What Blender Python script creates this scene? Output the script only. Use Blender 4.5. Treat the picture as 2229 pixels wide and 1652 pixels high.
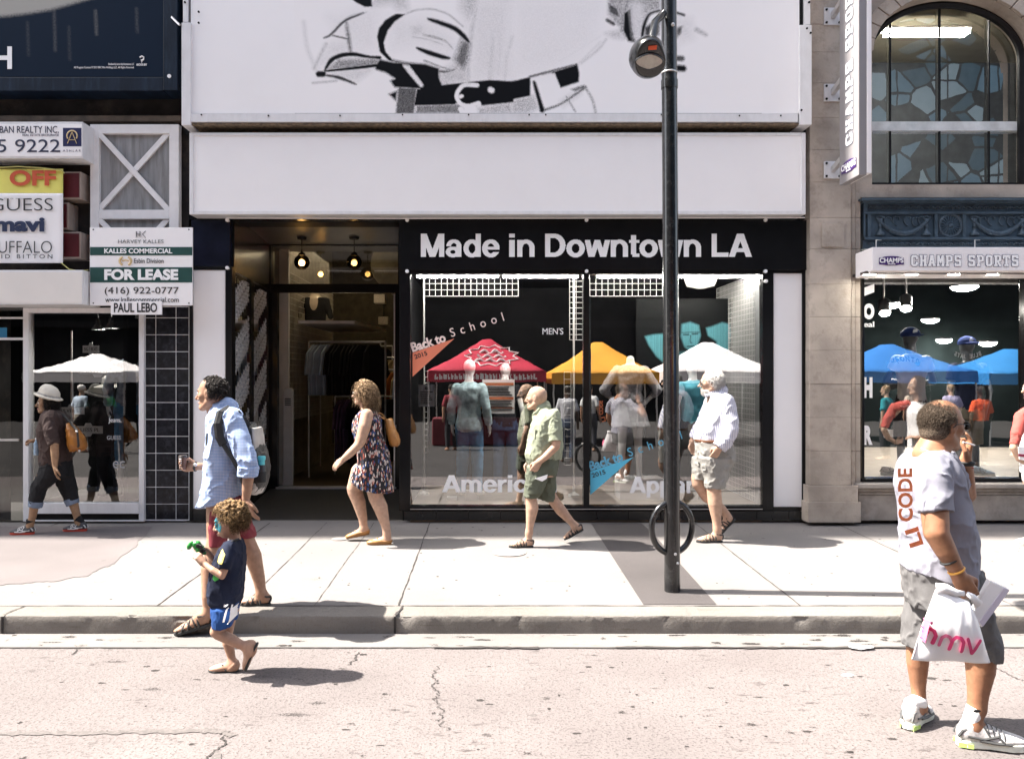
import bpy, bmesh, math, random
import numpy as np
from mathutils import Vector, Matrix

random.seed(7); RNG = np.random.default_rng(7)
C = bpy.context.scene
for o in list(bpy.data.objects): bpy.data.objects.remove(o)
R = math.radians
# ------------------------------------------------------------------ camera (28 mm view, level, standing in the road, small lens shift)
FD = 1733.3; CX, CY = 1065.5, 818.5; H = 1.94
cam_d = bpy.data.cameras.new('camera'); cam = bpy.data.objects.new('camera', cam_d); C.collection.objects.link(cam)
cam.location = (0, 0, H); cam.rotation_euler = (R(90), 0, 0)
cam_d.sensor_width = 36; cam_d.lens = FD/2229*36
cam_d.shift_x = (1114.5-CX)/2229; cam_d.shift_y = -(826-CY)/2229
cam_d.clip_start = .05; cam_d.clip_end = 500
C.camera = cam
# ------------------------------------------------------------------ sky, sun, exposure
SUN_EL, SUN_AZ = 55.0, -87.3      # azimuth from +Y (into the picture), minus = to the left
w = bpy.data.worlds.new('World'); C.world = w; w.use_nodes = True
nt = w.node_tree; bg = nt.nodes['Background']
sky = nt.nodes.new('ShaderNodeTexSky'); sky.sky_type = 'NISHITA'; sky.sun_disc = False
sky.sun_elevation = R(SUN_EL); sky.sun_rotation = R(SUN_AZ); sky.dust_density = 2.5; sky.air_density = 1.0
hz = nt.nodes.new('ShaderNodeHueSaturation'); hz.inputs['Saturation'].default_value = .55     # thin summer haze: a paler sky
nt.links.new(sky.outputs[0], hz.inputs['Color']); nt.links.new(hz.outputs[0], bg.inputs[0]); bg.inputs[1].default_value = .115
sd = Vector((math.sin(R(SUN_AZ))*math.cos(R(SUN_EL)), math.cos(R(SUN_AZ))*math.cos(R(SUN_EL)), math.sin(R(SUN_EL))))
sl = bpy.data.lights.new('sun', 'SUN'); sl.energy = 5.0; sl.angle = R(.5); sl.color = (1, .95, .87)
so = bpy.data.objects.new('sun', sl); C.collection.objects.link(so); so.rotation_euler = (-sd).to_track_quat('-Z', 'Y').to_euler()
so.location = sd*60
C.view_settings.view_transform = 'Standard'; C.view_settings.look = 'None'; C.view_settings.exposure = 2.08; C.view_settings.gamma = 1
C.cycles.max_bounces = 8; C.cycles.transparent_max_bounces = 24; C.cycles.caustics_reflective = False; C.cycles.caustics_refractive = False
C.cycles.use_denoising = True
# ------------------------------------------------------------------ helpers
def W(px, py, Y): return Vector(((px-CX)*Y/FD, Y, H-(py-CY)*Y/FD))
def gz(Y): return .14+.0173*(Y-6.0) if Y >= 6 else 0.0          # pavement height
def link(o, parent=None):
    C.collection.objects.link(o)
    if parent is not None:
        o.parent = parent; o.matrix_parent_inverse = Matrix.Translation(-Vector(parent.location))
    return o
def tag(o, label=None, cat=None, group=None, kind=None):
    if label: o['label'] = label
    if cat: o['category'] = cat
    if group: o['group'] = group
    if kind: o['kind'] = kind
    return o
def T(name, label, cat, loc=(0, 0, 0), group=None):
    o = bpy.data.objects.new(name, None); o.empty_display_size = .1; o.location = loc
    C.collection.objects.link(o); return tag(o, label, cat, group)

def ortho(d):
    d = Vector(d).normalized(); a = Vector((0, 0, 1)) if abs(d.z) < .9 else Vector((1, 0, 0))
    u = d.cross(a).normalized(); return d, u, d.cross(u).normalized()

class MB:
    def __init__(s): s.v = []; s.f = []; s.marks = []
    def add(s, vs, fs):
        n = len(s.v); s.marks.append((n, len(s.f))); s.v += [tuple(v) for v in vs]; s.f += [tuple(i+n for i in f) for f in fs]; return s
    def box(s, x0, x1, y0, y1, z0, z1):
        v = [(x, y, z) for z in (z0, z1) for y in (y0, y1) for x in (x0, x1)]
        return s.add(v, [(0, 2, 3, 1), (4, 5, 7, 6), (0, 1, 5, 4), (2, 6, 7, 3), (0, 4, 6, 2), (1, 3, 7, 5)])
    def pbox(s, px0, py0, px1, py1, Y, depth):                 # box whose front face fills a picture rectangle at depth Y
        a = W(px0, py1, Y); b = W(px1, py0, Y); return s.box(a.x, b.x, Y, Y+depth, a.z, b.z)
    def bar(s, a, b, w, h=None, up=None):                      # straight square bar
        a, b = Vector(a), Vector(b); h = h or w; d = (b-a).normalized()
        if up is None: d, u, v = ortho(d)
        else: u = d.cross(Vector(up)).normalized(); v = u.cross(d).normalized()
        vs = [p+u*(i*w/2)+v*(j*h/2) for p in (a, b) for i, j in ((-1, -1), (1, -1), (1, 1), (-1, 1))]
        return s.add(vs, [(3, 2, 1, 0), (4, 5, 6, 7), (0, 1, 5, 4), (1, 2, 6, 5), (2, 3, 7, 6), (3, 0, 4, 7)])
    def tube(s, pts, r, n=8, closed=False, flat=None):         # swept tube; r number or list; flat=(dir, k) squashes along dir
        pts = [Vector(p) for p in pts]; m = len(pts); rs = r if isinstance(r, (list, tuple)) else [r]*m
        prev = None; rings = []
        for i, p in enumerate(pts):
            if closed: d = pts[(i+1) % m]-pts[i-1]
            else: d = pts[min(i+1, m-1)]-pts[max(i-1, 0)]
            d.normalize()
            if prev is None: _, u, _ = ortho(d)
            else:
                u = prev-d*prev.dot(d)
                if u.length < 1e-6: _, u, _ = ortho(d)
                u.normalize()
            prev = u; v = d.cross(u); ring = []
            for k in range(n):
                a = 2*math.pi*k/n; o = (u*math.cos(a)+v*math.sin(a))*rs[i]
                if flat: fd = Vector(flat[0]).normalized(); o = o-fd*o.dot(fd)*(1-flat[1])
                ring.append(p+o)
            rings.append(ring)
        vs = [q for rg in rings for q in rg]; fs = []
        for i in range(m if closed else m-1):
            j = (i+1) % m
            for k in range(n): fs.append((i*n+k, i*n+(k+1) % n, j*n+(k+1) % n, j*n+k))
        if not closed: fs += [tuple(range(n))[::-1], tuple((m-1)*n+k for k in range(n))]
        return s.add(vs, fs)
    def lathe(s, base, prof, axis=(0, 0, 1), n=24, cap=True):  # prof: (radius, height) pairs along axis
        d, u, v = ortho(axis); b = Vector(base)
        vs = [b+d*h+(u*math.cos(2*math.pi*k/n)+v*math.sin(2*math.pi*k/n))*r for r, h in prof for k in range(n)]
        fs = [(i*n+k, i*n+(k+1) % n, (i+1)*n+(k+1) % n, (i+1)*n+k) for i in range(len(prof)-1) for k in range(n)]
        if cap: fs += [tuple(range(n))[::-1], tuple((len(prof)-1)*n+k for k in range(n))]
        return s.add(vs, fs)
    def prism(s, pts, ext):                                    # closed 3D polygon pushed along ext
        pts = [Vector(p) for p in pts]; e = Vector(ext); n = len(pts)
        return s.add(pts+[p+e for p in pts], [tuple(range(n)), tuple(range(2*n-1, n-1, -1))]+[(i, i+n, (i+1) % n+n, (i+1) % n) for i in range(n)])
    def quad(s, *p): return s.add(p, [tuple(range(len(p)))])
    def ball(s, c, r, n=12, sc=(1, 1, 1)):
        c = Vector(c); m = n//2; vs = [c+Vector((0, 0, r*sc[2]))]; fs = []
        for i in range(1, m):
            t = math.pi*i/m
            for k in range(n): vs.append(c+Vector((r*sc[0]*math.sin(t)*math.cos(2*math.pi*k/n), r*sc[1]*math.sin(t)*math.sin(2*math.pi*k/n), r*sc[2]*math.cos(t))))
        vs.append(c-Vector((0, 0, r*sc[2])))
        for k in range(n): fs.append((0, 1+k, 1+(k+1) % n)); fs.append((len(vs)-1, 1+(m-2)*n+(k+1) % n, 1+(m-2)*n+k))
        for i in range(m-2):
            for k in range(n): a = 1+i*n; fs.append((a+k, a+n+k, a+n+(k+1) % n, a+(k+1) % n))
        return s.add(vs, fs)
    def mesh(s, name):
        me = bpy.data.meshes.new(name); me.from_pydata(s.v, [], s.f); me.update()
        bm = bmesh.new(); bm.from_mesh(me); bmesh.ops.recalc_face_normals(bm, faces=bm.faces); bm.to_mesh(me); bm.free()
        return me
    def each(s, name, mat, parent=None, per=1, **k):           # every added shape (or run of per shapes) becomes a mesh object of its own
        mk = s.marks+[(len(s.v), len(s.f))]; out = []
        for i in range(0, len(s.marks), per):
            (v0, f0), (v1, f1) = mk[i], mk[min(i+per, len(s.marks))]; m = MB(); m.v = s.v[v0:v1]; m.f = [tuple(q-v0 for q in f) for f in s.f[f0:f1]]
            out.append(m.build(name, mat, parent, **k))
        return out
    def build(s, name, mat, parent=None, smooth=False, bevel=0, label=None, cat=None, group=None, kind=None):
        me = s.mesh(name); me.materials.append(mat)
        if smooth: me.polygons.foreach_set('use_smooth', [True]*len(me.polygons))
        if smooth == 'auto': me.set_sharp_from_angle(angle=R(38))
        o = bpy.data.objects.new(name, me); link(o, parent); tag(o, label, cat, group, kind)
        if bevel:
            b = o.modifiers.new('bevel', 'BEVEL'); b.width = bevel; b.segments = 2; b.limit_method = 'ANGLE'; b.harden_normals = False
        return o
def box(name, mat, parent, *a, bevel=.004, **k): return MB().box(*a).build(name, mat, parent, bevel=bevel, **k)
def pbox(name, mat, parent, px0, py0, px1, py1, Y, d, bevel=.004, **k): return MB().pbox(px0, py0, px1, py1, Y, d).build(name, mat, parent, bevel=bevel, **k)
def frame_mb(px0, py0, px1, py1, t, Y, d, m=None):             # picture rectangle frame, bars butted
    m = m or MB(); tl, tt, tr, tb = t if isinstance(t, tuple) else (t, t, t, t)
    m.pbox(px0, py0, px0+tl, py1, Y, d); m.pbox(px1-tr, py0, px1, py1, Y, d)
    m.pbox(px0+tl, py0, px1-tr, py0+tt, Y+.002, d-.002); m.pbox(px0+tl, py1-tb, px1-tr, py1, Y+.002, d-.002); return m

# text: curve -> mesh, laid on the plane origin + u*x + v*y, fitted to a width/height
def text_mb(txt, o, u, v, w=None, h=None, bold=0., ext=.002, shear=0., space=1.0, align='l', m=None, capfit=True, res=5):
    cu = bpy.data.curves.new('t', 'FONT'); cu.body = txt; cu.offset = bold; cu.shear = shear; cu.space_character = space; cu.resolution_u = res
    cu.extrude = 0; ob = bpy.data.objects.new('t', cu); C.collection.objects.link(ob)
    bpy.context.view_layer.update()
    dg = bpy.context.evaluated_depsgraph_get(); me = bpy.data.meshes.new_from_object(ob.evaluated_get(dg))
    bpy.data.objects.remove(ob); bpy.data.curves.remove(cu)
    co = np.array([x.co[:] for x in me.vertices]); x0, y0 = co[:, 0].min(), co[:, 1].min(); x1, y1 = co[:, 0].max(), co[:, 1].max()
    if w and h: sx = w/(x1-x0); sy = h/(y1-y0)
    elif w: sx = sy = w/(x1-x0)
    else: sx = sy = h/(y1-y0)
    u, v, o = Vector(u).normalized(), Vector(v).normalized(), Vector(o); n = u.cross(v)
    base = [o+u*((c[0]-x0)*sx)+v*((c[1]-y0)*sy) for c in co]
    m = m or MB(); fs = [tuple(p.vertices) for p in me.polygons]
    bm = bmesh.new(); bm.from_mesh(me); be = [(e.verts[0].index, e.verts[1].index) for e in bm.edges if len(e.link_faces) == 1]; bm.free()
    N = len(base); vs = base+[b+n*ext for b in base]
    m.add(vs, [tuple(reversed(f)) for f in fs]+[tuple(i+N for i in f) for f in fs]+[(a, b, b+N, a+N) for a, b in be])
    bpy.data.meshes.remove(me); return m
def ptext(txt, px0, py0, px1, py1, Y, mat, parent, name='lettering', m=None, build=True, **k):   # text filling a picture rectangle on a plane facing the street
    a = W(px0, py1, Y); b = W(px1, py0, Y)
    mm = text_mb(txt, a, (1, 0, 0), (0, 0, 1), b.x-a.x, b.z-a.z, m=m, **k)
    return mm.build(name, mat, parent) if build else mm

# ------------------------------------------------------------------ materials
MATS = {}
def mat(name, col, rough=.6, metal=0., var=.12, scale=6., bump=0., bscale=40., spec=.5, coat=0., emit=None, es=0., stretch=(1, 1, 1), dirt=0., dcol=(.05, .045, .04), dscale=2.5, subs=0.):
    if name in MATS: return MATS[name]
    m = bpy.data.materials.new(name); m.use_nodes = True; n = m.node_tree.nodes; l = m.node_tree.links; b = n['Principled BSDF']
    b.inputs['Roughness'].default_value = rough; b.inputs['Metallic'].default_value = metal; b.inputs['Specular IOR Level'].default_value = spec
    b.inputs['Coat Weight'].default_value = coat; b.inputs['Coat Roughness'].default_value = .08
    c4 = (*col, 1)
    tc = n.new('ShaderNodeTexCoord'); mp = n.new('ShaderNodeMapping'); mp.inputs['Scale'].default_value = stretch; l.new(tc.outputs['Object'], mp.inputs[0])
    out = None
    if var > 0:
        nz = n.new('ShaderNodeTexNoise'); nz.inputs['Scale'].default_value = scale; nz.inputs['Detail'].default_value = 6; l.new(mp.outputs[0], nz.inputs[0])
        rp = n.new('ShaderNodeValToRGB'); rp.color_ramp.elements[0].position = .3; rp.color_ramp.elements[1].position = .7
        rp.color_ramp.elements[0].color = tuple(x*(1-var) for x in col)+(1,); rp.color_ramp.elements[1].color = tuple(min(1, x*(1+var*.6)) for x in col)+(1,)
        l.new(nz.outputs[0], rp.inputs[0]); out = rp.outputs[0]
    else:
        rg = n.new('ShaderNodeRGB'); rg.outputs[0].default_value = c4; out = rg.outputs[0]
    if dirt > 0:
        nd = n.new('ShaderNodeTexNoise'); nd.inputs['Scale'].default_value = dscale; nd.inputs['Detail'].default_value = 9; nd.inputs['Roughness'].default_value = .7; l.new(mp.outputs[0], nd.inputs[0])
        r2 = n.new('ShaderNodeValToRGB'); r2.color_ramp.elements[0].position = .5; r2.color_ramp.elements[1].position = .78; l.new(nd.outputs[0], r2.inputs[0])
        mu = n.new('ShaderNodeMath'); mu.operation = 'MULTIPLY'; mu.inputs[1].default_value = dirt; l.new(r2.outputs[0], mu.inputs[0])
        mx = n.new('ShaderNodeMix'); mx.data_type = 'RGBA'; l.new(mu.outputs[0], mx.inputs[0]); l.new(out, mx.inputs[6]); mx.inputs[7].default_value = (*dcol, 1); out = mx.outputs[2]
    l.new(out, b.inputs['Base Color'])
    if bump > 0:
        nb = n.new('ShaderNodeTexNoise'); nb.inputs['Scale'].default_value = bscale; nb.inputs['Detail'].default_value = 5; l.new(mp.outputs[0], nb.inputs[0])
        bp = n.new('ShaderNodeBump'); bp.inputs['Strength'].default_value = bump; bp.inputs['Distance'].default_value = .01; l.new(nb.outputs[0], bp.inputs['Height']); l.new(bp.outputs[0], b.inputs['Normal'])
    if emit: b.inputs['Emission Color'].default_value = (*emit, 1); b.inputs['Emission Strength'].default_value = es
    if subs: b.inputs['Subsurface Weight'].default_value = subs; b.inputs['Subsurface Radius'].default_value = (.02, .008, .004); b.inputs['Subsurface Scale'].default_value = .4
    MATS[name] = m; return m
def nodes_of(m): return m.node_tree.nodes, m.node_tree.links, m.node_tree.nodes['Principled BSDF']
def mul_color(m, fac_socket_maker):                            # multiply an extra pattern into Base Color
    n, l, b = nodes_of(m); src = b.inputs['Base Color'].links[0].from_socket
    mx = n.new('ShaderNodeMix'); mx.data_type = 'RGBA'; l.new(src, mx.inputs[6]); f, col = fac_socket_maker(n, l); l.new(f, mx.inputs[0])
    if isinstance(col, tuple): mx.inputs[7].default_value = (*col, 1)
    else: l.new(col, mx.inputs[7])
    l.new(mx.outputs[2], b.inputs['Base Color']); return m
def glass(name, refl=.25, tint=(1, 1, 1), rough=0.):
    if name in MATS: return MATS[name]
    m = bpy.data.materials.new(name); m.use_nodes = True; n = m.node_tree.nodes; l = m.node_tree.links; n.remove(n['Principled BSDF'])
    tr = n.new('ShaderNodeBsdfTransparent'); tr.inputs[0].default_value = (*tint, 1)
    gl = n.new('ShaderNodeBsdfGlossy'); gl.inputs['Roughness'].default_value = rough; gl.inputs[0].default_value = (1, 1, 1, 1)
    lw = n.new('ShaderNodeLayerWeight'); lw.inputs[0].default_value = .35
    ma = n.new('ShaderNodeMath'); ma.operation = 'MULTIPLY_ADD'; ma.inputs[1].default_value = 1-refl; ma.inputs[2].default_value = refl; l.new(lw.outputs['Fresnel'], ma.inputs[0])
    # dust on the pane breaks up the mirror a little
    tc = n.new('ShaderNodeTexCoord'); nz = n.new('ShaderNodeTexNoise'); nz.inputs['Scale'].default_value = 1.3; nz.inputs['Detail'].default_value = 3; l.new(tc.outputs['Object'], nz.inputs[0])
    bp = n.new('ShaderNodeBump'); bp.inputs['Strength'].default_value = .012; bp.inputs['Distance'].default_value = .05; l.new(nz.outputs[0], bp.inputs['Height']); l.new(bp.outputs[0], gl.inputs['Normal'])
    mx = n.new('ShaderNodeMixShader'); l.new(ma.outputs[0], mx.inputs[0]); l.new(tr.outputs[0], mx.inputs[1]); l.new(gl.outputs[0], mx.inputs[2]); l.new(mx.outputs[0], n['Material Output'].inputs[0])
    MATS[name] = m; return m
def emis(name, col, s):
    return mat(name, col, .5, var=0, emit=col, es=s)

# ------------------------------------------------------------------ numpy value noise
def vnoise(p, seed=0):
    i = np.floor(p).astype(np.int64); f = p-i; f = f*f*(3-2*f)
    def h(x, y, z):
        n = (x*374761393+y*668265263+z*2147483647+seed*1274126177) & 0xffffffff
        n = ((n ^ (n >> 13))*1274126177) & 0xffffffff; n = n ^ (n >> 16); return (n & 0xffff)/65535.
    r = 0
    for dx in (0, 1):
        for dy in (0, 1):
            for dz in (0, 1):
                wgt = (f[:, 0] if dx else 1-f[:, 0])*(f[:, 1] if dy else 1-f[:, 1])*(f[:, 2] if dz else 1-f[:, 2])
                r = r+wgt*h(i[:, 0]+dx, i[:, 1]+dy, i[:, 2]+dz)
    return r
def fbm(p, oct=3, seed=0):
    a, r, t = 1., 0., 0.
    for k in range(oct): r = r+a*vnoise(p*2**k, seed+k); t += a; a *= .5
    return r/t*2-1

# ------------------------------------------------------------------ signed-distance modelling (bodies, cloth, hair, shoes)
def V(*a): return np.array(a, float)
class SDF:
    def __init__(s): s.ops = []
    def _add(s, fn, lo, hi, k, op='u'): s.ops.append((fn, np.array(lo, float), np.array(hi, float), k, op)); return s
    def ch(s, pts, rs, k=.02, cut0=False, cut1=False, sq=None, op='u'):     # chain of round cones, optional flat ends, optional squash (axis, factor)
        P = [np.array(p, float) for p in pts]; rs = list(rs); rm = max(rs)
        lo = np.min(P, 0)-rm*1.3; hi = np.max(P, 0)+rm*1.3
        def fn(X, Y, Z):
            best = None
            for i in range(len(P)-1):
                a, b = P[i], P[i+1]; d = b-a; L2 = d@d+1e-12
                dx, dy, dz = X-a[0], Y-a[1], Z-a[2]
                t = np.clip((dx*d[0]+dy*d[1]+dz*d[2])/L2, 0, 1)
                ex, ey, ez = dx-d[0]*t, dy-d[1]*t, dz-d[2]*t
                if sq is not None:
                    ax, fac = sq; q = (ex*ax[0]+ey*ax[1]+ez*ax[2])*(1/fac-1); ex = ex+q*ax[0]; ey = ey+q*ax[1]; ez = ez+q*ax[2]
                dd = np.sqrt(ex*ex+ey*ey+ez*ez)-(rs[i]+(rs[i+1]-rs[i])*t)
                best = dd if best is None else np.minimum(best, dd)
            if cut0: d = P[0]-P[1]; d = d/np.linalg.norm(d); best = np.maximum(best, (X-P[0][0])*d[0]+(Y-P[0][1])*d[1]+(Z-P[0][2])*d[2])
            if cut1: d = P[-1]-P[-2]; d = d/np.linalg.norm(d); best = np.maximum(best, (X-P[-1][0])*d[0]+(Y-P[-1][1])*d[1]+(Z-P[-1][2])*d[2])
            return best
        return s._add(fn, lo, hi, k, op)
    def el(s, c, r, axes=None, k=.02, op='u'):
        c = np.array(c, float); r = np.array(r, float); A = np.eye(3) if axes is None else np.array(axes, float); rm = r.max()
        def fn(X, Y, Z):
            d = [X-c[0], Y-c[1], Z-c[2]]; k0 = 0; k1 = 0
            for i in range(3):
                q = (d[0]*A[i][0]+d[1]*A[i][1]+d[2]*A[i][2]); k0 = k0+(q/r[i])**2; k1 = k1+(q/r[i]**2)**2
            k0 = np.sqrt(k0); k1 = np.sqrt(k1)+1e-9; return k0*(k0-1)/k1
        return s._add(fn, c-rm, c+rm, k, op)
    def loft(s, st, F, L, k=.02, e=2.3, ends=True, op='u'):   # stations (center xyz, rf, rl) stacked in z
        st = sorted(st, key=lambda q: q[0][2]); z = np.array([q[0][2] for q in st]); cx = np.array([q[0][0] for q in st]); cy = np.array([q[0][1] for q in st])
        rf = np.array([q[1] for q in st]); rl = np.array([q[2] for q in st]); rm = max(rf.max(), rl.max())
        lo = V(cx.min()-rm, cy.min()-rm, z[0]-.01); hi = V(cx.max()+rm, cy.max()+rm, z[-1]+.01)
        zz = np.linspace(z[0], z[-1], 90)
        def sm(a):
            y = np.interp(zz, z, a); kk = np.hanning(13); kk /= kk.sum(); yp = np.concatenate([2*y[0]-y[6:0:-1], y, 2*y[-1]-y[-2:-8:-1]]); return np.convolve(yp, kk, 'valid')
        CXs, CYs, RF, RL = sm(cx), sm(cy), np.maximum(sm(rf), .01), np.maximum(sm(rl), .01)
        def fn(X, Y, Z):
            a, b, c, d = (np.interp(Z, zz, q) for q in (CXs, CYs, RF, RL))
            f = ((X-a)*F[0]+(Y-b)*F[1]); l = ((X-a)*L[0]+(Y-b)*L[1])
            q = (np.abs(f/c)**e+np.abs(l/d)**e+1e-9)**(1/e); r = (q-1)*np.minimum(c, d)
            if ends: r = np.maximum(r, np.maximum(Z-z[-1], z[0]-Z))
            return r
        return s._add(fn, lo, hi, k, op)
    def cut(s, p, n):                                          # keep the side n points away from
        p = np.array(p, float); n = np.array(n, float); n = n/np.linalg.norm(n)
        def fn(X, Y, Z): return (X-p[0])*n[0]+(Y-p[1])*n[1]+(Z-p[2])*n[2]
        return s._add(fn, p, p, 0, 'c')
    def fold(s, amp, freq, seed=0):
        s.fold_ = (amp, freq, seed); return s
    def verts(s, vox):
        us = [o for o in s.ops if o[4] == 'u']; pad = .03+3*vox
        lo = np.min([o[1] for o in us], 0)-pad; hi = np.max([o[2] for o in us], 0)+pad
        n = np.ceil((hi-lo)/vox).astype(int)+1
        ax = [lo[i]+vox*np.arange(n[i]) for i in range(3)]; f = np.full(n, .08, np.float32)
        for fn, a, b, k, op in s.ops:
            if op == 'c': sl_ = (slice(None),)*3
            else:
                i0 = np.maximum(np.floor((a-.05-lo)/vox).astype(int), 0); i1 = np.minimum(np.ceil((b+.05-lo)/vox).astype(int)+1, n)
                if (i1 <= i0).any(): continue
                sl_ = tuple(slice(i0[i], i1[i]) for i in range(3))
            X, Y, Z = ax[0][sl_[0]][:, None, None], ax[1][sl_[1]][None, :, None], ax[2][sl_[2]][None, None, :]
            g = f[sl_]; d = fn(X, Y, Z)
            if op == 'c': f[sl_] = np.maximum(g, d)
            elif op == 's':
                h = np.clip(.5-.5*(g+d)/k, 0, 1); f[sl_] = g*(1-h)-d*h+k*h*(1-h)
            elif k <= 0: f[sl_] = np.minimum(g, d)
            else:
                h = np.clip(.5+.5*(g-d)/k, 0, 1); f[sl_] = g*(1-h)+d*h-k*h*(1-h)
        return surfnets(f, lo, vox)
    def build(s, name, m, parent=None, vox=.007, smooth=1, **tags):
        v, q = s.verts(vox)
        v = relax(v, q, smooth)
        if hasattr(s, 'fold_'):
            a, fr, sd_ = s.fold_; nn = vnormals(v, q); fr = np.array(fr, float)
            r = fbm(v*fr, 2, sd_); c_ = 1-np.abs(fbm((v+.03*r[:, None])*fr*1.3, 3, sd_+40))*2.2; r = .75*r+.55*np.clip(c_, 0, 1)**3-.12; v = v+nn*(a*r)[:, None]
        o = quadmesh(name, v, q, m); link(o, parent); tag(o, tags.get('label'), tags.get('cat'), tags.get('group')); return o
def surfnets(f, o, h):
    s = f < 0; n = np.array(f.shape)
    c = np.zeros(n-1, np.int8)
    for dx in (0, 1):
        for dy in (0, 1):
            for dz in (0, 1): c += s[dx:n[0]-1+dx, dy:n[1]-1+dy, dz:n[2]-1+dz]
    act = (c > 0) & (c < 8); idx = np.argwhere(act); vid = np.full(n-1, -1, np.int32); vid[act] = np.arange(len(idx))
    acc = np.zeros((len(idx), 3)); cnt = np.zeros(len(idx))
    cor = [np.array(q) for q in ((0, 0, 0), (1, 0, 0), (0, 1, 0), (1, 1, 0), (0, 0, 1), (1, 0, 1), (0, 1, 1), (1, 1, 1))]
    for a, b in ((0, 1), (2, 3), (4, 5), (6, 7), (0, 2), (1, 3), (4, 6), (5, 7), (0, 4), (1, 5), (2, 6), (3, 7)):
        pa, pb = idx+cor[a], idx+cor[b]; fa = f[pa[:, 0], pa[:, 1], pa[:, 2]]; fb = f[pb[:, 0], pb[:, 1], pb[:, 2]]
        m = (fa < 0) != (fb < 0); t = np.where(m, fa/np.where(m, fa-fb, 1), 0)
        acc[m] += (cor[a]+t[:, None]*(cor[b]-cor[a]))[m]; cnt[m] += 1
    v = o+(idx+acc/np.maximum(cnt, 1)[:, None])*h
    fs = []
    for axis in range(3):
        u, w_ = (axis+1) % 3, (axis+2) % 3; e = np.eye(3, dtype=int)
        sl0 = [slice(None)]*3; sl1 = [slice(None)]*3; sl0[axis] = slice(0, -1); sl1[axis] = slice(1, None)
        d = s[tuple(sl0)] != s[tuple(sl1)]; p = np.argwhere(d); p = p[(p[:, u] > 0) & (p[:, w_] > 0) & (p[:, u] < n[u]-1) & (p[:, w_] < n[w_]-1)]
        g = lambda q: vid[q[:, 0], q[:, 1], q[:, 2]]
        a, b, cc, dd = g(p-e[u]-e[w_]), g(p-e[w_]), g(p), g(p-e[u]); ins = s[p[:, 0], p[:, 1], p[:, 2]]
        qd = np.stack([a, b, cc, dd], 1); qd[~ins] = qd[~ins][:, ::-1]; fs.append(qd)
    return v, np.concatenate(fs)
def relax(v, q, it):
    for _ in range(it):
        acc = np.zeros_like(v); cnt = np.zeros(len(v))
        for i in range(4):
            a, b = q[:, i], q[:, (i+1) % 4]
            for j in range(3): acc[:, j] += np.bincount(a, v[b, j], len(v))+np.bincount(b, v[a, j], len(v))
            cnt += np.bincount(a, minlength=len(v))+np.bincount(b, minlength=len(v))
        v = v*.4+acc/np.maximum(cnt, 1)[:, None]*.6
    return v
def vnormals(v, q):
    fn = np.cross(v[q[:, 2]]-v[q[:, 0]], v[q[:, 3]]-v[q[:, 1]]); nn = np.zeros_like(v)
    for i in range(4):
        for j in range(3): nn[:, j] += np.bincount(q[:, i], fn[:, j], len(v))
    return nn/(np.linalg.norm(nn, axis=1)[:, None]+1e-12)
def quadmesh(name, v, q, m, smooth=True):
    me = bpy.data.meshes.new(name); nq = len(q); k = q.shape[1]
    me.vertices.add(len(v)); me.vertices.foreach_set('co', np.asarray(v, np.float32).ravel())
    me.loops.add(nq*k); me.loops.foreach_set('vertex_index', np.asarray(q, np.int32).ravel())
    me.polygons.add(nq); me.polygons.foreach_set('loop_start', np.arange(0, nq*k, k, dtype=np.int32)); me.polygons.foreach_set('loop_total', np.full(nq, k, np.int32))
    me.update(calc_edges=True); me.validate()
    me.polygons.foreach_set('use_smooth', np.full(len(me.polygons), smooth)); me.materials.append(m)
    return bpy.data.objects.new(name, me)

# printed picture: a fine grid whose vertices carry the ink of the print (posters, billboard)
def chaikin(pts, closed):
    p = np.array(pts, float)
    for _ in range(2):
        a, b = (p, np.roll(p, -1, 0)) if closed else (p[:-1], p[1:]); q = np.stack([a*.8+b*.2, a*.2+b*.8], 1).reshape(-1, 2); p = q if closed else np.concatenate([p[:1], q, p[-1:]])
    return p
def ink_poly(X, Y, pts, soft=2.0):
    pts = np.array(pts, float); ins = np.zeros(X.shape, bool); dist = np.full(X.shape, 1e9); n = len(pts)
    for i in range(n):
        a, b = pts[i], pts[(i+1) % n]
        c = ((a[1] > Y) != (b[1] > Y)) & (X < (b[0]-a[0])*(Y-a[1])/((b[1]-a[1]) or 1e-9)+a[0]); ins ^= c
        d = b-a; t = np.clip(((X-a[0])*d[0]+(Y-a[1])*d[1])/(d@d+1e-9), 0, 1); dist = np.minimum(dist, np.hypot(X-a[0]-d[0]*t, Y-a[1]-d[1]*t))
    return np.clip(.5+np.where(ins, dist, -dist)/(2*soft), 0, 1)
def ink_line(X, Y, pts, wd, soft=2.0):
    n0 = len(pts); wd = wd if isinstance(wd, (list, tuple)) else [wd]*n0; pts = chaikin(pts, False); wd = list(np.interp(np.linspace(0, n0-1, len(pts)), np.arange(n0), wd)); r = np.full(X.shape, 1e9)
    for i in range(len(pts)-1):
        a, b = pts[i], pts[i+1]; d = b-a; t = np.clip(((X-a[0])*d[0]+(Y-a[1])*d[1])/(d@d+1e-9), 0, 1)
        r = np.minimum(r, np.hypot(X-a[0]-d[0]*t, Y-a[1]-d[1]*t)-(wd[i]+(wd[i+1]-wd[i])*t)/2)
    return np.clip(.5-r/(2*soft), 0, 1)
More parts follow.
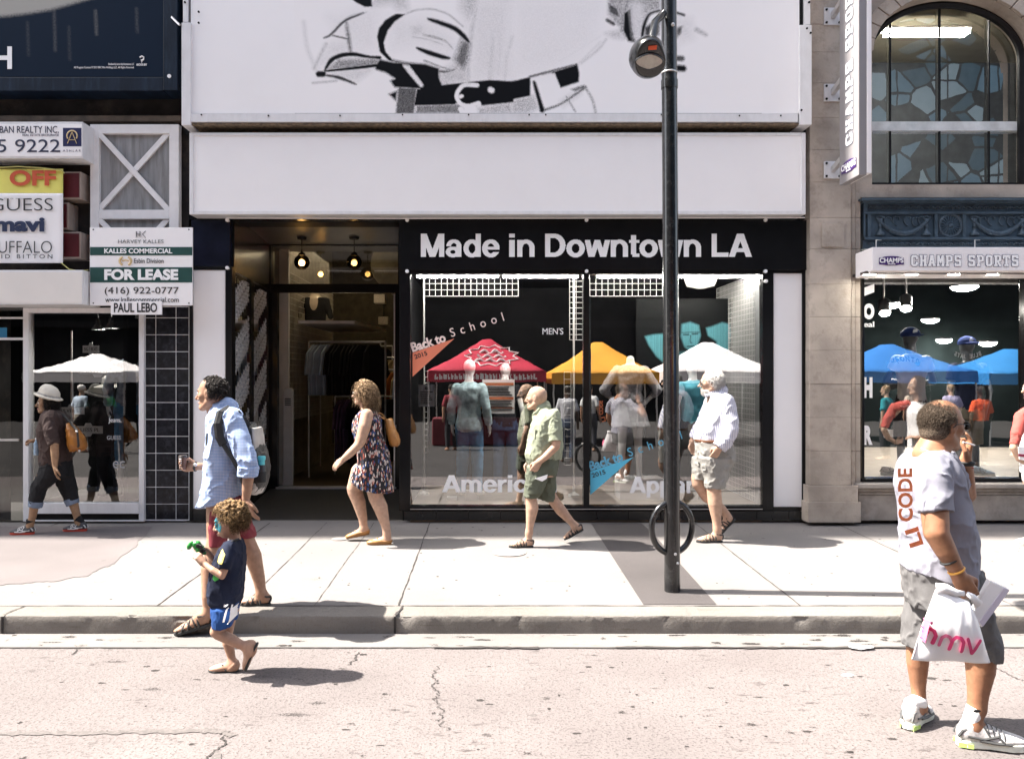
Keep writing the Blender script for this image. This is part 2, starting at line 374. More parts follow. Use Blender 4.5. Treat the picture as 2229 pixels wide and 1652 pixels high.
def print_grid(name, px0, py0, px1, py1, Y, step, inkfn, m, parent):
    nx, ny = int((px1-px0)/step)+1, int((py1-py0)/step)+1
    gx, gy = np.meshgrid(np.linspace(px0, px1, nx), np.linspace(py0, py1, ny)); ink = inkfn(gx, gy)
    v = np.stack([(gx-CX)*Y/FD, np.full(gx.shape, Y), H-(gy-CY)*Y/FD], -1).reshape(-1, 3)
    i = np.arange(nx*ny).reshape(ny, nx); q = np.stack([i[:-1, :-1], i[1:, :-1], i[1:, 1:], i[:-1, 1:]], -1).reshape(-1, 4)
    o = quadmesh(name, v, q, m, False); at = o.data.attributes.new('ink', 'FLOAT', 'POINT'); at.data.foreach_set('value', ink.ravel().astype(np.float32)); return link(o, parent)
def ink_mat(name, c0, c1, grain=.5, gs=420, rough=.45):
    m = mat(name, c0, rough, var=0, spec=.1); n, l, b = nodes_of(m)
    a = n.new('ShaderNodeAttribute'); a.attribute_name = 'ink'; tc = n.new('ShaderNodeTexCoord'); nz = n.new('ShaderNodeTexNoise'); nz.inputs['Scale'].default_value = gs; nz.inputs['Detail'].default_value = 2
    l.new(tc.outputs['Object'], nz.inputs[0])
    s1 = n.new('ShaderNodeMath'); s1.operation = 'MULTIPLY_ADD'; s1.inputs[1].default_value = grain*2; s1.inputs[2].default_value = -grain; l.new(nz.outputs[0], s1.inputs[0])
    # grain only where there is some ink but not a solid
    p = n.new('ShaderNodeMath'); p.operation = 'PINGPONG'; p.inputs[1].default_value = .5; l.new(a.outputs['Fac'], p.inputs[0])
    s2 = n.new('ShaderNodeMath'); s2.operation = 'MULTIPLY'; l.new(s1.outputs[0], s2.inputs[0]); l.new(p.outputs[0], s2.inputs[1])
    s4 = n.new('ShaderNodeMath'); s4.operation = 'MULTIPLY_ADD'; s4.inputs[1].default_value = 4.; l.new(s2.outputs[0], s4.inputs[0]); l.new(a.outputs['Fac'], s4.inputs[2])
    s4.use_clamp = True
    mx = n.new('ShaderNodeMix'); mx.data_type = 'RGBA'; mx.inputs[6].default_value = (*c0, 1); mx.inputs[7].default_value = (*c1, 1); l.new(s4.outputs[0], mx.inputs[0]); l.new(mx.outputs[2], b.inputs['Base Color'])
    return m
# ================================================================== MATERIAL PALETTE
def ground_mat(name, col, speck=.35, fine=220, bump=.5, stain=.5, stain_col=(.1, .085, .075), stretch=(1, 1, 1), scol=None, spots=.6, patch=.18):
    m = mat(name, col, .85, var=patch, scale=.9, spec=.25); n, l, b = nodes_of(m)
    tc = n.new('ShaderNodeTexCoord'); mp = n.new('ShaderNodeMapping'); mp.inputs['Scale'].default_value = stretch; l.new(tc.outputs['Object'], mp.inputs[0])
    def noise(s, d=4, r=.6, vec=None):
        z = n.new('ShaderNodeTexNoise'); z.inputs['Scale'].default_value = s; z.inputs['Detail'].default_value = d; z.inputs['Roughness'].default_value = r; l.new(vec or tc.outputs['Object'], z.inputs[0]); return z.outputs[0]
    def ramp(x, a, c):
        q = n.new('ShaderNodeMapRange'); q.inputs[1].default_value = a; q.inputs[2].default_value = c; q.clamp = True; l.new(x, q.inputs[0]); return q.outputs[0]
    def mul(x, k):
        q = n.new('ShaderNodeMath'); q.operation = 'MULTIPLY'; l.new(x, q.inputs[0])
        if isinstance(k, float): q.inputs[1].default_value = k
        else: l.new(k, q.inputs[1])
        return q.outputs[0]
    def over(f, c):
        s_ = b.inputs['Base Color'].links[0].from_socket; mx = n.new('ShaderNodeMix'); mx.data_type = 'RGBA'; l.new(f, mx.inputs[0]); l.new(s_, mx.inputs[6]); mx.inputs[7].default_value = (*c, 1); l.new(mx.outputs[2], b.inputs['Base Color'])
    over(mul(ramp(noise(fine, 3, .7), .52, .68), speck), stain_col)                     # aggregate speckle
    over(mul(ramp(noise(fine*.35, 5, .75), .56, .7), speck*.8), stain_col)
    over(mul(mul(ramp(noise(17, 7, .75, mp.outputs[0]), .575, .64), ramp(noise(1.5, 3, .6), .4, .6)), stain), stain_col)   # scuffs, grouped
    vo = n.new('ShaderNodeTexVoronoi'); vo.inputs['Scale'].default_value = 3.4; vo.inputs['Randomness'].default_value = 1; l.new(tc.outputs['Object'], vo.inputs[0])
    rr = n.new('ShaderNodeMapRange'); rr.inputs[1].default_value = .085; rr.inputs[2].default_value = .06; rr.clamp = True; l.new(vo.outputs['Distance'], rr.inputs[0])
    over(mul(mul(rr.outputs[0], ramp(noise(1.7, 2), .42, .6)), spots), (.07, .065, .06))  # old gum spots
    nb = noise(fine*.5, 5, .7); bp = n.new('ShaderNodeBump'); bp.inputs['Strength'].default_value = bump; bp.inputs['Distance'].default_value = .008; l.new(nb, bp.inputs['Height']); l.new(bp.outputs[0], b.inputs['Normal'])
    return m
M_road = ground_mat('worn_asphalt', (.158, .137, .133), speck=1., fine=62, bump=1., stain=1., stain_col=(.06, .05, .048), stretch=(.3, 1, 1), spots=.5)
M_walk = ground_mat('pavement_concrete', (.182, .167, .16), speck=.5, fine=150, bump=.2, stain=.35, stain_col=(.12, .105, .095), stretch=(.5, 1, 1), spots=.6, patch=.08)
M_gut = ground_mat('gutter_concrete', (.18, .166, .158), speck=.6, fine=140, bump=.3, stain=.6, stain_col=(.1, .088, .078), stretch=(.2, 1, 1), spots=.5)
M_kerb = ground_mat('kerb_concrete', (.18, .163, .147), speck=.45, fine=90, bump=.9, stain=.9, stain_col=(.12, .1, .08), stretch=(.12, 1, 2.2), spots=.0)
M_patch = ground_mat('asphalt_patch_pale', (.142, .124, .122), speck=.8, fine=160, bump=.5, stain=.4, stain_col=(.13, .115, .112))
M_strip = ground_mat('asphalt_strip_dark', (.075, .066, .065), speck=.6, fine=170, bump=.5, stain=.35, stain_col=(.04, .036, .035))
M_crack = mat('crack_dark', (.035, .03, .028), .95, var=.3, scale=30)
M_tar = mat('tar_seam', (.11, .095, .09), .8, var=.3, scale=40, bump=.3)
M_white = mat('white_panel', (.9, .875, .875), .35, var=.015, scale=2, dirt=.05, dcol=(.5, .48, .46), dscale=3)
M_whitealu = mat('white_aluminium', (.74, .73, .74), .4, var=.06, scale=14, dirt=.22, dcol=(.3, .27, .24), dscale=5, stretch=(1, 1, .4))
M_whitewood = mat('white_painted_timber', (.80, .78, .78), .5, var=.05, scale=10, dirt=.15, dcol=(.35, .32, .28), dscale=6)
M_black = mat('black_glossy_panel', (.009, .009, .01), .22, var=.2, scale=4, spec=.2)
M_blackm = mat('black_metal', (.010, .010, .011), .5, spec=.2, var=.25, scale=18, bump=.05, bscale=60)
M_navy = mat('navy_header', (.010, .012, .026), .3, spec=.25, var=.4, scale=5)
M_grime = mat('grimy_wall', (.03, .028, .028), .75, spec=.2, var=.5, scale=3.5, dirt=.5, dcol=(.14, .11, .085), dscale=3, bump=.2, bscale=20)
M_stain = mat('stained_sheet_metal', (.27, .27, .275), .5, var=.3, scale=3, stretch=(6, 1, .6), dirt=.75, dcol=(.10, .085, .07), dscale=2.5)
M_stone = mat('limestone', (.45, .385, .325), .85, var=.34, scale=1.9, dirt=.75, dcol=(.2, .165, .13), dscale=6, bump=.35, bscale=45)
M_stoned = mat('limestone_weathered', (.34, .30, .265), .9, var=.25, scale=5, dirt=.6, dcol=(.11, .09, .075), dscale=4, bump=.5, bscale=35)
M_iron = mat('cast_iron_blue', (.06, .092, .122), .42, var=.35, scale=9, dirt=.3, dcol=(.02, .025, .03), dscale=7, bump=.15, bscale=80)
M_dark = mat('dark_void', (.008, .008, .009), .9, spec=.05, var=.3, scale=3)
M_wood = mat('dark_shop_floor', (.06, .038, .02), .35, var=.4, scale=6, stretch=(1, 8, 1))
M_glass = glass('shop_glass', .23)
M_glass2 = glass('side_glass', .22)
M_glassd = glass('door_glass', .06)
M_tube = emis('fluorescent_tube', (1, .97, .88), 55)
M_ink = mat('black_lettering', (.02, .02, .022), .5, var=0)
M_wletter = mat('white_lettering', (.9, .89, .89), .45, var=0)
M_steel = mat('brushed_steel', (.62, .6, .59), .35, .6, var=.1, scale=20)

# heavy grotesque lettering drawn on a fine raster
ADV = dict(zip('MadeinDowtLAmrcplv ', (1.16, .78, .85, .78, .38, .86, 1.0, .84, 1.1, .45, .84, 1.0, 1.22, .52, .78, .85, .38, .8, .36)))
def grot(ch, n=48):
    w_ = int(ADV[ch]*n)+2; yy, xx = np.mgrid[-int(.3*n):n, 0:w_]; yy = (yy+.5)/n; xx = (xx+.5)/n; g = np.zeros(xx.shape, bool)
    def r(a, b, c, d): g[(xx >= a) & (xx < c) & (yy >= b) & (yy < d)] = True
    def q(xb, xt_, w, y0=0., y1=1.): t = (yy-y0)/(y1-y0); x0 = xb+(xt_-xb)*t; g[(t >= 0) & (t < 1) & (xx >= x0) & (xx < x0+w)] = True
    def ring(cx, cy, rx, ry, w, keep=None): m = (((xx-cx)/rx)**2+((yy-cy)/ry)**2 <= 1) & (((xx-cx)/(rx-w))**2+((yy-cy)/(ry-w*.88))**2 > 1); m = m if keep is None else m & keep; g[m] = True
    if ch == 'M': r(.08, 0, .27, 1); r(.89, 0, 1.08, 1); q(.47, .08, .22); q(.47, .86, .22)
    elif ch == 'A': q(0, .37, .23); q(.77, .40, .23); r(.24, .21, .76, .38)
    elif ch == 'D': r(.08, 0, .28, 1); ring(.45, .5, .5, .5, .21, xx > .45); r(.2, 0, .46, .18); r(.2, .82, .46, 1)
    elif ch == 'L': r(.08, 0, .28, 1); r(.08, 0, .8, .18)
    elif ch == 'i': r(.09, 0, .29, .73); r(.09, .83, .29, 1)
    elif ch == 'l': r(.09, 0, .29, 1)
    elif ch == 'n': r(.07, 0, .26, .73); ring(.43, .40, .36, .345, .19, yy > .4); r(.6, 0, .79, .41)
    elif ch == 'm': r(.07, 0, .26, .73); ring(.385, .42, .315, .325, .19, yy > .42); r(.51, 0, .7, .43); ring(.82, .42, .31, .325, .19, yy > .42); r(.94, 0, 1.13, .43)
    elif ch == 'o': ring(.42, .365, .39, .385, .2)
    elif ch == 'd': ring(.40, .365, .36, .385, .19); r(.58, 0, .77, 1)
    elif ch == 'p': r(.07, -.27, .26, .73); ring(.45, .365, .36, .385, .19)
    elif ch == 'e': ring(.39, .365, .37, .385, .19, ~((xx > .45) & (yy > .215) & (yy < .31))); r(.1, .31, .755, .44)
    elif ch == 'c': ring(.39, .365, .37, .385, .19, ~((xx > .45) & (yy > .26) & (yy < .475)))
    elif ch == 'a': ring(.33, .215, .3, .23, .165); r(.5, 0, .69, .5); ring(.375, .465, .315, .285, .17, yy > .465)
    elif ch == 't': r(.11, .1, .3, .93); r(.01, .6, .44, .73); r(.17, 0, .44, .14)
    elif ch == 'w': q(.17, .0, .2, 0, .73); q(.2, .45, .2, 0, .73); q(.7, .45, .2, 0, .73); q(.72, .9, .2, 0, .73)
    elif ch == 'r': r(.07, 0, .26, .73); ring(.45, .36, .38, .385, .19, (yy > .45) & (xx < .5))
    d = g.copy(); d[:, 1:] |= g[:, :-1]; d[:, :-1] |= g[:, 1:]; return d
def grot_mb(txt, px0, py0, px1, py1, Y, n=48, m=None):        # cap height fills py0..py1
    m = m or MB(); a, b = W(px0, py1, Y), W(px1, py0, Y); tot = sum(ADV[c] for c in txt); ux = (b.x-a.x)/tot; uz = b.z-a.z; x = 0
    for c in txt:
        g = grot(c, n) if c != ' ' else np.zeros((1, 1), bool); base = int(.3*n)
        for i in range(g.shape[0]):
            j = 0
            while j < g.shape[1]:
                if g[i, j]:
                    e = j
                    while e < g.shape[1] and g[i, e]: e += 1
                    x0, x1 = a.x+(x+j/n)*ux, a.x+(x+e/n)*ux; z0, z1 = a.z+(i-base)/n*uz, a.z+(i+1-base)/n*uz; m.quad((x0, Y, z0), (x1, Y, z0), (x1, Y, z1), (x0, Y, z1)); j = e
                else: j += 1
        x += ADV[c]
    return m

# ================================================================== GROUND
D = 9.47                                   # plane of the shop fronts
def groundY(py): return 3299.9/(py-CY+29.98) if py < 1331 else 1.94*FD/(py-CY)
def G(px, py, lift=0.):
    Y = groundY(py); z = gz(Y) if Y >= 5.99 else 0.; return Vector(((px-CX)*Y/FD, Y, z+lift))
def sheet(name, pts, m, z=None, label=None): return MB().quad(*pts).build(name, m, None, kind='structure')
road = MB()
road.quad((-70, 3.6, 0), (70, 3.6, 0), (70, 5.99, 0), (-70, 5.99, 0)).build('road', M_road, kind='structure')
MB().quad((-70, -40, 0), (70, -40, 0), (70, 3.599, 0), (-70, 3.599, 0)).build('road', ground_mat('dark_asphalt', (.05, .046, .045), speck=.6, fine=130, bump=.5, stain_col=(.02, .018, .018)), kind='structure')
MB().box(-70, 70, 5.69, 5.985, -.02, .006).build('gutter', M_gut, kind='structure', bevel=.004)
# kerb: battered face, rounded worn arris, small chips along the edge
kv = []; kf = []; prof = [(5.986, -.02), (5.986, .02), (5.989, .09), (5.991, .126), (5.997, .136), (6.012, .1405), (6.12, .1415), (6.22, .144), (6.22, -.02)]
xs = np.concatenate([[-40], np.arange(-6.5, 6.5, .03), [40]])
for i, x in enumerate(xs):
    for j, (y, z) in enumerate(prof):
        d = float(fbm(np.array([[x*9, y*3, z*60]]), 3, 3)[0]) if abs(x) < 7 else 0
        e = .006*d if 1 <= j <= 5 else 0
        if 3 <= j <= 5 and d > .45: e += .012
        kv.append((x, y+(e if j < 5 else 0), z-(abs(e) if j >= 3 and j < 7 else 0)))
np_ = len(prof)
for i in range(len(xs)-1):
    for j in range(np_-1): kf.append((i*np_+j, (i+1)*np_+j, (i+1)*np_+j+1, i*np_+j+1))
MB().add(kv, kf).build('kerb', M_kerb, kind='structure', smooth='auto')
wv = MB(); ys = [6.2205, 7.5, 9.6]
wv.quad((-40, ys[0], gz(ys[0])), (40, ys[0], gz(ys[0])), (40, ys[2], gz(ys[2])), (-40, ys[2], gz(ys[2])))
wv.build('pavement', M_walk, kind='structure')
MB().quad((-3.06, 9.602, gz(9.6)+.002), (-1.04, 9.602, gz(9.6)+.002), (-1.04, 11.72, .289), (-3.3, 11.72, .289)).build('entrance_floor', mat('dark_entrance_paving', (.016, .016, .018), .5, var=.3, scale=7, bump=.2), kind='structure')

def wob(a, b, n, amp, seed, w0):            # wandering strip between two ground points
    rnd = random.Random(seed); L = []; Rr = []; a, b = Vector(a), Vector(b); d = (b-a).normalized(); s = Vector((-d.y, d.x, 0)); off = 0
    for i in range(n+1):
        t = i/n; off = off*.7+rnd.uniform(-amp, amp)*(0 if i in (0, n) else 1); p = a.lerp(b, t)+s*off; ww = w0*rnd.uniform(.5, 1.5)
        L.append(p+s*ww/2); Rr.append(p-s*ww/2)
    return L, Rr
def strip(m, a, b, n, amp, seed, w0, lift=.004):
    L, Rr = wob(a, b, n, amp, seed, w0); up = Vector((0, 0, lift)); k = len(m.v)
    m.add([p+up for p in L]+[p+up for p in Rr], [(i, i+1, len(L)+i+1, len(L)+i) for i in range(n)])
jt = MB()
for i, (x, ww) in enumerate(((-7.2, .01), (-5.1, .01), (-2.6, .011), (-1.93, .006), (-1.37, .005), (-.71, .010), (2.43, .010), (4.1, .009), (6.3, .01))):
    strip(jt, (x, 6.225, gz(6.225)), (x, 9.45, gz(9.45)), 40, .0035, i, ww)
strip(jt, (-12, 6.226, gz(6.226)), (12, 6.226, gz(6.226)), 260, .004, 50, .011)
for i, (x, ww) in enumerate(((-3.66, .012), (-.71, .016), (6.2, .01))):
    L, Rr = wob((x, 5.99, .142), (x+.03, 6.22, .146), 8, .006, 70+i, ww); k = len(L); up = Vector((0, 0, .003))
    jt.add([p+up for p in L]+[p+up for p in Rr], [(q, q+1, k+q+1, k+q) for q in range(k-1)])
    jt.box(x-ww/2, x+ww/2, 5.975, 5.99, .01, .135)
jt.build('pavement_joints', M_crack, kind='structure')
cr = MB()
def crack(pts, w0, seed, amp=.012):
    for i in range(len(pts)-1): strip(cr, G(*pts[i]), G(*pts[i+1]), 14, amp, seed+i, w0)
strip(cr, (-9, 5.684, 0), (9, 5.684, 0), 420, .006, 90, .022, .005)
strip(cr, (.9, 5.675, 0), (3.6, 5.672, 0), 60, .006, 92, .03, .009); strip(cr, (-.4, 5.676, 0), (.35, 5.674, 0), 20, .006, 93, .035, .009)
crack([(950, 1450), (946, 1480), (958, 1505), (948, 1525), (965, 1545), (962, 1570), (966, 1590)], .0065, 100, .02)
crack([(780, 1420), (768, 1438), (757, 1447)], .012, 110)
crack([(205, 1385), (180, 1405), (150, 1425)], .012, 114)
crack([(480, 1605), (492, 1612), (470, 1632), (452, 1650), (440, 1680)], .012, 120)
crack([(2165, 1452), (2200, 1470), (2240, 1488)], .008, 126)
cr.build('road_cracks', M_crack, kind='structure')
tm = MB()
for i, (a, b) in enumerate((((-260, 1596), (160, 1596)), ((160, 1596), (440, 1590)), ((440, 1590), (487, 1594)), ((487, 1594), (507, 1603)))): strip(tm, G(*a), G(*b), 30, .006, 130+i, .045)
tm.quad(*[G(x, y, .0045) for x, y in ((455, 1660), (470, 1634), (482, 1640), (478, 1700), (430, 1700))])
tm.build('tar_seams', M_tar, kind='structure')
def ragged(pts, amp, seed):
    rnd = random.Random(seed); out = []
    for i in range(len(pts)):
        a, b = pts[i], pts[(i+1) % len(pts)]; n = max(1, int(math.hypot(b[0]-a[0], b[1]-a[1])/6))
        for k in range(n): t = k/n; out.append((a[0]+(b[0]-a[0])*t+rnd.uniform(-amp, amp), a[1]+(b[1]-a[1])*t+rnd.uniform(-amp*.4, amp*.4)))
    return out
def gpoly(name, pts, m, lift):
    bm = bmesh.new(); bm.faces.new([bm.verts.new(G(x, y, lift)) for x, y in pts]); bmesh.ops.triangulate(bm, faces=bm.faces)
    me = bpy.data.meshes.new(name); bm.to_mesh(me); bm.free(); me.materials.append(m); o = bpy.data.objects.new(name, me); link(o); return tag(o, kind='structure')
gpoly('asphalt_patch', ragged([(-420, 1146), (330, 1146), (318, 1166), (300, 1178), (296, 1192), (282, 1200), (262, 1212), (250, 1228), (215, 1238), (190, 1254), (150, 1258), (128, 1266), (90, 1266), (52, 1270), (-30, 1276), (-420, 1280)], 2.5, 4), M_patch, .0042)
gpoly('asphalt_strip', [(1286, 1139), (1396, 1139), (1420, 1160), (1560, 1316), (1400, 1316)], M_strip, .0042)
for i, (x, y, r) in enumerate(((740, 1173, .09), (1108, 1203, .17))):
    c = G(x, y, .003); MB().lathe(c, [(r, 0), (r, .004), (r*.93, .005), (r*.93, .003), (r*.86, .003), (r*.86, .005), (.01, .005)], n=28).build('valve_cover', mat('worn_cover', (.32, .29, .27), .7, var=.25, scale=30, bump=.4), label=('small round valve cover in the pavement near the woman in the printed dress' if i == 0 else 'round access cover in the pavement in front of the bald man'), cat='cover', group='covers in the pavement')
lt = MB()
for k in range(3): pass
c = G(1873, 1412, .004); lv = [c+Vector((x*.09, y*.05, abs(x*y)*.02+.004)) for x, y in ((-1, -.5), (-.2, -1), (.9, -.6), (1, .3), (.1, .9), (-.8, .7))]
MB().prism(lv, (0, 0, .003)).build('paper_scrap', M_white, label='flattened white paper scrap lying at the gutter edge', cat='litter')
c = G(2075, 1651-0, .002); c = G(1845, 1470, .002)
MB().prism([c+Vector((math.cos(a)*.04, math.sin(a)*.02, 0)) for a in np.linspace(0, 6.0, 9)], (0, 0, .003)).build('bottle_cap', M_white, label='tiny white disc of litter on the open road', cat='litter')

M_spot = bpy.data.materials.new('old_stain'); M_spot.use_nodes = True; n_, l_, b_ = nodes_of(M_spot); b_.inputs['Base Color'].default_value = (.045, .04, .038, 1); b_.inputs['Roughness'].default_value = .9; b_.inputs['Specular IOR Level'].default_value = .1
at_ = n_.new('ShaderNodeAttribute'); at_.attribute_name = 'ink'; tc_ = n_.new('ShaderNodeTexCoord'); nz_ = n_.new('ShaderNodeTexNoise'); nz_.inputs['Scale'].default_value = 75; nz_.inputs['Detail'].default_value = 5; nz_.inputs['Roughness'].default_value = .7; l_.new(tc_.outputs['Object'], nz_.inputs[0])
m1 = n_.new('ShaderNodeMath'); m1.operation = 'ADD'; l_.new(at_.outputs['Fac'], m1.inputs[0]); l_.new(nz_.outputs[0], m1.inputs[1]); m2 = n_.new('ShaderNodeMapRange'); m2.inputs[1].default_value = .92; m2.inputs[2].default_value = 1.12; m2.inputs[4].default_value = .85; m2.clamp = True; l_.new(m1.outputs[0], m2.inputs[0]); l_.new(m2.outputs[0], b_.inputs['Alpha'])
def stains(name, items, lift):                 # items: x, y, half length, half width, strength
    vs = []; ink = []; fs = []; rn = random.Random(9)
    for x, y, a, b, k in items:
        n0 = len(vs); z = (gz(y) if y > 5.99 else 0.)+lift; vs.append((x, y, z)); ink.append(k); wob_ = [rn.uniform(.7, 1.25) for _ in range(16)]
        for j, (r, f) in enumerate(((.5, .8), (1, 0))):
            for i in range(16): t = i*math.pi/8; yy = y+b*r*wob_[i]*math.sin(t); vs.append((x+a*r*wob_[i]*math.cos(t), yy, (gz(yy) if y > 5.99 else 0.)+lift)); ink.append(k*f)
        for i in range(16): j = (i+1) % 16; fs += [(n0, n0+1+i, n0+1+j), (n0+1+i, n0+17+i, n0+17+j), (n0+1+i, n0+17+j, n0+1+j)]
    o = quadmesh(name, np.array(vs), np.array(fs), M_spot, False); at = o.data.attributes.new('ink', 'FLOAT', 'POINT'); at.data.foreach_set('value', np.array(ink, np.float32)); link(o); tag(o, kind='structure')
rn = random.Random(21); it = []
for zx, zy, hw, hh, k in ((870, 530, 230, 26, .42), (1060, 615, 100, 26, .4), (40, 755, 45, 18, .6), (745, 820, 48, 20, .6), (1370, 770, 90, 28, .5), (578, 832, 20, 7, .9), (395, 940, 20, 7, .9), (80, 898, 20, 9, .9), (825, 885, 18, 8, .8), (168, 838, 16, 8, .9), (100, 725, 20, 9, .8), (208, 702, 8, 7, 1), (610, 702, 22, 7, .7), (1340, 560, 28, 7, .9), (1725, 570, 45, 14, .9), (1290, 999, 12, 5, 1), (680, 905, 30, 10, .6), (960, 865, 40, 14, .6), (500, 775, 60, 16, .5), (1200, 950, 40, 14, .5), (1850, 720, 24, 8, .9), (1775, 712, 20, 6, .9), (330, 780, 60, 14, .4), (1480, 640, 50, 12, .45)):
    c = G(1337.5+.4*zx, 1248.2+.4*zy); s_ = .4*c.y/FD; it.append((c.x, c.y, hw*s_, hh*s_*2.1, k))
for k in range(120): y = rn.uniform(4.0, 5.6); it.append((rn.uniform(-3.6, 3.6)*y/5, y, rn.uniform(.008, .05), rn.uniform(.008, .03), rn.uniform(.45, .9)))
for px, py, hw, hh in ((745, 1455, 22, 5), (640, 1555, 70, 10), (690, 1530, 40, 8), (1060, 1600, 30, 8), (1150, 1640, 26, 8), (860, 1545, 30, 6), (250, 1440, 60, 6), (330, 1500, 50, 7)): c = G(px, py); it.append((c.x, c.y, hw*c.y/FD, hh*2*c.y/FD, .55))
stains('road_stains', it, .0016)
it = []
for k in range(150): y = rn.uniform(6.25, 9.3); r = rn.uniform(.008, .022); it.append((rn.uniform(-.62, .68)*y, y, r, r*rn.uniform(.7, 1.2), rn.uniform(.6, 1.)))
for k in range(26): y = rn.uniform(6.3, 9.0); it.append((rn.uniform(-.6, .65)*y, y, rn.uniform(.08, .25), rn.uniform(.04, .12), rn.uniform(.36, .44)))
stains('pavement_stains', it, .0016)
it = [(rn.uniform(-4, 4), rn.uniform(5.7, 5.96), rn.uniform(.02, .16), rn.uniform(.01, .05), rn.uniform(.4, .8)) for k in range(60)]
stains('gutter_stains', it, .0075)

# ================================================================== LEFT COMMERCIAL BUILDING
def zt(py, Y=D): return H+(CY-py)*Y/FD
def xt(px, Y=D): return (px-CX)*Y/FD
lb = T('commercial_building', 'grimy dark commercial building with a white framed shop window and a tiled pier', 'building', (-6, 9.6, .2))
box('wall', M_grime, lb, -46, xt(408), 9.52, 9.9, zt(668), 27.5, bevel=0)
box('wall', M_grime, lb, -46, -5.95, 9.50, 9.9, .1, zt(668), bevel=0)
# ridge of the flashing strip under the navy billboard
box('flashing', mat('rusty_flashing', (.10, .075, .055), .8, var=.5, scale=6, dirt=.5, dcol=(.02, .02, .02)), lb, -8, xt(398), 9.40, 9.518, zt(268), zt(256))
# tiled pier
M_tile = mat('black_marble_tile', (.013, .0135, .018), .18, var=.6, scale=16, dirt=.5, dcol=(.085, .085, .105), dscale=14, spec=.2)
tp = MB(); cols = (315, 339, 383, 411); rows = [668, 692]+[692+36.8*k for k in range(1, 12)]+[1131]
for i in range(3):
    for j in range(len(rows)-1): tp.pbox(cols[i]+.7, rows[j]+.7, cols[i+1]-.7, rows[j+1]-.7, 9.455, .03)
tp.build('tile_facing', M_tile, lb, bevel=.002)
pbox('grout_backing', mat('white_grout', (.8, .8, .82), .8, var=.2, scale=20), lb, 314, 667, 412, 1133, 9.4585, .06, bevel=0)
# shop window
wn = frame_mb(50, 670, 313, 1135, (12, 11, 11, 3), 9.40, .12)
fo = wn.build('window_frame', M_whitealu, lb, bevel=.003)
MB().pbox(62, 1095, 302, 1118, 9.385, .135).build('window_sill', M_whitealu, lb, bevel=.003)
pbox('plinth', M_blackm, lb, 62, 1118.5, 302, 1134, 9.44, .06)
a, b = W(62, 1095, 9.45), W(302, 681, 9.45)
MB().quad((a.x, 9.45, a.z), (b.x, 9.45, a.z), (b.x, 9.45, b.z), (a.x, 9.45, b.z)).build('window_pane', M_glass2, lb)
box('interior_back', mat('display_backing', (.012, .013, .014), .9, spec=.05, var=.4, scale=3), lb, xt(-60), xt(318), 11.0, 11.05, .2, zt(660), bevel=0)
box('interior_floor', mat('display_floor', (.22, .2, .18), .5, var=.3, scale=4), lb, xt(62), xt(313), 9.47, 10.99, .2, zt(1097), bevel=0)
box('interior_side', M_dark, lb, xt(306), xt(314), 9.53, 10.99, zt(1097), zt(670), bevel=0)
box('interior_ceiling', M_dark, lb, -7.3, xt(313), 9.91, 11.05, zt(668), zt(640), bevel=0)
box('interior_side', M_dark, lb, -7.3, -7.25, 9.91, 11.0, .2, zt(668), bevel=0)
box('interior_back', M_dark, lb, -7.24, xt(-60)-.002, 11.0, 11.05, .2, zt(668), bevel=0)
# entrance at the far left
MB().pbox(-120, 735, 49.5, 740, 9.42, .05).build('door_rail', M_whitealu, lb, bevel=.002)
MB().pbox(-120, 690, 49.5, 694, 9.43, .05).build('door_rail', M_whitealu, lb, bevel=.002)
a, b = W(-260, 1133, 9.47), W(50, 668, 9.47)
MB().quad((a.x, 9.47, a.z), (b.x, 9.47, a.z), (b.x, 9.47, b.z), (a.x, 9.47, b.z)).build('door_pane', M_glassd, lb)
MB().pbox(-130, 955, 40, 960, 9.44, .02).build('push_bar', M_steel, lb)
pbox('notice', mat('blue_notice', (.03, .22, .42), .5), lb, -25, 713, 15, 735, 9.462, .004)

# ------------------------------------------------------------------ signs on the left building
nb = T('billboard', 'dark navy billboard with small white credits printed in two lines', 'billboard', W(170, 198, 9.15))
YB = 9.2
M_navyp = mat('navy_print', (.007, .013, .026), .4, spec=.25, var=.45, scale=2.2, stretch=(3, 1, .5), dirt=.25, dcol=(.06, .12, .2), dscale=3)
def navy_ink(X, Y):
    i = ink_poly(X, Y, [(-300, -200), (-300, 42), (-60, 40), (10, 36), (60, 30), (110, 22), (160, 8), (215, -8), (260, -40), (300, -200)], 5)
    for x, l0, l1, a in ((208, 25, 75, .35), (118, 22, 110, .22), (297, 20, 70, .18), (150, 60, 130, .12), (60, 50, 120, .12)): i = np.maximum(i, a*ink_line(X, Y, [(x, l0), (x+2, l1)], 3, 4))
    return i
print_grid('poster', -160, -260, 355, 168, YB, 3, navy_ink, ink_mat('navy_poster_print', (.006, .014, .03), (.38, .37, .34), .5, 60), nb)
MB().pbox(355, -260, 386, 197, YB-.01, .3).pbox(-160, 168.5, 354.8, 198, YB-.008, .298).build('frame', M_navyp, nb, bevel=.006)
box('backing', M_blackm, nb, xt(-160, YB), xt(354, YB), YB+.01, YB+.29, zt(167, YB), 6.9, bevel=0)
ptext('H', -14, 102, 26, 151, YB-.003, M_wletter, nb, bold=.03)
tmb = ptext('Distributed by Anchor Bay Entertainment, LLC', 236, 138, 328-36, 144, YB-.003, None, None, build=False)
ptext('All Program Content \u00a9 2015 BBC Film Holdings LLC. All Rights Reserved.', 161, 145, 292, 151, YB-.003, None, None, m=tmb, build=False)
ptext('ANCHOR BAY', 297, 139, 320, 144, YB-.003, None, None, m=tmb, bold=.02, build=False)
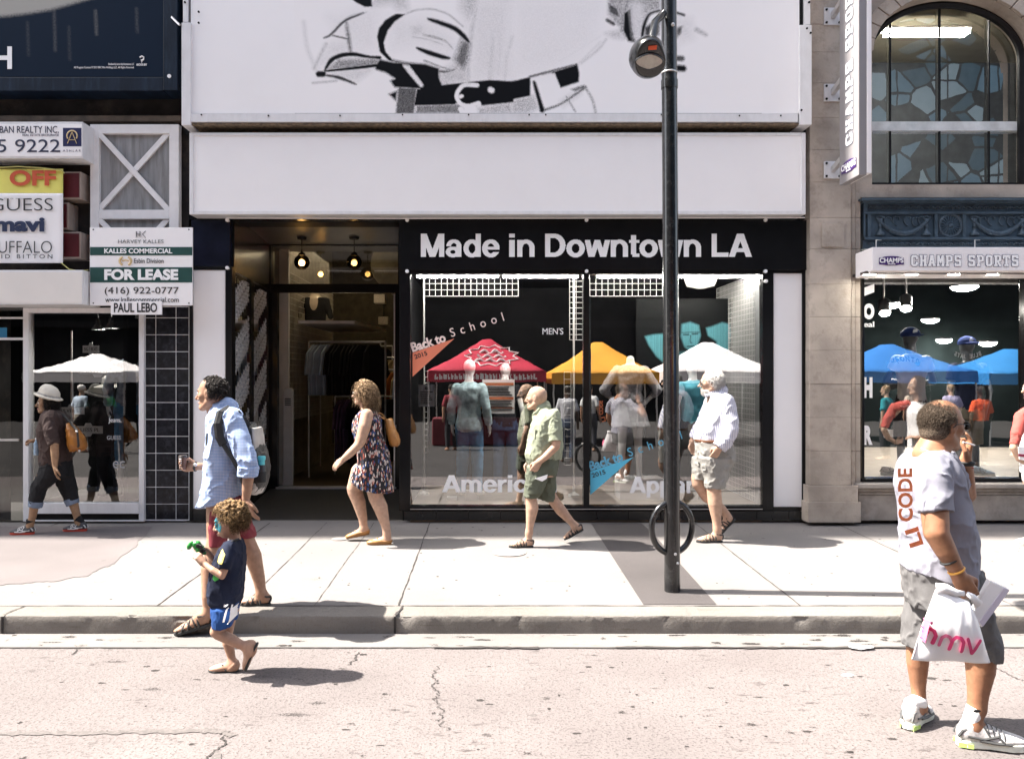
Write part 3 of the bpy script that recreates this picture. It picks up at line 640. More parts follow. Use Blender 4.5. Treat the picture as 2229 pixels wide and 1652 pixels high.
tmb.tube([W(304, 126, YB-.004), W(309, 123, YB-.004), (W(313, 125, YB-.004)), W(312, 131, YB-.004), W(307, 132, YB-.004)], .008, 6).bar(W(311, 130, YB-.004), W(308, 137, YB-.004), .012, .004)
tmb.build('lettering', M_wletter, nb)
MB().lathe(W(368, 166, YB-.02), [(.022, 0), (.022, .012)], (0, 1, 0), 12).build('bolt', M_wletter, nb)
MB().bar(W(374, 38, YB-.02), W(391, 55, YB-.1), .02).build('conduit_stub', M_steel, nb)

rs = T('realty_sign', 'white aluminium box sign of a realty firm with a navy logo square', 'sign', W(90, 345, 9.2))
YR = 9.12
MB().pbox(-150, 265.5, 180, 345, YR, .3).build('sign_box', M_whitealu, rs, bevel=.004)
pbox('sign_face', M_white, rs, -140, 271, 178, 341, YR-.006, .008, bevel=.001)
m_ = ptext('URBAN REALTY INC.', -22, 275, 128, 290, YR-.008, None, None, build=False)
ptext('5 9222', -6, 304, 131, 332, YR-.008, None, None, m=m_, build=False)
m_.each('lettering', mat('navy_lettering', (.02, .025, .06), .5, var=0), rs)
m_ = ptext('REAL ESTATE BROKERAGE', 49, 292, 128, 297, YR-.008, None, None, build=False)
m_ = ptext('A S H L A R', 137, 326, 176, 331, YR-.008, None, None, m=m_, build=False); m_.each('lettering', mat('grey_lettering', (.2, .2, .24), .5, var=0), rs)
pbox('logo', mat('navy_logo', (.012, .014, .07), .4, var=0), rs, 137, 279, 177, 319, YR-.009, .004, bevel=0)
M_gold = mat('gold_print', (.62, .47, .25), .4, var=0)
lg = MB(); cc = W(157, 296, YR-.011); lg.tube([cc+Vector((math.cos(t), 0, math.sin(t)))*.058 for t in np.linspace(R(-35), R(215), 22)], .008, 6)
lg.bar(W(147, 313, YR-.011), W(157, 288, YR-.011), .012, .006).bar(W(167, 313, YR-.011), W(157, 288, YR-.011), .012, .006).bar(W(151, 305, YR-.011), W(163, 305, YR-.011), .009, .006); lg.build('logo_mark', M_gold, rs)

bn = T('banner', 'white sale banner with a yellow band, listing denim labels beside the maroon sign boxes', 'banner', W(68, 573, 9.2))
YN = 9.2
def wavy(px0, py0, px1, py1, Y, m, name, par, amp=.012, n=30):
    gx, gy = np.meshgrid(np.linspace(px0, px1, n), np.linspace(py0, py1, n)); p = np.stack([gx/60, gy/45, gx*0], -1).reshape(-1, 3); d = fbm(p, 2, 8)*amp
    v = np.stack([(gx-CX)*Y/FD, np.full(gx.shape, Y), H-(gy-CY)*Y/FD], -1).reshape(-1, 3); v[:, 1] += d
    i = np.arange(n*n).reshape(n, n); q = np.stack([i[:-1, :-1], i[1:, :-1], i[1:, 1:], i[:-1, 1:]], -1).reshape(-1, 4)
    o = quadmesh(name, v, q, m); link(o, par); s = o.modifiers.new('thick', 'SOLIDIFY'); s.thickness = .004; return o
wavy(-140, 421, 137, 573, YN, M_white, 'sheet', bn, .004)
wavy(-140, 368, 137, 421, YN, mat('yellow_band', (.78, .72, .16), .5, var=.08), 'yellow_band', bn, .004)
ptext('OFF', 21, 371, 122, 405, YN-.014, mat('orange_red_print', (.55, .085, .03), .5, var=.05), bn, bold=.035)
m_ = ptext('GUESS', -22, 432, 115, 459, YN-.014, None, None, build=False, bold=-.012)
for x in (8, 22, 34, 44, 58): m_.bar(W(x, 432.5, YN-.015), W(x+7, 432.5, YN-.015), .006, .003)
m_ = ptext('BUFFALO', -22, 525, 113, 551, YN-.014, None, None, m=m_, build=False, bold=-.014)
m_ = ptext('D A V I D   B I T T O N', -42, 554, 114, 563, YN-.014, None, None, m=m_, build=False); m_.build('lettering', M_ink, bn)
ptext('mavi', -12, 474, 97, 505, YN-.014, mat('deep_navy_print', (.012, .022, .07), .5, var=0), bn, bold=.045)
ro = MB().tube([W(-20, 366, YN-.01), W(40, 363, YN-.03), W(90, 366, YN-.03), (W(135, 371, YN-.02)), W(140, 378, YN-.01)], .007, 6).tube([W(134, 573, YN-.01), W(150, 586, YN-.05), W(172, 590, YN-.05), W(192, 588, YN+.02)], .005, 6).tube([W(150, 586, YN-.05), W(160, 615, YN-.1), W(176, 650, YN-.09)], .004, 6).build('rope', mat('yellow_cord', (.5, .47, .15), .7), bn)

M_maroon = mat('maroon_acrylic', (.09, .012, .016), .3, var=.3, scale=4)
for i, (y0, y1, x1, lab) in enumerate(((374, 434, 176, 'uppermost maroon box sign, beside the yellow band of the banner'), (441, 500, 149, 'narrow maroon box sign, middle of the stack beside the banner'), (505, 563, 176, 'lowest maroon box sign, beside the bottom of the banner'))):
    g = T('letter_box', lab, 'sign', W(150, y1, 9.3), 'maroon box signs behind the banner')
    MB().pbox(60, y0, x1, y1, 9.28+.02*(i == 1), .24).build('case', mat('beige_edge', (.33, .26, .22), .5, var=.2), g, bevel=.006)
    pbox('face', M_maroon, g, 62, y0+3, x1-4, y1-4, 9.272+.02*(i == 1), .01)
ls = T('light_box', 'blank cream light box above the white framed shop window', 'sign', W(90, 663, 9.2))
MB().pbox(-150, 588, 181, 663, 9.05, .4).build('sign_box', M_whitealu, ls, bevel=.004)
pbox('sign_face', mat('cream_acrylic', (.74, .70, .66), .4, var=.05, scale=2, dirt=.2, dcol=(.5, .45, .4)), ls, -140, 593, 178, 660, 9.045, .008, bevel=.001)

xp = T('braced_panel', 'tall white timber frame with crossed braces over a stained metal sheet', 'panel', W(292, 495, 9.3))
YX = 9.38
frame_mb(196, 271, 389, 665, (19, 20, 21, 4), YX, .09).pbox(215.3, 457, 367.7, 477, YX+.002, .08).build('frame', M_whitewood, xp, bevel=.004)
bm_ = MB(); f = (0, 1, 0)
bm_.bar(W(214, 289, YX+.02), W(368, 459, YX+.02), .062, .03, f); bm_.bar(W(368, 289, YX+.034), W(214, 459, YX+.034), .062, .03, f)
bm_.bar(W(214, 475, YX+.02), W(368, 640, YX+.02), .062, .03, f); bm_.bar(W(368, 475, YX+.034), W(214, 640, YX+.034), .062, .03, f); bm_.build('brace', M_whitewood, xp, bevel=.003)
pbox('sheet', M_stain, xp, 213, 288, 369, 660, YX+.052, .02, bevel=0)

fl = T('lease_sign', 'white and dark green for lease board hanging on the braced panel', 'sign', W(307, 665, 9.2))
YL = 9.16
MB().pbox(195.5, 495.5, 419, 665, YL, .02).build('board', M_white, fl, bevel=.002)
M_green = mat('dark_green_print', (.012, .06, .052), .45, var=.05)
pbox('band', M_green, fl, 196, 538, 418.5, 556, YL-.003, .004, bevel=0); pbox('band', M_green, fl, 196, 582, 418.5, 615, YL-.003, .004, bevel=0)
m_ = ptext('KALLES COMMERCIAL', 227, 541, 375, 552, YL-.0045, None, None, build=False, bold=.03)
m_ = ptext('FOR LEASE', 227, 586, 388, 610, YL-.0045, None, None, m=m_, build=False, bold=.05); m_.each('lettering', M_wletter, fl)
m_ = ptext('(416) 922-0777', 228, 625, 389, 644, YL-.003, None, None, build=False)
m_ = ptext('www.kallescommercial.com', 229, 647, 389, 658, YL-.003, None, None, m=m_, build=False)
m_ = ptext('Esbin Division', 292, 563, 356, 573, YL-.003, None, None, m=m_, build=False); m_.each('lettering', M_ink, fl)
m_ = ptext('HARVEY KALLES', 257, 522, 356, 530, YL-.003, None, None, build=False, bold=-.01)
m_.bar(W(297, 504, YL-.003), W(297, 517, YL-.003), .02, .004).bar(W(305, 504, YL-.003), W(305, 517, YL-.003), .02, .004).bar(W(297, 510, YL-.0034), W(305, 510, YL-.0034), .012, .004).bar(W(310, 510, YL-.003), W(317, 503, YL-.003), .006, .004).bar(W(310, 510, YL-.0034), W(317, 518, YL-.0034), .006, .004)
m_.build('lettering', mat('slate_print', (.12, .13, .13), .5, var=0), fl)
lg = MB()
for k in (0, 1):
    s_ = -1 if k == 0 else 1; cc = W(273, 568, YL-.004); lg.tube([cc+Vector((s_*(.02+.045*math.sin(t)), 0, .045*math.cos(t))) for t in np.linspace(.3, math.pi-.3, 12)], .014, 6)
lg.tube([W(266, 568, YL-.004), W(273, 566, YL-.004), W(280, 568, YL-.004)], .008, 6); lg.build('logo', M_gold, fl)
MB().lathe(W(203, 500, YL-.004), [(.008, 0), (.008, .006)], (0, 1, 0), 8).lathe(W(411, 500, YL-.004), [(.008, 0), (.008, .006)], (0, 1, 0), 8).lathe(W(203, 660, YL-.004), [(.008, 0), (.008, .006)], (0, 1, 0), 8).lathe(W(411, 660, YL-.004), [(.008, 0), (.008, .006)], (0, 1, 0), 8).each('screw', M_blackm, fl)
rd = T('name_rider', 'small white name board hung under the for lease sign', 'sign', W(297, 685, 9.15))
MB().pbox(241, 656, 352, 685, YL-.03, .018).build('board', M_white, rd, bevel=.002)
ptext('PAUL LEBO', 248, 659.5, 342, 680, YL-.032, M_ink, rd, bold=.02)

# ================================================================== CLOTHING SHOP
sh = T('clothing_shop', 'black fronted clothing shop with two big display windows and a deep entrance', 'shop', (0, 9.6, .2))
box('upper_wall', M_blackm, sh, xt(408)+.003, xt(1762), 9.56, 9.9, zt(480), 27.5, bevel=0)
box('header', M_black, sh, xt(412), xt(1758), 9.45, 9.56, zt(479), zt(466), bevel=0)
pbox('header_panel', M_navy, sh, 416, 479.5, 500, 580, 9.44, .1)
pbox('post', M_black, sh, 491, 580.5, 505, 1133, 9.43, .12); pbox('post', M_black, sh, 412, 580.5, 419.5, 1133, 9.43, .12)
pbox('white_board', M_white, sh, 420, 588, 490.5, 1107, 9.45, .05); pbox('header_trim', M_black, sh, 419.7, 580.5, 490.7, 587.5, 9.44, .1)
M_ktile = mat('black_kick_tile', (.012, .012, .013), .25, var=.3, scale=8)
km = MB()
for a_, b_ in ((420, 446), (446.8, 490)): km.pbox(a_, 1108, b_, 1133, 9.44, .08)
x = 880
while x < 1756: km.pbox(x, 1112, min(x+69, 1757), 1132, 9.44, .08); x += 69.8
km.each('plinth_tile', M_ktile, sh, bevel=.003)
# fascia panel carrying the white words, then window frames
sgn = T('fascia_sign', 'black fascia board with large white words above the two display windows', 'sign', W(1280, 588, 9.4))
pbox('board', M_black, sgn, 868, 480, 1757, 588, 9.40, .05)
grot_mb('Made in Downtown LA', 913, 509, 1636, 559.5, 9.396).build('lettering', M_wletter, sgn)
bl = MB()
for px, py in ((886, 479), (1277, 479), (1667, 479), (494, 479), (494, 583), (886, 590.5), (1277, 590.5), (1667, 590.5), (1668, 612)): bl.lathe(W(px, py, 9.36), [(.004, -.004), (.021, 0), (.021, .02), (.012, .02), (.012, .07)], (0, 1, 0), 14)
bl.each('standoff_bolt', M_wletter, sgn, smooth='auto')
pbox('post', M_black, sh, 869, 588.5, 893, 1111, 9.43, .12); pbox('mullion', M_black, sh, 1270, 597, 1283, 1101, 9.42, .12); pbox('post', M_black, sh, 1660, 588.5, 1683.5, 1111, 9.43, .12)
pbox('window_head', M_black, sh, 893.2, 588.5, 1659.8, 597, 9.425, .12); pbox('window_foot', M_black, sh, 893.2, 1101.2, 1659.8, 1111, 9.415, .14)
pbox('window_edge', M_steel, sh, 893, 1107.4, 1660, 1108.6, 9.41, .01, bevel=0)
pbox('post', M_black, sh, 1746.5, 588.5, 1758, 1111, 9.43, .12); pbox('white_board', M_white, sh, 1684, 595, 1746, 1103, 9.45, .05)
MB().pbox(1683.7, 1103.2, 1746.3, 1111, 9.44, .1).pbox(1683.7, 588.5, 1746.3, 594.8, 9.44, .1).each('header_trim', M_black, sh)
for px0, px1 in ((893, 1270), (1283, 1660)):
    a, b = W(px0, 1101, D), W(px1, 597, D)
    MB().quad((a.x, D, a.z), (b.x, D, a.z), (b.x, D, b.z), (a.x, D, b.z)).build('display_pane', M_glass, sh)
# display room behind the panes
YI = 11.3
box('display_floor', mat('display_boards', (.20, .155, .11), .35, var=.3, scale=3, stretch=(1, 5, 1)), sh, xt(893), xt(1660), D+.01, YI, .2, zt(1101)-.002, bevel=0)
box('display_back', mat('display_back_wall', (.006, .006, .0065), .9, spec=.03, var=.4, scale=2), sh, xt(893), 3.6, YI+.01, YI+.06, .2, 4.2, bevel=0)
box('display_ceiling', mat('display_ceiling_paint', (.01, .01, .011), .9, spec=.03), sh, xt(885), 3.6, D+.08, YI, zt(590), zt(580), bevel=0)
box('display_side', M_dark, sh, xt(884), xt(890), D+.1, 11.7, .2, 3.8, bevel=0)
box('display_side', mat('pale_side_wall', (.22, .22, .23), .6, var=.1), sh, xt(1664), xt(1668), D+.1, YI, .2, zt(592), bevel=0)
# deep entrance: ceiling, left return with lettered glass, back wall with transom and opening
YD = 11.7; zc = 3.87
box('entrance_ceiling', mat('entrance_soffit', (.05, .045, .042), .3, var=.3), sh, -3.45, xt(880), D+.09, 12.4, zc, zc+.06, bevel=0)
def ret(t): return Vector((-3.055-(.17)*t, D+.06+(YD-.06-D)*t, 0))      # left return line
p0, p1 = ret(0), ret(1)
def retq(t0, t1, z0, z1, off=0.): a_, b_ = ret(t0), ret(t1); o_ = Vector((off, 0, 0)); return [a_+o_+Vector((0, 0, z0)), b_+o_+Vector((0, 0, z0)), b_+o_+Vector((0, 0, z1)), a_+o_+Vector((0, 0, z1))]
MB().prism(retq(0, 1, .18, .42), (-.06, 0, 0)).prism(retq(0, 1, 3.2, zc), (-.06, 0, 0)).prism(retq(0, .03, .42, 3.2), (-.06, 0, 0)).prism(retq(.43, .5, .42, 3.2), (-.06, 0, 0)).prism(retq(.95, 1, .42, 3.2), (-.06, 0, 0)).build('return_frame', M_black, sh, bevel=.003)
MB().quad(*retq(.03, .95, .42, 3.2, -.03)).build('return_pane', M_glassd, sh)
box('return_backing', M_dark, sh, -4.4, -4.35, D+.1, YD, .2, zc, bevel=0)
# repeated slanted lettering on that glass
lt = MB()
one = text_mb('American Apparel', (0, 0, 0), (1, 0, 0), (0, 1, 0), w=.62, bold=.02, ext=0.002, res=2)
ov = np.array(one.v); ca, sa = math.cos(R(62)), math.sin(R(62))
for t0_, t1_ in ((.035, .425), (.505, .945)):
    a_, b_ = ret(t0_), ret(t1_); u_ = b_-a_; LU = u_.length; u_.normalize()
    for r_ in range(-5, 12):
        for c_ in range(0, 7):
            q = ov; su = q[:, 0]*ca-q[:, 1]*sa+r_*.105+.04*(c_ % 2); sv = q[:, 0]*sa+q[:, 1]*ca+c_*.6-.35+r_*.05
            fs = [f for f in one.f if su[list(f)].min() > .0 and su[list(f)].max() < LU and sv[list(f)].min() > .02 and sv[list(f)].max() < 2.72]
            if fs: lt.add([a_+u_*float(s1)+Vector((-.026+float(z1), 0, .44+float(s2))) for s1, s2, z1 in zip(su, sv, q[:, 2])], fs)
lt.build('return_lettering', M_wletter, sh)
# back wall of the entrance
def yb(px, py): return W(px, py, YD)
bw = MB()
def bpx(x0, y0, x1, y1, d=.1, yy=YD): bw.pbox(x0, y0, x1, y1, yy, d)
bpx(560, 470, 590, 1066); bpx(590.2, 470, 905, 535); bpx(590.2, 618, 872, 637); bpx(866, 535.2, 905, 617.8); bpx(860, 637.2, 905, 1064, .1)
bpx(590.2, 637.2, 604, 1064)
bw.build('entrance_frame', M_black, sh, bevel=.004)
MB().pbox(600, 1060, 862, 1065, YD-.03, .14).build('threshold', M_steel, sh)
MB().pbox(857, 640, 859.6, 1063, YD-.02, .03).build('door_edge', M_steel, sh)
MB().pbox(856, 925, 862, 945, YD-.06, .05).build('door_handle', M_steel, sh)
a, b = W(590, 618, YD+.02), W(866, 535, YD+.02)
MB().quad((a.x, a.y, a.z), (b.x, a.y, a.z), (b.x, a.y, b.z), (a.x, a.y, b.z)).build('transom_pane', M_glass2, sh)
box('right_return', M_black, sh, xt(874), xt(883), D+.12, YD+.1, .2, zc, bevel=0)
# sales floor inside
YE = 19.5
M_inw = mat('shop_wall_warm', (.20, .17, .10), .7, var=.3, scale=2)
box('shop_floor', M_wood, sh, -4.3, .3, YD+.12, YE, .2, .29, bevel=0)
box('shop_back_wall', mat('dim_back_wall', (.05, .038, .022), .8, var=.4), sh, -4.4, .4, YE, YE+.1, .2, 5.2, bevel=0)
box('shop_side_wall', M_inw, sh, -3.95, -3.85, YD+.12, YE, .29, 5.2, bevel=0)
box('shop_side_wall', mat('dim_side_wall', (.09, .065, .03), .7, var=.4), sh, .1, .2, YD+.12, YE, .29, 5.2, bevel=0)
box('shop_ceiling', mat('yellowed_ceiling', (.42, .36, .2), .7, var=.25, scale=1.5), sh, -4.3, .3, YD+.11, YE, 5.2, 5.3, bevel=0)
box('building_mass', M_dark, sh, -9, 9, 20.5, 21, 0, 16.4, bevel=0)
# ================================================================== STONE BUILDING ON THE RIGHT
st = T('stone_building', 'pale stone building with a tall arched window, iron frieze and sports shop below', 'building', (6, 9.6, .2))
YP = 9.30
rowsy = [-700]+[-700+68.5*k for k in range(1, 12)]+[114, 181, 257, 327, 397, 474, 542, 619, 690, 763, 836, 909, 982, 1056]
rowsy = sorted(y for y in set(rowsy) if y < 60 or y > 100)
pm = MB(); rnd = random.Random(3)
for i in range(len(rowsy)-1):
    pm.pbox(1763, rowsy[i]+.2, 1852.5, rowsy[i+1]-.2, YP+rnd.uniform(-.003, .003), .3)
    if rowsy[i] > 380:
        pm.pbox(1853, rowsy[i]+.4, 1862, rowsy[i+1]-.4, YP+.05, .3); pm.pbox(1862.3, rowsy[i]+.4, 1873, rowsy[i+1]-.4, YP+.09, .3)
pm.pbox(1760, 1057, 1868, 1092, YP-.03, .35).pbox(1759, 1093, 1874, 1137, YP-.05, .35)
pm.build('pilaster', M_stone, st, bevel=.003)
box('pilaster_core', mat('mortar', (.25, .22, .19), .9), st, xt(1766, YP), xt(1870, YP), YP+.095, 9.9, .15, 16, bevel=0)
# upper wall with the arched opening
YW = 9.40; ax, ay, arx, ary, sill = 2077, 115, 179, 128, 402
cx_, cz_ = xt(ax, YW), zt(ay, YW); rx_, rz_ = arx*YW/FD, ary*YW/FD
x0, x1, zb, ztop = xt(1853, YW), 12.0, zt(430, YW), 27
N = 40; arc = [(cx_-rx_*math.cos(t), cz_+rz_*math.sin(t)) for t in np.linspace(0, math.pi, N)]
hole = [(cx_-rx_, zt(sill, YW))]+arc+[(cx_+rx_, zt(sill, YW))]
um = MB(); e = (0, .35, 0)
um.prism([(x0, YW, zb), (hole[0][0], YW, zb), (hole[0][0], YW, cz_), (x0, YW, cz_)], e).prism([(hole[-1][0], YW, zb), (x1, YW, zb), (x1, YW, cz_), (hole[-1][0], YW, cz_)], e)
um.prism([(hole[0][0]+.001, YW, zb), (hole[-1][0]-.001, YW, zb), (hole[-1][0]-.001, YW, zt(sill, YW)), (hole[0][0]+.001, YW, zt(sill, YW))], e)
for i in range(N-1):
    a, b = arc[i], arc[i+1]; ta = ztop; um.prism([(a[0], YW, a[1]), (b[0], YW, b[1]), (b[0], YW, ta), (a[0], YW, ta)], e)
um.prism([(x0, YW, cz_+.001), (hole[0][0]-.0005, YW, cz_+.001), (hole[0][0]-.0005, YW, ztop), (x0, YW, ztop)], e).prism([(hole[-1][0]+.0005, YW, cz_+.001), (x1, YW, cz_+.001), (x1, YW, ztop), (hole[-1][0]+.0005, YW, ztop)], e)
um.build('upper_wall', M_stone, st)
vm = MB(); K = 15
for i in range(K):
    t0, t1 = math.pi*i/K+.008, math.pi*(i+1)/K-.008; pts = []
    for t in np.linspace(t0, t1, 5): pts.append((cx_-rx_*1.002*math.cos(t), YW-.05, cz_+rz_*1.002*math.sin(t)))
    for t in np.linspace(t1, t0, 5): pts.append((cx_-(rx_+.17)*math.cos(t), YW-.05, cz_+(rz_+.17)*math.sin(t)))
    vm.prism(pts, (0, .049, 0))
vm.build('arch_stones', M_stone, st, bevel=.005)
# window in the arch
fr = MB(); pts = [(cx_-(rx_-.03)*math.cos(t), 9.62, cz_+(rz_-.03)*math.sin(t)) for t in np.linspace(0, math.pi, N)]
fr.tube([(cx_-rx_+.03, 9.62, zt(sill, 9.62))]+pts+[(cx_+rx_-.03, 9.62, zt(sill, 9.62))], .045, 6)
gx = [cx_+d for d in (-.62, -.02, .58)]
for x in gx: fr.box(x-.008, x+.008, 9.66, 9.69, zt(402, 9.6), cz_+rz_*.98)
fr.box(cx_-rx_, cx_+rx_, 9.55, 9.72, zt(432, 9.6), zt(400, 9.6)); fr.build('arch_window_frame', M_blackm, st)
MB().box(cx_-rx_, cx_+rx_, 9.64, 9.70, zt(285, 9.64), zt(265, 9.64)).build('window_transom', mat('pale_transom', (.72, .74, .74), .25, var=.25, scale=5, dirt=.5, dcol=(.3, .4, .4), dscale=4), st)
fan = [(cx_-rx_, 9.705, zt(402, 9.7))]+[(a, 9.705, b) for a, b in arc]+[(cx_+rx_, 9.705, zt(402, 9.7))]
MB().quad(*fan).build('arch_pane', glass('arch_glass', .30), st)
box('upper_room_back', mat('upper_room_wall', (.05, .055, .06), .8, var=.3), st, 3.9, 12, 13.0, 13.1, zt(435), 16, bevel=0)
box('upper_room_ceiling', mat('upper_room_ceiling_paint', (.25, .22, .15), .8), st, 3.9, 12, 9.76, 13, 7.05, 7.1, bevel=0)
box('upper_room_floor', M_dark, st, 3.9, 12, 9.76, 13, zt(440), zt(431), bevel=0)
ul = T('ceiling_light', 'lit fluorescent ceiling light seen behind the top of the arched window', 'light', W(2020, 66, 11))
MB().pbox(1935, 61, 2112, 71, 11, .16).build('diffuser', M_tube, ul); MB().pbox(1931, 57, 2116, 60.8, 10.98, .2).build('housing', M_whitealu, ul)
# iron frieze
YF = 9.36
frz = T('frieze', 'dark blue cast iron frieze with garlands and a wheel roundel over the sports shop', 'frieze', W(2060, 540, YF))
pbox('ground_panel', M_iron, frz, 1878, 430, 2500, 542, YF+.06, .1, bevel=0)
fm = MB(); fm.pbox(1876, 431, 2500, 436, YF-.06, .2).pbox(1878, 436.3, 2500, 441, YF-.02, .16).pbox(1880, 461, 2500, 466, YF+.02, .1).pbox(1882, 516, 2500, 522, YF+.02, .1).pbox(1880, 441.3, 1889, 460.8, YF+.03, .1)
for a, b in ((1889, 1896), (2035, 2042), (2096, 2103), (2240, 2247)): fm.pbox(a, 466.3, b, 515.8, YF+.025, .1)
fm.pbox(1880, 466.3, 1884, 515.8, YF+.03, .08)
fm.build('mouldings', M_iron, frz, bevel=.004)
for (py, r) in ((455, 6.2), (534, 5.5)):
    sc = MB()
    for k in range(44):
        px = 1896+13.2*k
        c = W(px, py, YF+.055); sc.tube([c+Vector((math.cos(t)*r*.0054, 0, math.sin(t)*r*.0054)) for t in np.linspace(0, math.pi, 7)], .011, 5)
        c = W(px, py-(.5), YF+.055); sc.ball(c+Vector((0, 0, .008)), .011, 6)
    sc.build('scallop_band', M_iron, frz, smooth=True)
for gx0, gx1 in ((1908, 2024), (2113, 2232)):
    gm = MB()
    n = 15; pts = []; rs_ = []
    for k in range(n):
        t = k/(n-1); pts.append(W(gx0+(gx1-gx0)*t, 474+42*(1-(2*t-1)**2)*.85, YF+.05)); rs_.append(.014+.026*math.sin(math.pi*t))
    gm.tube(pts, rs_, 8)
    for k in range(n): gm.ball(pts[k]+Vector((0, -.012, .004*(-1)**k)), rs_[k]*.8, 6)
    for ex in (gx0+8, gx1-8):
        b_ = W(ex, 513, YF+.05); gm.lathe(b_, [(.055, 0), (.05, .02), (.018, .06), (.012, .1), (.026, .105), (.012, .12), (.016, .16), (.03, .2)], n=10)
        gm.tube([W(ex, 480, YF+.05), W(ex-8, 473, YF+.045), W(ex, 470, YF+.045), W(ex+8, 475, YF+.045)], .012, 6)
    m0 = (gx0+gx1)/2
    for s_ in (-1, 1):
        for q in (12, 30, 44):
            c = W(m0+s_*q, 478+(q % 4), YF+.05); gm.tube([c+Vector((math.cos(t)*(.006+.004*t)*3, 0, math.sin(t)*(.006+.004*t)*3)) for t in np.linspace(0, 4.6, 12)], .008, 5)
    gm.build('garland', M_iron, frz, smooth=True)
rm = MB(); c = W(2069, 491, YF+.05)
for r in (.135, .118): rm.tube([c+Vector((math.cos(t)*r, 0, math.sin(t)*r)) for t in np.linspace(0, 2*math.pi, 36, endpoint=False)], .013 if r > .13 else .007, 6, closed=True)
for k in range(20): t = 2*math.pi*k/20; rm.bar(c+Vector((math.cos(t)*.03, 0, math.sin(t)*.03)), c+Vector((math.cos(t)*.112, 0, math.sin(t)*.112)), .012)
rm.ball(c, .028, 10)
for k in range(8):
    for py in (468+2.6*k, 514-2.6*k):
        if abs(py-491) > 4: hw = 27; gap = math.sqrt(max(0, 26**2-(py-491)**2)); rm.pbox(2069-hw, py-.6, 2069-gap-1, py+.6, YF+.04, .02).pbox(2069+gap+1, py-.6, 2069+hw, py+.6, YF+.04, .02) if gap < 25 else None
rm.build('roundel', M_iron, frz, smooth='auto')

# varsity letters on a small raster
GL = {}
def glyph(ch):
    if ch in GL: return GL[ch]
    g = np.zeros((28, 20), bool); yy, xx = np.mgrid[0:28, 0:20]; yy = 27-yy
    def r(x0, y0, x1, y1): g[(xx >= x0) & (xx < x1) & (yy >= y0) & (yy < y1)] = True
    def ln(x0, y0, x1, y1, wd): t = (yy-y0)/max(1e-6, (y1-y0)); xc = x0+(x1-x0)*t; g[(t >= 0) & (t < 1) & (np.abs(xx+.5-xc) <= wd/2)] = True
    if ch in 'CO': r(1, 4, 7, 24); r(4, 22, 16, 28); r(4, 0, 16, 6); r(2, 2, 6, 26); (r(13, 4, 19, 24), r(14, 2, 18, 26)) if ch == 'O' else (r(13, 17, 19, 25), r(13, 3, 19, 11))
    elif ch == 'H': r(2, 0, 8, 28); r(12, 0, 18, 28); r(2, 11, 18, 17); r(0, 0, 9, 5); r(11, 0, 20, 5); r(0, 23, 9, 28); r(11, 23, 20, 28)
    elif ch == 'A': ln(4, 0, 9, 28, 6); ln(16, 0, 11, 28, 6); r(5, 6, 15, 11); r(0, 0, 8, 5); r(12, 0, 20, 5); r(5, 24, 13, 28)
    elif ch == 'M': r(1, 0, 6, 28); r(14, 0, 19, 28); ln(10, 8, 4.5, 28, 5); ln(10, 8, 15.5, 28, 5); r(0, 0, 8, 5); r(12, 0, 20, 5)
    elif ch in 'PR':
        r(2, 0, 8, 28); r(0, 0, 10, 5); r(0, 23, 15, 28); r(6, 11, 15, 16); r(13, 12, 19, 26)
        if ch == 'R': ln(16, 0, 10, 13, 6); r(13, 0, 20, 5)
    elif ch == 'S': r(2, 22, 18, 28); r(1, 14, 7, 27); r(3, 11, 17, 17); r(13, 1, 19, 14); r(2, 0, 18, 6); r(13, 19, 19, 26); r(1, 2, 6, 9)
    elif ch == 'T': r(7, 0, 13, 28); r(4, 0, 16, 5); r(0, 23, 20, 28); r(0, 18, 5, 28); r(15, 18, 20, 28)
    GL[ch] = g; return g
def varsity(txt, o, u, v, wd, ht, name, par, m_in, m_out, off=.003):
    k = len(txt); cols = sum(14 if c == ' ' else 23 for c in txt); G_ = np.zeros((34, cols+4), bool); x = 3
    for c in txt:
        if c != ' ': G_[3:31, x:x+20] = glyph(c); x += 23
        else: x += 14
    dil = G_.copy()
    for dy in (-1, 0, 1):
        for dx in (-1, 0, 1): dil |= np.roll(np.roll(G_, dy, 0), dx, 1)
    u, v, o = Vector(u), Vector(v), Vector(o); n = u.cross(v)
    for g, m, lift, nm in ((dil, m_out, off, 'lettering_outline'), (G_, m_in, off*2, 'lettering')):
        mb = MB()
        for r_ in range(g.shape[0]):
            c_ = 0
            while c_ < g.shape[1]:
                if g[r_, c_]:
                    e_ = c_
                    while e_ < g.shape[1] and g[r_, e_]: e_ += 1
                    a0, a1 = (c_-3)/(cols-3)*wd, (e_-3)/(cols-3)*wd; b0, b1 = (31-r_-1)/28*ht, (31-r_)/28*ht
                    mb.quad(*[o+u*a+v*b+n*lift for a, b in ((a0, b0), (a1, b0), (a1, b1), (a0, b1))]); c_ = e_
                else: c_ += 1
        mb.build(nm, m, par)
M_outline = mat('navy_outline', (.03, .04, .13), .5, var=0); M_greyout = mat('grey_outline', (.09, .1, .16), .5, var=0); M_purple = mat('purple_print', (.05, .015, .13), .4, var=0)
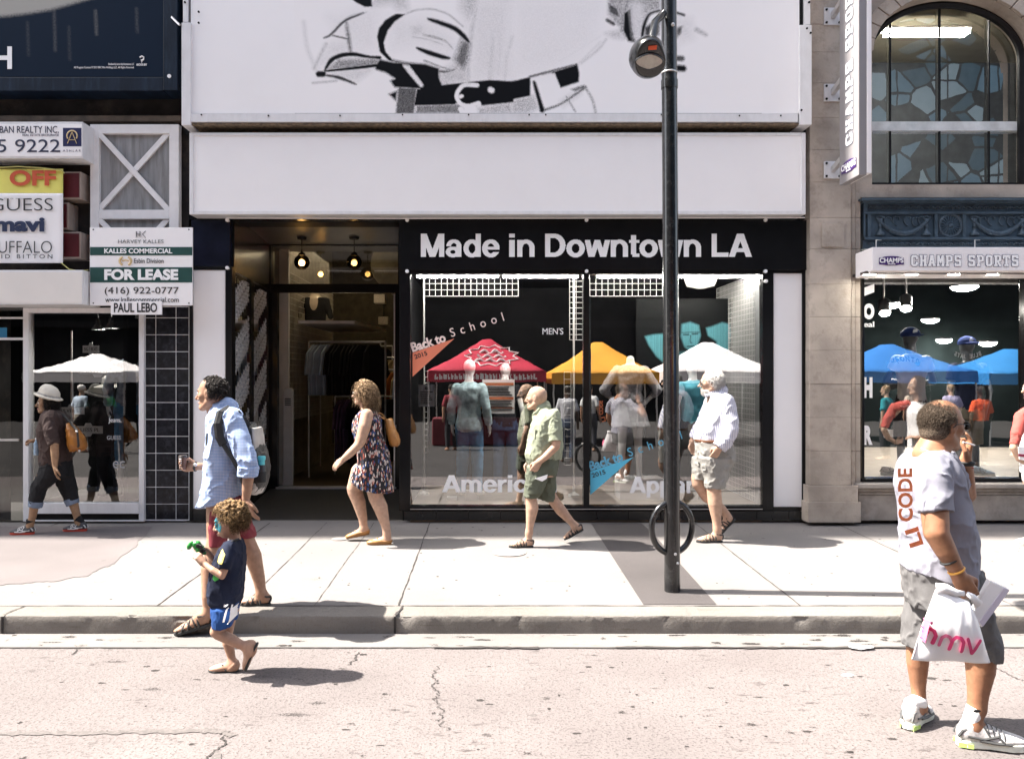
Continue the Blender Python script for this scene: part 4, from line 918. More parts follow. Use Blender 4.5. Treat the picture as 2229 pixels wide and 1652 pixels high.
def oval_logo(par, c, u, v, s, lift=.004):           # dark purple lozenge with white arched word
    u, v, c = Vector(u), Vector(v), Vector(c); n = u.cross(v)
    MB().prism([c+n*lift+u*s*.5*math.copysign(abs(math.cos(t))**.75, math.cos(t))+v*s*.185*math.sin(t) for t in np.linspace(0, 2*math.pi, 32, endpoint=False)], n*.002).prism([c+n*(lift-.001)+u*s*a+v*s*b for a, b in ((-.5, -.15), (.5, -.15), (.5, .12), (-.5, .12))], n*.002).build('logo', M_purple, par)
    m_ = text_mb('CHAMPS', c-u*s*.48-v*s*.085+n*(lift+.003), u, v, s*.96, s*.2, bold=.03); text_mb('SPORTS', c-u*s*.15-v*s*.16+n*(lift+.003), u, v, s*.3, s*.055, bold=.03, m=m_); m_.build('logo_word', M_wletter, par)

# box sign over the sports shop window
cs = T('shop_sign', 'long pale box sign with outlined block capitals over the sports shop window', 'sign', W(2060, 590, 8.95))
YS = 8.95; M_boxs = mat('pale_sign_metal', (.86, .82, .82), .35, var=.04, scale=2)
a, b = W(1899, 590, YS), W(1899, 538, YS)
MB().prism([(a.x, YS, a.z), (a.x, YS, b.z), (a.x-.055, YS+.3, b.z-.03), (a.x-.055, YS+.3, a.z-.05)], (6, 0, 0)).build('sign_box', M_boxs, cs, bevel=.008)
varsity('CHAMPS SPORTS', W(1982, 580, YS-.002), (1, 0, 0), (0, 0, 1), xt(2217, YS)-xt(1982, YS), 24.5*YS/FD, 'l', cs, M_wletter, M_outline)
oval_logo(cs, W(1940, 568, YS-.001), (1, 0, 0), (0, 0, 1), 54*YS/FD)
for px in (1907, 2122): MB().tube([W(px, 540, YS+.02), W(px, 523, YS+.1), W(px+11, 523, YS+.35)], .006, 6).build('hanger', M_steel, cs)
pbox('soffit', mat('soffit_brown', (.09, .075, .07), .6), cs, 1885, 590.3, 2500, 596, 9.02, .36, bevel=0)
for i, px in enumerate((1891, 1983, 2074, 2158)):
    c = W(px, 597, 9.12); MB().lathe(c-Vector((0, 0, .012)), [(.07, 0), (.07, .012)], n=18).build('downlight', M_tube, cs)
# display window
YG = 9.55
sw = MB(); sw.pbox(1877, 596, 1882, 1053, YG-.09, .14).pbox(1882.2, 1041, 2500, 1053, YG-.09, .14).pbox(2230, 597, 2236, 1041, YG-.06, .1); sw.build('shop_window_frame', M_black, st, bevel=.003)
a, b = W(1880, 1045, YG), W(2500, 590, YG)
MB().quad((a.x, YG, a.z), (b.x, YG, a.z), (b.x, YG, b.z), (a.x, YG, b.z)).build('display_pane', M_glass, st)
sm_ = MB(); sm_.pbox(1866, 1054, 2500, 1063, YP-.02, .4).pbox(1868, 1063.2, 2500, 1070, YP+.02, .35).pbox(1870, 1070.2, 2500, 1077, YP+.05, .3); sm_.build('window_sill', M_stoned, st, bevel=.006)
bs = MB()
for i, (a_, b_) in enumerate(((1869, 1985), (1985.6, 2110), (2110.6, 2250), (2250.6, 2400), (2400.6, 2500))): bs.pbox(a_, 1077.4, b_, 1133, YP+.06+.004*(i % 2), .3)
bs.build('plinth', M_stoned, st, bevel=.008)
box('sports_floor', mat('sports_display_floor', (.3, .26, .22), .4, var=.2), st, 4.2, 12, YG+.01, 14, .2, zt(1044), bevel=0)
box('sports_back', mat('sports_back_wall', (.006, .009, .0095), .9, spec=.03, var=.4, scale=2), st, 3.7, 12, 13.8, 13.9, .2, 4.3, bevel=0)
box('sports_ceiling', mat('sports_ceiling_paint', (.008, .011, .012), .9, spec=.03), st, 3.9, 12, YG+.05, 14, 3.6, 3.66, bevel=0)
box('sports_side', M_dark, st, 3.88, 3.93, YG+.06, 14, .2, 3.6, bevel=0)
# white letters on the left end of the glass
m_ = ptext('O', 1880, 661, 1903, 695, YG-.006, None, None, build=False, bold=.06)
ptext('eal', 1880, 700, 1903, 712, YG-.006, None, None, m=m_, build=False, bold=.02)
for tx, y0, y1 in (('H', 821, 866), ('R', 926, 968)): ptext(tx, 1880, y0, 1899, y1, YG-.006, None, None, m=m_, build=False, bold=.06)
m_.pbox(1881, 601, 1884, 606, YG-.006, .002).pbox(1881, 606.2, 1890, 608, YG-.006, .002).pbox(1893, 601, 1903, 603, YG-.006, .002).pbox(1900, 603.2, 1903, 607, YG-.006, .002)
q = [W(x, y, YG-.006) for x, y in ((1880, 627), (1903, 618), (1903, 636), (1880, 645))]; m_.prism(q, (0, .002, 0))
m_.each('window_lettering', M_wletter, st)

# projecting blade sign with its wall brackets
bd = T('blade_sign', 'tall pale sign projecting from the stone pilaster, words running upwards', 'sign', (4.03, 8.75, 4.09))
BX0, BX1, BY0, BY1, BZ0, BZ1 = 3.955, 4.093, 8.53, 9.0, 4.09, 8.6
box('sign_box', mat('shade_toned_sign_metal', (.25, .235, .24), .4, var=.04), bd, BX0, BX0+.085, BY0, BY1, BZ0, BZ1, bevel=.006)  # pale sign metal, base colour darkened in place of shade on this sunlit face
box('sign_box', M_boxs, bd, BX0+.087, BX1, BY0-.004, BY1, BZ0+.02, BZ1, bevel=.006)
varsity('CHAMPS SPORTS', (BX0-.001, 8.66, 4.47), (0, 0, 1), (0, 1, 0), 1.98, .17, 'l', bd, mat('white_letter_glossy', (.9, .9, .92), .3, var=0), M_greyout)
oval_logo(bd, (BX0-.001, 8.76, 4.27), (0, -.25, .1), (0, .03, .1), 0.01) if 0 else oval_logo(bd, (BX0-.001, 8.76, 4.25), (0, -1, 0), (0, 0, 1), .36)
for i, py in enumerate((36, 202, 370)):
    c = W(1813, py, YP-.02); pl = MB().box(c.x-.1, c.x+.1, YP-.022, YP, c.z-.1, c.z+.1).build('bracket_plate', M_whitealu, bd, bevel=.003)
    arm = MB().bar((c.x, YP-.02, c.z), (BX0+.04, BY1+.0, c.z+.06), .05, .06).build('bracket_arm', M_steel, bd)
    bo = MB()
    for dx in (-.075, .075):
        for dz in (-.075, .075): bo.lathe((c.x+dx, YP-.034, c.z+dz), [(.013, 0), (.015, .012)], (0, 1, 0), 6)
    bo.each('bracket_bolt', M_blackm, bd)
c = W(1813, 512, YP-.004); box('cover_plate', M_stone, st, c.x-.13, c.x+.13, YP-.012, YP, c.z-.14, c.z+.14, bevel=.003)

# ================================================================== SIGN BOARDS OF THE CLOTHING SHOP
bk = T('blank_sign', 'wide blank white box sign between the billboard and the black fascia', 'sign', W(1080, 466, 9.2))
YK = 9.20
frame_mb(412, 289, 1754, 467, (9, 7, 9, 8), YK, .3).build('frame', M_whitealu, bk, bevel=.004)
pbox('face', M_white, bk, 418, 294, 1748, 461, YK+.012, .01, bevel=0)
box('backing', M_blackm, bk, xt(414, YK), xt(1750, YK), YK+.03, 9.44, zt(465, YK), zt(290, YK), bevel=0)
pbox('gap_strip', M_blackm, sh, 404, 268, 1764, 292, 9.42, .12, bevel=0)
MB().tube([W(492, 475, 9.3), W(870, 476, 9.3), W(1752, 474, 9.3)], .008, 6).build('cable', M_steel, bk)
bb = T('billboard', 'huge white billboard with a grainy print of a belted torso and a hand', 'billboard', W(1080, 270, 9.2))
YBB = 9.15
def torso_ink(X, Y):
    I = np.zeros(X.shape)
    def A(pts, d, s): 
        nonlocal I; I = np.maximum(I, d*ink_poly(X, Y, pts, s))
    def Ls(pts, wd, d, s):
        nonlocal I; I = np.maximum(I, d*ink_line(X, Y, pts, wd, s))
    def E(pts, s, d=1):
        nonlocal I; I = I*(1-d*ink_poly(X, Y, pts, s))
    def EL(pts, wd, s, d=1):
        nonlocal I; I = I*(1-d*ink_line(X, Y, pts, wd, s))
    j = lambda *p: [(392.3+.324*x, .324*y) for x, y in p]; k = lambda *p: [(1114.5+.32*x, .32*y) for x, y in p]
    # soft shirt tone
    A(j((1280, -60), (1500, -60), (1520, 60), (1470, 60), (1420, 20), (1290, 40)), .35, 14); A(j((1900, -60), (2000, -60), (1990, 90), (1930, 130), (1890, 60)), .33, 16)
    Ls(j((2100, 250), (2080, 560)), 14, .25, 10); Ls(j((2160, 100), (2140, 500)), 10, .2, 9); Ls(j((1750, 520), (1830, 600)), 16, .3, 8)
    A(j((1540, 180), (1620, 170), (1640, 230), (1560, 240)), .25, 10)
    # sleeve, cuff and folds
    A(j((1135, -20), (1285, -20), (1290, 48), (1240, 50), (1180, 20)), 1, 2)
    Ls(j((1230, 90), (1100, 140), (1010, 240), (965, 258)), [3, 6, 5, 2], .95, 2); Ls(j((1020, 240), (1130, 265)), [3, 4], .9, 2); Ls(j((1115, 150), (1130, 250), (1145, 360)), [4, 9, 6], .75, 4)
    Ls(j((980, 300), (900, 460)), 5, .4, 5); A(j((1000, 300), (1120, 270), (1140, 360), (1010, 380), (930, 460)), .16, 16)
    Ls(j((970, 475), (1015, 400), (1090, 370), (1170, 365), (1260, 385), (1340, 390)), [2, 10, 10, 9, 6, 8], 1, 1.8)
    A(j((985, 470), (1060, 400), (1330, 395), (1335, 440), (1200, 462)), .62, 5); Ls(j((970, 480), (1150, 462), (1335, 440)), [4, 7, 8], 1, 1.5)
    Ls(j((930, 500), (960, 500)), 13, 1, 2); Ls(j((960, 505), (1070, 522), (1180, 568)), [2, 8, 3], .95, 2); A(j((990, 500), (1190, 470), (1300, 460), (1190, 545)), .22, 10); Ls(j((890, 560), (1050, 545)), 3, .45, 3)
    Ls(j((830, 150), (850, 330), (920, 480)), 4, .22, 6)
    # cuff opening (dark crescent)
    A(j((1515, 98), (1450, 95), (1380, 135), (1335, 190), (1322, 250), (1340, 350), (1400, 410), (1440, 420), (1380, 350), (1368, 290), (1395, 210), (1440, 150)), 1, 1.8)
    # dark trousers between hand and belt
    A(j((1340, 400), (1430, 420), (1640, 430), (1740, 460), (1740, 520), (1770, 600), (1600, 600), (1440, 590), (1410, 545), (1440, 530), (1380, 490), (1310, 470), (1310, 440)), 1, 3)
    A(j((1640, 470), (1740, 470), (1760, 590), (1640, 590)), .7, 6); EL(j((1515, 440), (1560, 500), (1620, 575)), [12, 11, 8], 2, .9)
    A(j((1400, 635), (1460, 610), (1450, 680)), 1, 3); A(j((1465, 590), (1590, 595), (1570, 765), (1448, 765)), .86, 2.5)
    # belt
    A(j((1590, 600), (1850, 605), (1850, 705), (1570, 712)), 1, 1.5); A(k((-630, 595), (-150, 545), (0, 555), (125, 525), (125, 655), (0, 680), (-600, 720)), 1, 1.8)
    A(j((1590, 710), (1900, 700), (1900, 765), (1580, 765)), .72, 4)
    A(j((1860, 570), (1990, 575), (2240, 545), (2240, 690), (2000, 715), (1880, 712)), 1, 2)
    EL(j((1995, 575), (1900, 570), (1862, 620), (1855, 655), (1880, 700), (1930, 718), (2005, 695)), 9, 1.2); EL(j((1882, 652), (1892, 648)), 8, 1); EL(j((2085, 605), (2092, 610)), 12, 2); EL(j((1885, 735), (1900, 765), (1940, 755), (1965, 730)), 12, 1.5)
    EL(j((2010, 705), (1990, 765)), 8, 1.5); A(j((2000, 730), (2225, 690), (2229, 765), (2010, 765)), .38, 6)
    # belt loop and tail
    A(k((120, 530), (280, 490), (445, 440), (458, 500), (455, 560), (330, 600), (290, 500)), 1, 2); E(k((130, 530), (270, 495), (330, 720), (205, 755)), 2, .8); A(k((300, 510), (390, 520), (385, 560), (320, 560)), .55, 4)
    Ls(k((120, 525), (440, 442)), 5, .85, 2); Ls(k((150, 560), (205, 750)), [6, 12], 1, 2.2); Ls(k((205, 755), (330, 715), (500, 595)), [5, 4, 6], .85, 2.5)
    A(k((400, 610), (490, 580), (500, 600), (430, 625)), .8, 3); Ls(k((500, 600), (550, 680), (570, 775)), 4, .6, 3); Ls(k((370, 660), (430, 760)), 3, .6, 2.5); A(k((0, 680), (150, 650), (180, 740), (100, 775), (0, 775)), .35, 6); A(k((330, 690), (460, 600), (470, 640), (350, 730)), .2, 8)
    Ls(k((450, 440), (600, 290)), 3, .2, 4); Ls(k((320, 420), (600, 250)), 3, .12, 5)
    # hand shadows
    Ls(j((1665, 130), (1760, 160), (1850, 195), (1900, 240), (1940, 285)), [5, 10, 11, 11, 5], 1, 2.5); Ls(j((1590, 325), (1680, 360), (1760, 385), (1810, 395)), [4, 11, 10, 4], 1, 2.2)
    Ls(j((1630, 235), (1720, 255), (1790, 280), (1830, 330)), [2, 6, 3, 2], .55, 3); Ls(j((1400, 400), (1500, 430), (1640, 440), (1760, 490), (1850, 470)), [3, 7, 7, 6, 2], .85, 3)
    A(j((1890, 260), (1950, 290), (1940, 400), (1900, 480), (1860, 440), (1840, 400)), .8, 9); A(j((1845, 420), (1930, 440), (1930, 560), (1750, 560), (1740, 490)), .28, 10)
    A(j((1920, -20), (2229, -20), (2229, 540), (1940, 560)), .13, 30); A(k((-10, -20), (640, -20), (560, 300), (300, 470), (-10, 530)), .07, 30); A(j((1400, 120), (1640, 130), (1820, 230), (1860, 330), (1840, 400), (1600, 300), (1420, 330)), .10, 22); A(j((1000, 120), (1330, 60), (1330, 330), (1150, 350)), .09, 20)
    Ls(j((1505, 100), (1580, 70), (1690, 60), (1800, 95), (1900, 180)), 2.5, .5, 3); Ls(j((1250, 85), (1130, 110), (1020, 215)), 2.5, .4, 3); Ls(j((1560, 250), (1660, 265), (1760, 300)), 2.5, .4, 3); Ls(j((1640, 410), (1760, 455), (1840, 480), (1858, 455)), 3, .7, 2.5); Ls(k((640, 270), (590, 340), (470, 430)), 2.5, .35, 4); Ls(j((1990, 60), (1960, 200), (1930, 420), (1935, 560)), [4, 8, 9, 6], .35, 7); Ls(j((2229, 250), (2190, 400), (2180, 545)), 6, .25, 7)
    # second sleeve and hand by the lamp
    A(k((655, -20), (1010, -20), (1010, 70), (930, 80), (890, 190), (880, 280), (760, 260), (740, 200), (652, 100)), .5, 5); A(k((655, 20), (720, 60), (740, 130), (660, 90)), .9, 4)
    Ls(k((690, -10), (760, 120), (745, 210)), 8, .6, 4); A(k((760, 90), (810, 60), (820, 190), (845, 290), (790, 285), (755, 210)), 1, 3); EL(k((850, 60), (870, 240)), 30, 8, .6)
    Ls(k((1005, 75), (930, 95), (895, 180), (885, 260)), [5, 6, 9, 6], 1, 2.5); A(k((900, 190), (1010, 120), (1000, 240), (910, 275)), .95, 4); Ls(k((650, 140), (690, 165)), 8, .9, 2.5); A(k((630, 230), (740, 205), (760, 270), (690, 260)), .3, 7)
    Ls(k((1120, 90), (1170, 105)), 6, .9, 2); A(k((1120, 190), (1160, 180), (1150, 230), (1120, 260)), .9, 4); Ls(k((1255, 205), (1320, 240)), [8, 4], .5, 5); Ls(k((1125, 400), (1155, 400)), 12, .9, 3); Ls(k((1122, 465), (1165, 468)), 14, 1, 3); A(k((1120, 130), (1220, 130), (1230, 260), (1130, 300)), .14, 14)
    return np.clip(I, 0, 1)
MX0, MX1 = 640, 1660
print_grid('printed_torso', MX0, -90, MX1, 247, YBB, 1.7, torso_ink, ink_mat('billboard_print', (.9, .875, .875), (.006, .0065, .008), .55, 150), bb)
bbm = MB().pbox(415, -330, MX0, 247, YBB, .03).pbox(MX1, -330, 1740, 247, YBB, .03).pbox(MX0, -330, MX1, -90, YBB, .03); bbm.build('face', M_white, bb)
box('backing', M_blackm, bb, xt(405, YBB), xt(1760, YBB), YBB+.035, 9.55, zt(262, YBB), 8.2, bevel=0)
MB().pbox(414, 247.5, 1737, 266, YBB-.02, .06).build('channel', M_whitealu, bb, bevel=.003); MB().pbox(412, 268.5, 1764, 272, YBB+.0, .3).build('ledge', mat('rusty_ledge', (.2, .15, .1), .8, var=.6, scale=25, dirt=.7, dcol=(.02, .02, .02), dscale=12), bb)
ch = MB().pbox(395, 50, 415, 273, YBB-.03, .3).pbox(1741, 55, 1767, 272, YBB-.03, .3); ch.pbox(398, -330, 409, 49, YBB-.02, .2).pbox(1752, -330, 1764, 54, YBB-.02, .2); ch.each('channel', M_whitealu, bb, bevel=.004)
sc = MB()
for px in (438, 584, 740, 876, 1020, 1152, 1188, 1440, 1610, 1700): sc.lathe(W(px, 250+(px % 3), YBB-.03), [(.009, 0), (.009, .012)], (0, 1, 0), 8)
for px, py in ((1762, 5), (402, 5), (1757, 62), (1765, 72), (1745, 240), (432, 26), (432, 50)): sc.lathe(W(px, py, YBB-.04), [(.012, 0), (.012, .014)], (0, 1, 0), 8)
sc.each('screw', M_blackm, bb)

# ================================================================== STREET LAMP WITH BIKE RING
YL2 = groundY(1287)
lp = T('street_lamp', 'tall black street lamp post with a bike ring, standing on the dark paving strip', 'street lamp', (xt(1463, YL2), YL2, gz(YL2)))
M_post = mat('black_post_paint', (.010, .010, .011), .22, var=.3, scale=12, dirt=.12, dcol=(.22, .22, .22), dscale=26, coat=.3)
bx = xt(1463.5, YL2); tx = xt(1456, YL2); zb = gz(YL2); ztp = 1.94+(818.5+10)*YL2/FD
slope = (tx-bx)/(ztp-zb)
MB().tube([(bx, YL2, zb-.02), (bx+slope*1.5, YL2, zb+1.5), (bx+slope*3, YL2, zb+3), (bx+slope*6, YL2, zb+6)], [.0655, .065, .064, .062], 24).build('post', M_post, lp, smooth='auto')
cz = zb+3.0; cm = MB()
for zz in (H+(CY-185)*YL2/FD,): cm.lathe((bx+slope*(zz-zb), YL2, zz-.035), [(.066, 0), (.069, .002), (.069, .07), (.066, .072)], n=24)
cm.build('post_band', M_post, lp, smooth='auto')
cm = MB()
for zz in (H+(CY-160)*YL2/FD,): cm.lathe((bx+slope*(zz-zb), YL2, zz-.006), [(.0655, 0), (.068, .002), (.068, .012), (.0655, .014)], n=24)
cm.ball((bx-.01, YL2-.066, H+(CY-62)*YL2/FD), .016, 10).ball((bx+.01, YL2-.066, H+(CY-1202)*YL2/FD), .013, 10).ball((bx+.03, YL2-.062, H+(CY-1222)*YL2/FD), .012, 10)
cm.each('bolt', M_steel, lp, smooth=True)
rc = Vector((bx+slope*.5, YL2, zb+.02+(1287-1153)*YL2/FD)); rr = (52-5)*YL2/FD; rz2 = (62-6)*YL2/FD
MB().tube([rc+Vector((rr*math.cos(t), .05*math.cos(t)-.0, rz2*math.sin(t))) for t in np.linspace(0, 2*math.pi, 48, endpoint=False)], .025, 12, closed=True).build('bike_ring', M_post, lp, smooth=True)
# lamp head hanging at the street side
hc = W(1407, 130, 6.3)
s = SDF(); s.el(hc+Vector((0, 0, .03)), (.135, .22, .135), k=.02).el(hc+Vector((.02, -.05, -.06)), (.115, .18, .09), k=.05)
s.cut(hc+Vector((0, -.11, -.05)), (0, -.75, -.66)); s.build('lamp_housing', M_post, lp, .008, 2)
pl_c = hc+Vector((.0, -.1105, -.0535)); nrm = Vector((0, -.75, -.66)).normalized(); uu = Vector((1, 0, 0)); vv = nrm.cross(uu).normalized()*-1
if vv.z < 0: vv = -vv
def lens(rw, rh, dz, th): return [pl_c+nrm*th+uu*(rw*math.cos(t))+vv*(rh*math.sin(t)*(1-.25*abs(math.cos(t)))+dz) for t in np.linspace(0, 2*math.pi, 30, endpoint=False)]
MB().prism(lens(.108, .062, -.005, .0), nrm*.012).build('lens', mat('lamp_lens', (.46, .43, .38), .2, var=.15, scale=30, coat=.5), lp, bevel=.004)
MB().tube(lens(.108, .062, -.005, .012)+[], .006, 6, closed=True).build('lens_rim', M_post, lp)
MB().prism([pl_c+nrm*.003+uu*a+vv*b for a, b in ((-.02, .082), (.045, .086), (.045, .118), (-.02, .112))], nrm*.004).build('sticker', mat('orange_red_sticker', (.62, .08, .02), .4, var=.05), lp)
MB().tube([hc+Vector((.04, .0, .14)), hc+Vector((.08, .06, .32)), (tx-.06, YL2-.06, hc.z+.48)], [.035, .03, .03], 10).build('arm', M_post, lp, smooth='auto')
# ================================================================== PEOPLE
def skin(name, col): 
    return mat(name, tuple(c*.74 for c in col), .5, var=.2, scale=26, bump=.06, bscale=160, spec=.3, dirt=.3, dcol=(col[0]*.7, col[1]*.42, col[2]*.4), dscale=8)
SK_pale = skin('skin_pale', (.58, .37, .265)); SK_tan = skin('skin_tan', (.40, .195, .11)); SK_mid = skin('skin_mid', (.46, .265, .175)); SK_olive = skin('skin_olive', (.40, .24, .14)); SK_dark = skin('skin_deep', (.10, .06, .042))
SK_child = skin('skin_child', (.54, .325, .225))
M_eye = mat('eye_white', (.6, .58, .55), .2, var=0); M_iris = mat('iris_dark', (.03, .02, .015), .1, var=0); M_lip = mat('lips', (.36, .14, .12), .4, var=.1)
def cloth(name, col, var=.15, bump=.3, bscale=350, rough=.85, **k): return mat(name, col, rough, var=var, scale=k.pop('scale', 9), bump=bump, bscale=bscale, spec=.2, **k)

def frame_axes(yaw_deg, pitch=0., roll=0.):          # yaw measured from +x towards the viewer (-y); returns forward, left, up
    y = R(yaw_deg); f = Vector((math.cos(y), -math.sin(y), 0)); l = Vector((0, 0, 1)).cross(f); u = Vector((0, 0, 1))
    p = R(pitch); f2 = f*math.cos(p)+u*math.sin(p); u2 = u*math.cos(p)-f*math.sin(p)
    r = R(roll); l2 = l*math.cos(r)+u2*math.sin(r); u3 = u2*math.cos(r)-l*math.sin(r)
    return f2, l2, u3
class Head:
    def __init__(s, c, yaw, pitch=0, sc=1., roll=0, fem=False, child=False):
        s.c = Vector(c); s.f, s.l, s.u = frame_axes(yaw, pitch, roll); s.s = sc; s.fem = fem; s.child = child
    def p(s, f, l, u): return s.c+(s.f*f+s.l*l+s.u*u)*s.s
    def axes(s): return [tuple(s.f), tuple(s.l), tuple(s.u)]
    def add(s, b, open_mouth=False):
        A = s.axes(); q = s.s; e = lambda c, r, k=.02, op='u': b.el(s.p(*c), [x*q for x in r], A, k*q, op)
        ch = lambda pts, rs, k=.015, **kw: b.ch([s.p(*x) for x in pts], [x*q for x in rs], k*q, **kw)
        e((-.012, 0, .035), (.100, .077, .087)); e((-.03, 0, .0), (.08, .07, .07))
        if s.child: e((.022, 0, -.03), (.064, .063, .07), .03); e((.045, 0, -.075), (.035, .038, .03), .03); e((.04, .03, -.04), (.03, .03, .035), .02); e((.04, -.03, -.04), (.03, .03, .035), .02)
        else:
            e((.026, 0, -.03), (.062, .06, .08), .03)
            w_ = .9 if s.fem else 1.
            for t in (-1, 1):
                ch([(-.012, t*.056*w_, -.055), (.03, t*.04*w_, -.088), (.066, t*.014, -.104)], [.022, .02, .019], .02)
                e((.052, t*.043, -.018), (.026, .024, .024), .02)
            e((.072, 0, -.102), (.022, .024, .019), .02)
        ch([(.082, -.036, .022), (.091, 0, .02), (.082, .036, .022)], [.009, .010, .009], .02)
        nl = .7 if s.child else 1.
        ch([(.086, 0, .012), (.098+.010*nl, 0, -.018), (.098+.022*nl, 0, -.036)], [.009, .010, .0125], .012)
        for t in (-1, 1):
            e((.096, t*.012, -.04), (.012, .009, .009), .008)
            e((.097, t*.033, .0), (.016, .018, .012), .016, 's')
            e((-.010, t*.077, -.006), (.021, .010, .033), .008); e((-.004, t*.088, -.004), (.010, .006, .02), .006, 's')
            e((.083, t*.032, .001), (.0125, .013, .011), .004)
        ch([(.082, -.022, -.066), (.094, 0, -.064), (.082, .022, -.066)], [.006, .0085, .006], .008); ch([(.080, -.019, -.078), (.091, 0, -.078), (.080, .019, -.078)], [.006, .009, .006], .008)
        ch([(.084, -.02, -.0715), (.101, 0, -.0712), (.084, .02, -.0715)], [.003, .004 if not open_mouth else .008, .003], .004, op='s')
    def details(s, par, brow=None, eyes=True, lips=True):
        q = s.s
        if eyes:
            for t in (-1, 1):
                m = MB(); m.ball(s.p(.0845, t*.032, .001), .0122*q, 10); m.build('eye', M_eye, par, smooth=True)
                MB().ball(s.p(.0925, t*.0325, .0015), .0058*q, 8).build('iris', M_iris, par, smooth=True)
        if brow:
            for t in (-1, 1): MB().tube([s.p(.094, t*.014, .019), s.p(.094, t*.03, .0245), s.p(.083, t*.048, .019)], [.004*q, .0052*q, .003*q], 6).build('eyebrow', brow, par, smooth=True)
        if lips: MB().tube([s.p(.083, -.02, -.073), s.p(.0985, -.006, -.067), s.p(.0985, .006, -.067), s.p(.083, .02, -.073)], [.003*q, .0055*q, .0055*q, .003*q], 6).tube([s.p(.082, -.018, -.074), s.p(.096, 0, -.079), s.p(.082, .018, -.074)], [.003*q, .0068*q, .003*q], 6).build('lips', M_lip, par, smooth=True)
    def glasses(s, par, m_lens, m_frame):
        q = s.s
        for t in (-1, 1):
            c = s.p(.104, t*.033, .002); pts = [c+(s.l*(math.cos(a)*.024*(1-.12*math.sin(a)))+s.u*(math.sin(a)*.018))*q-s.f*abs(math.cos(a))*.004*q for a in np.linspace(0, 2*math.pi, 18, endpoint=False)]
            MB().prism(pts, s.f*.003*q).build('glasses_lens', m_lens, par); 
        m = MB().tube([s.p(.107, -.01, .006), s.p(.11, 0, .009), s.p(.107, .01, .006)], .0022*q, 6)
        for t in (-1, 1): m.tube([s.p(.100, t*.055, .010), s.p(.07, t*.072, .011), s.p(.0, t*.086, .008), s.p(-.02, t*.086, -.008)], .0022*q, 6)
        for t in (-1, 1): m.tube([s.p(.106, t*.033, .002)+(s.l*(math.cos(a)*.0245)+s.u*(math.sin(a)*.0185))*q for a in np.linspace(0, 2*math.pi, 18, endpoint=False)], .0018*q, 5, closed=True)
        m.build('glasses_frame', m_frame, par)
def hand(b, wrist, d, n, thumb, sc=1., curl=(25, 30, 20), spread=.0, thumbc=.5, fingers=None):
    """palm and five bent fingers added to a body: d along the hand, n towards the palm side, thumb = width axis on the thumb side"""
    d = Vector(d).normalized(); n = Vector(n); n = (n-d*n.dot(d)).normalized(); w_ = n.cross(d).normalized()
    if w_.dot(Vector(thumb)) < 0: w_ = -w_
    P = lambda a, bb, c: Vector(wrist)+(d*a+w_*bb+n*c)*sc
    tips = []
    b.ch([P(-.01, 0, 0), P(.03, .004, 0)], [.027*sc, .03*sc], .02, sq=(tuple(n), .62))
    for o in (.029, .01, -.01, -.028): b.ch([P(.02, o*.7, 0), P(.088-abs(o-.008)*.25, o, 0)], [.0185*sc, .0125*sc], .012, sq=(tuple(n), .9))
    for i, (o, L) in enumerate(((.03, .072), (.0105, .08), (-.0105, .075), (-.03, .06))):
        cu = fingers[i] if fingers else curl; p = P(.088-abs(o-.008)*.25, o, 0); a = 0; pts = [p]
        for k, (fr, c_) in enumerate(zip((.44, .31, .25), cu)):
            a += R(c_); dd = d*math.cos(a)+n*math.sin(a)+w_*(o*spread*20); p = p+dd.normalized()*(L*fr*sc); pts.append(p)
        b.ch(pts, [.0098*sc, .0093*sc, .0085*sc, .0072*sc], .004); tips.append(p)
    p0 = P(.022, .028, .006); p1 = P(.055, .052, .006+.03*thumbc); p2 = P(.083, .056-.02*thumbc, .012+.045*thumbc); p3 = P(.105, .054-.034*thumbc, .014+.055*thumbc)
    b.ch([p0, p1, p2, p3], [.0165*sc, .0125*sc, .0108*sc, .0085*sc], .008); tips.append(p3); return tips
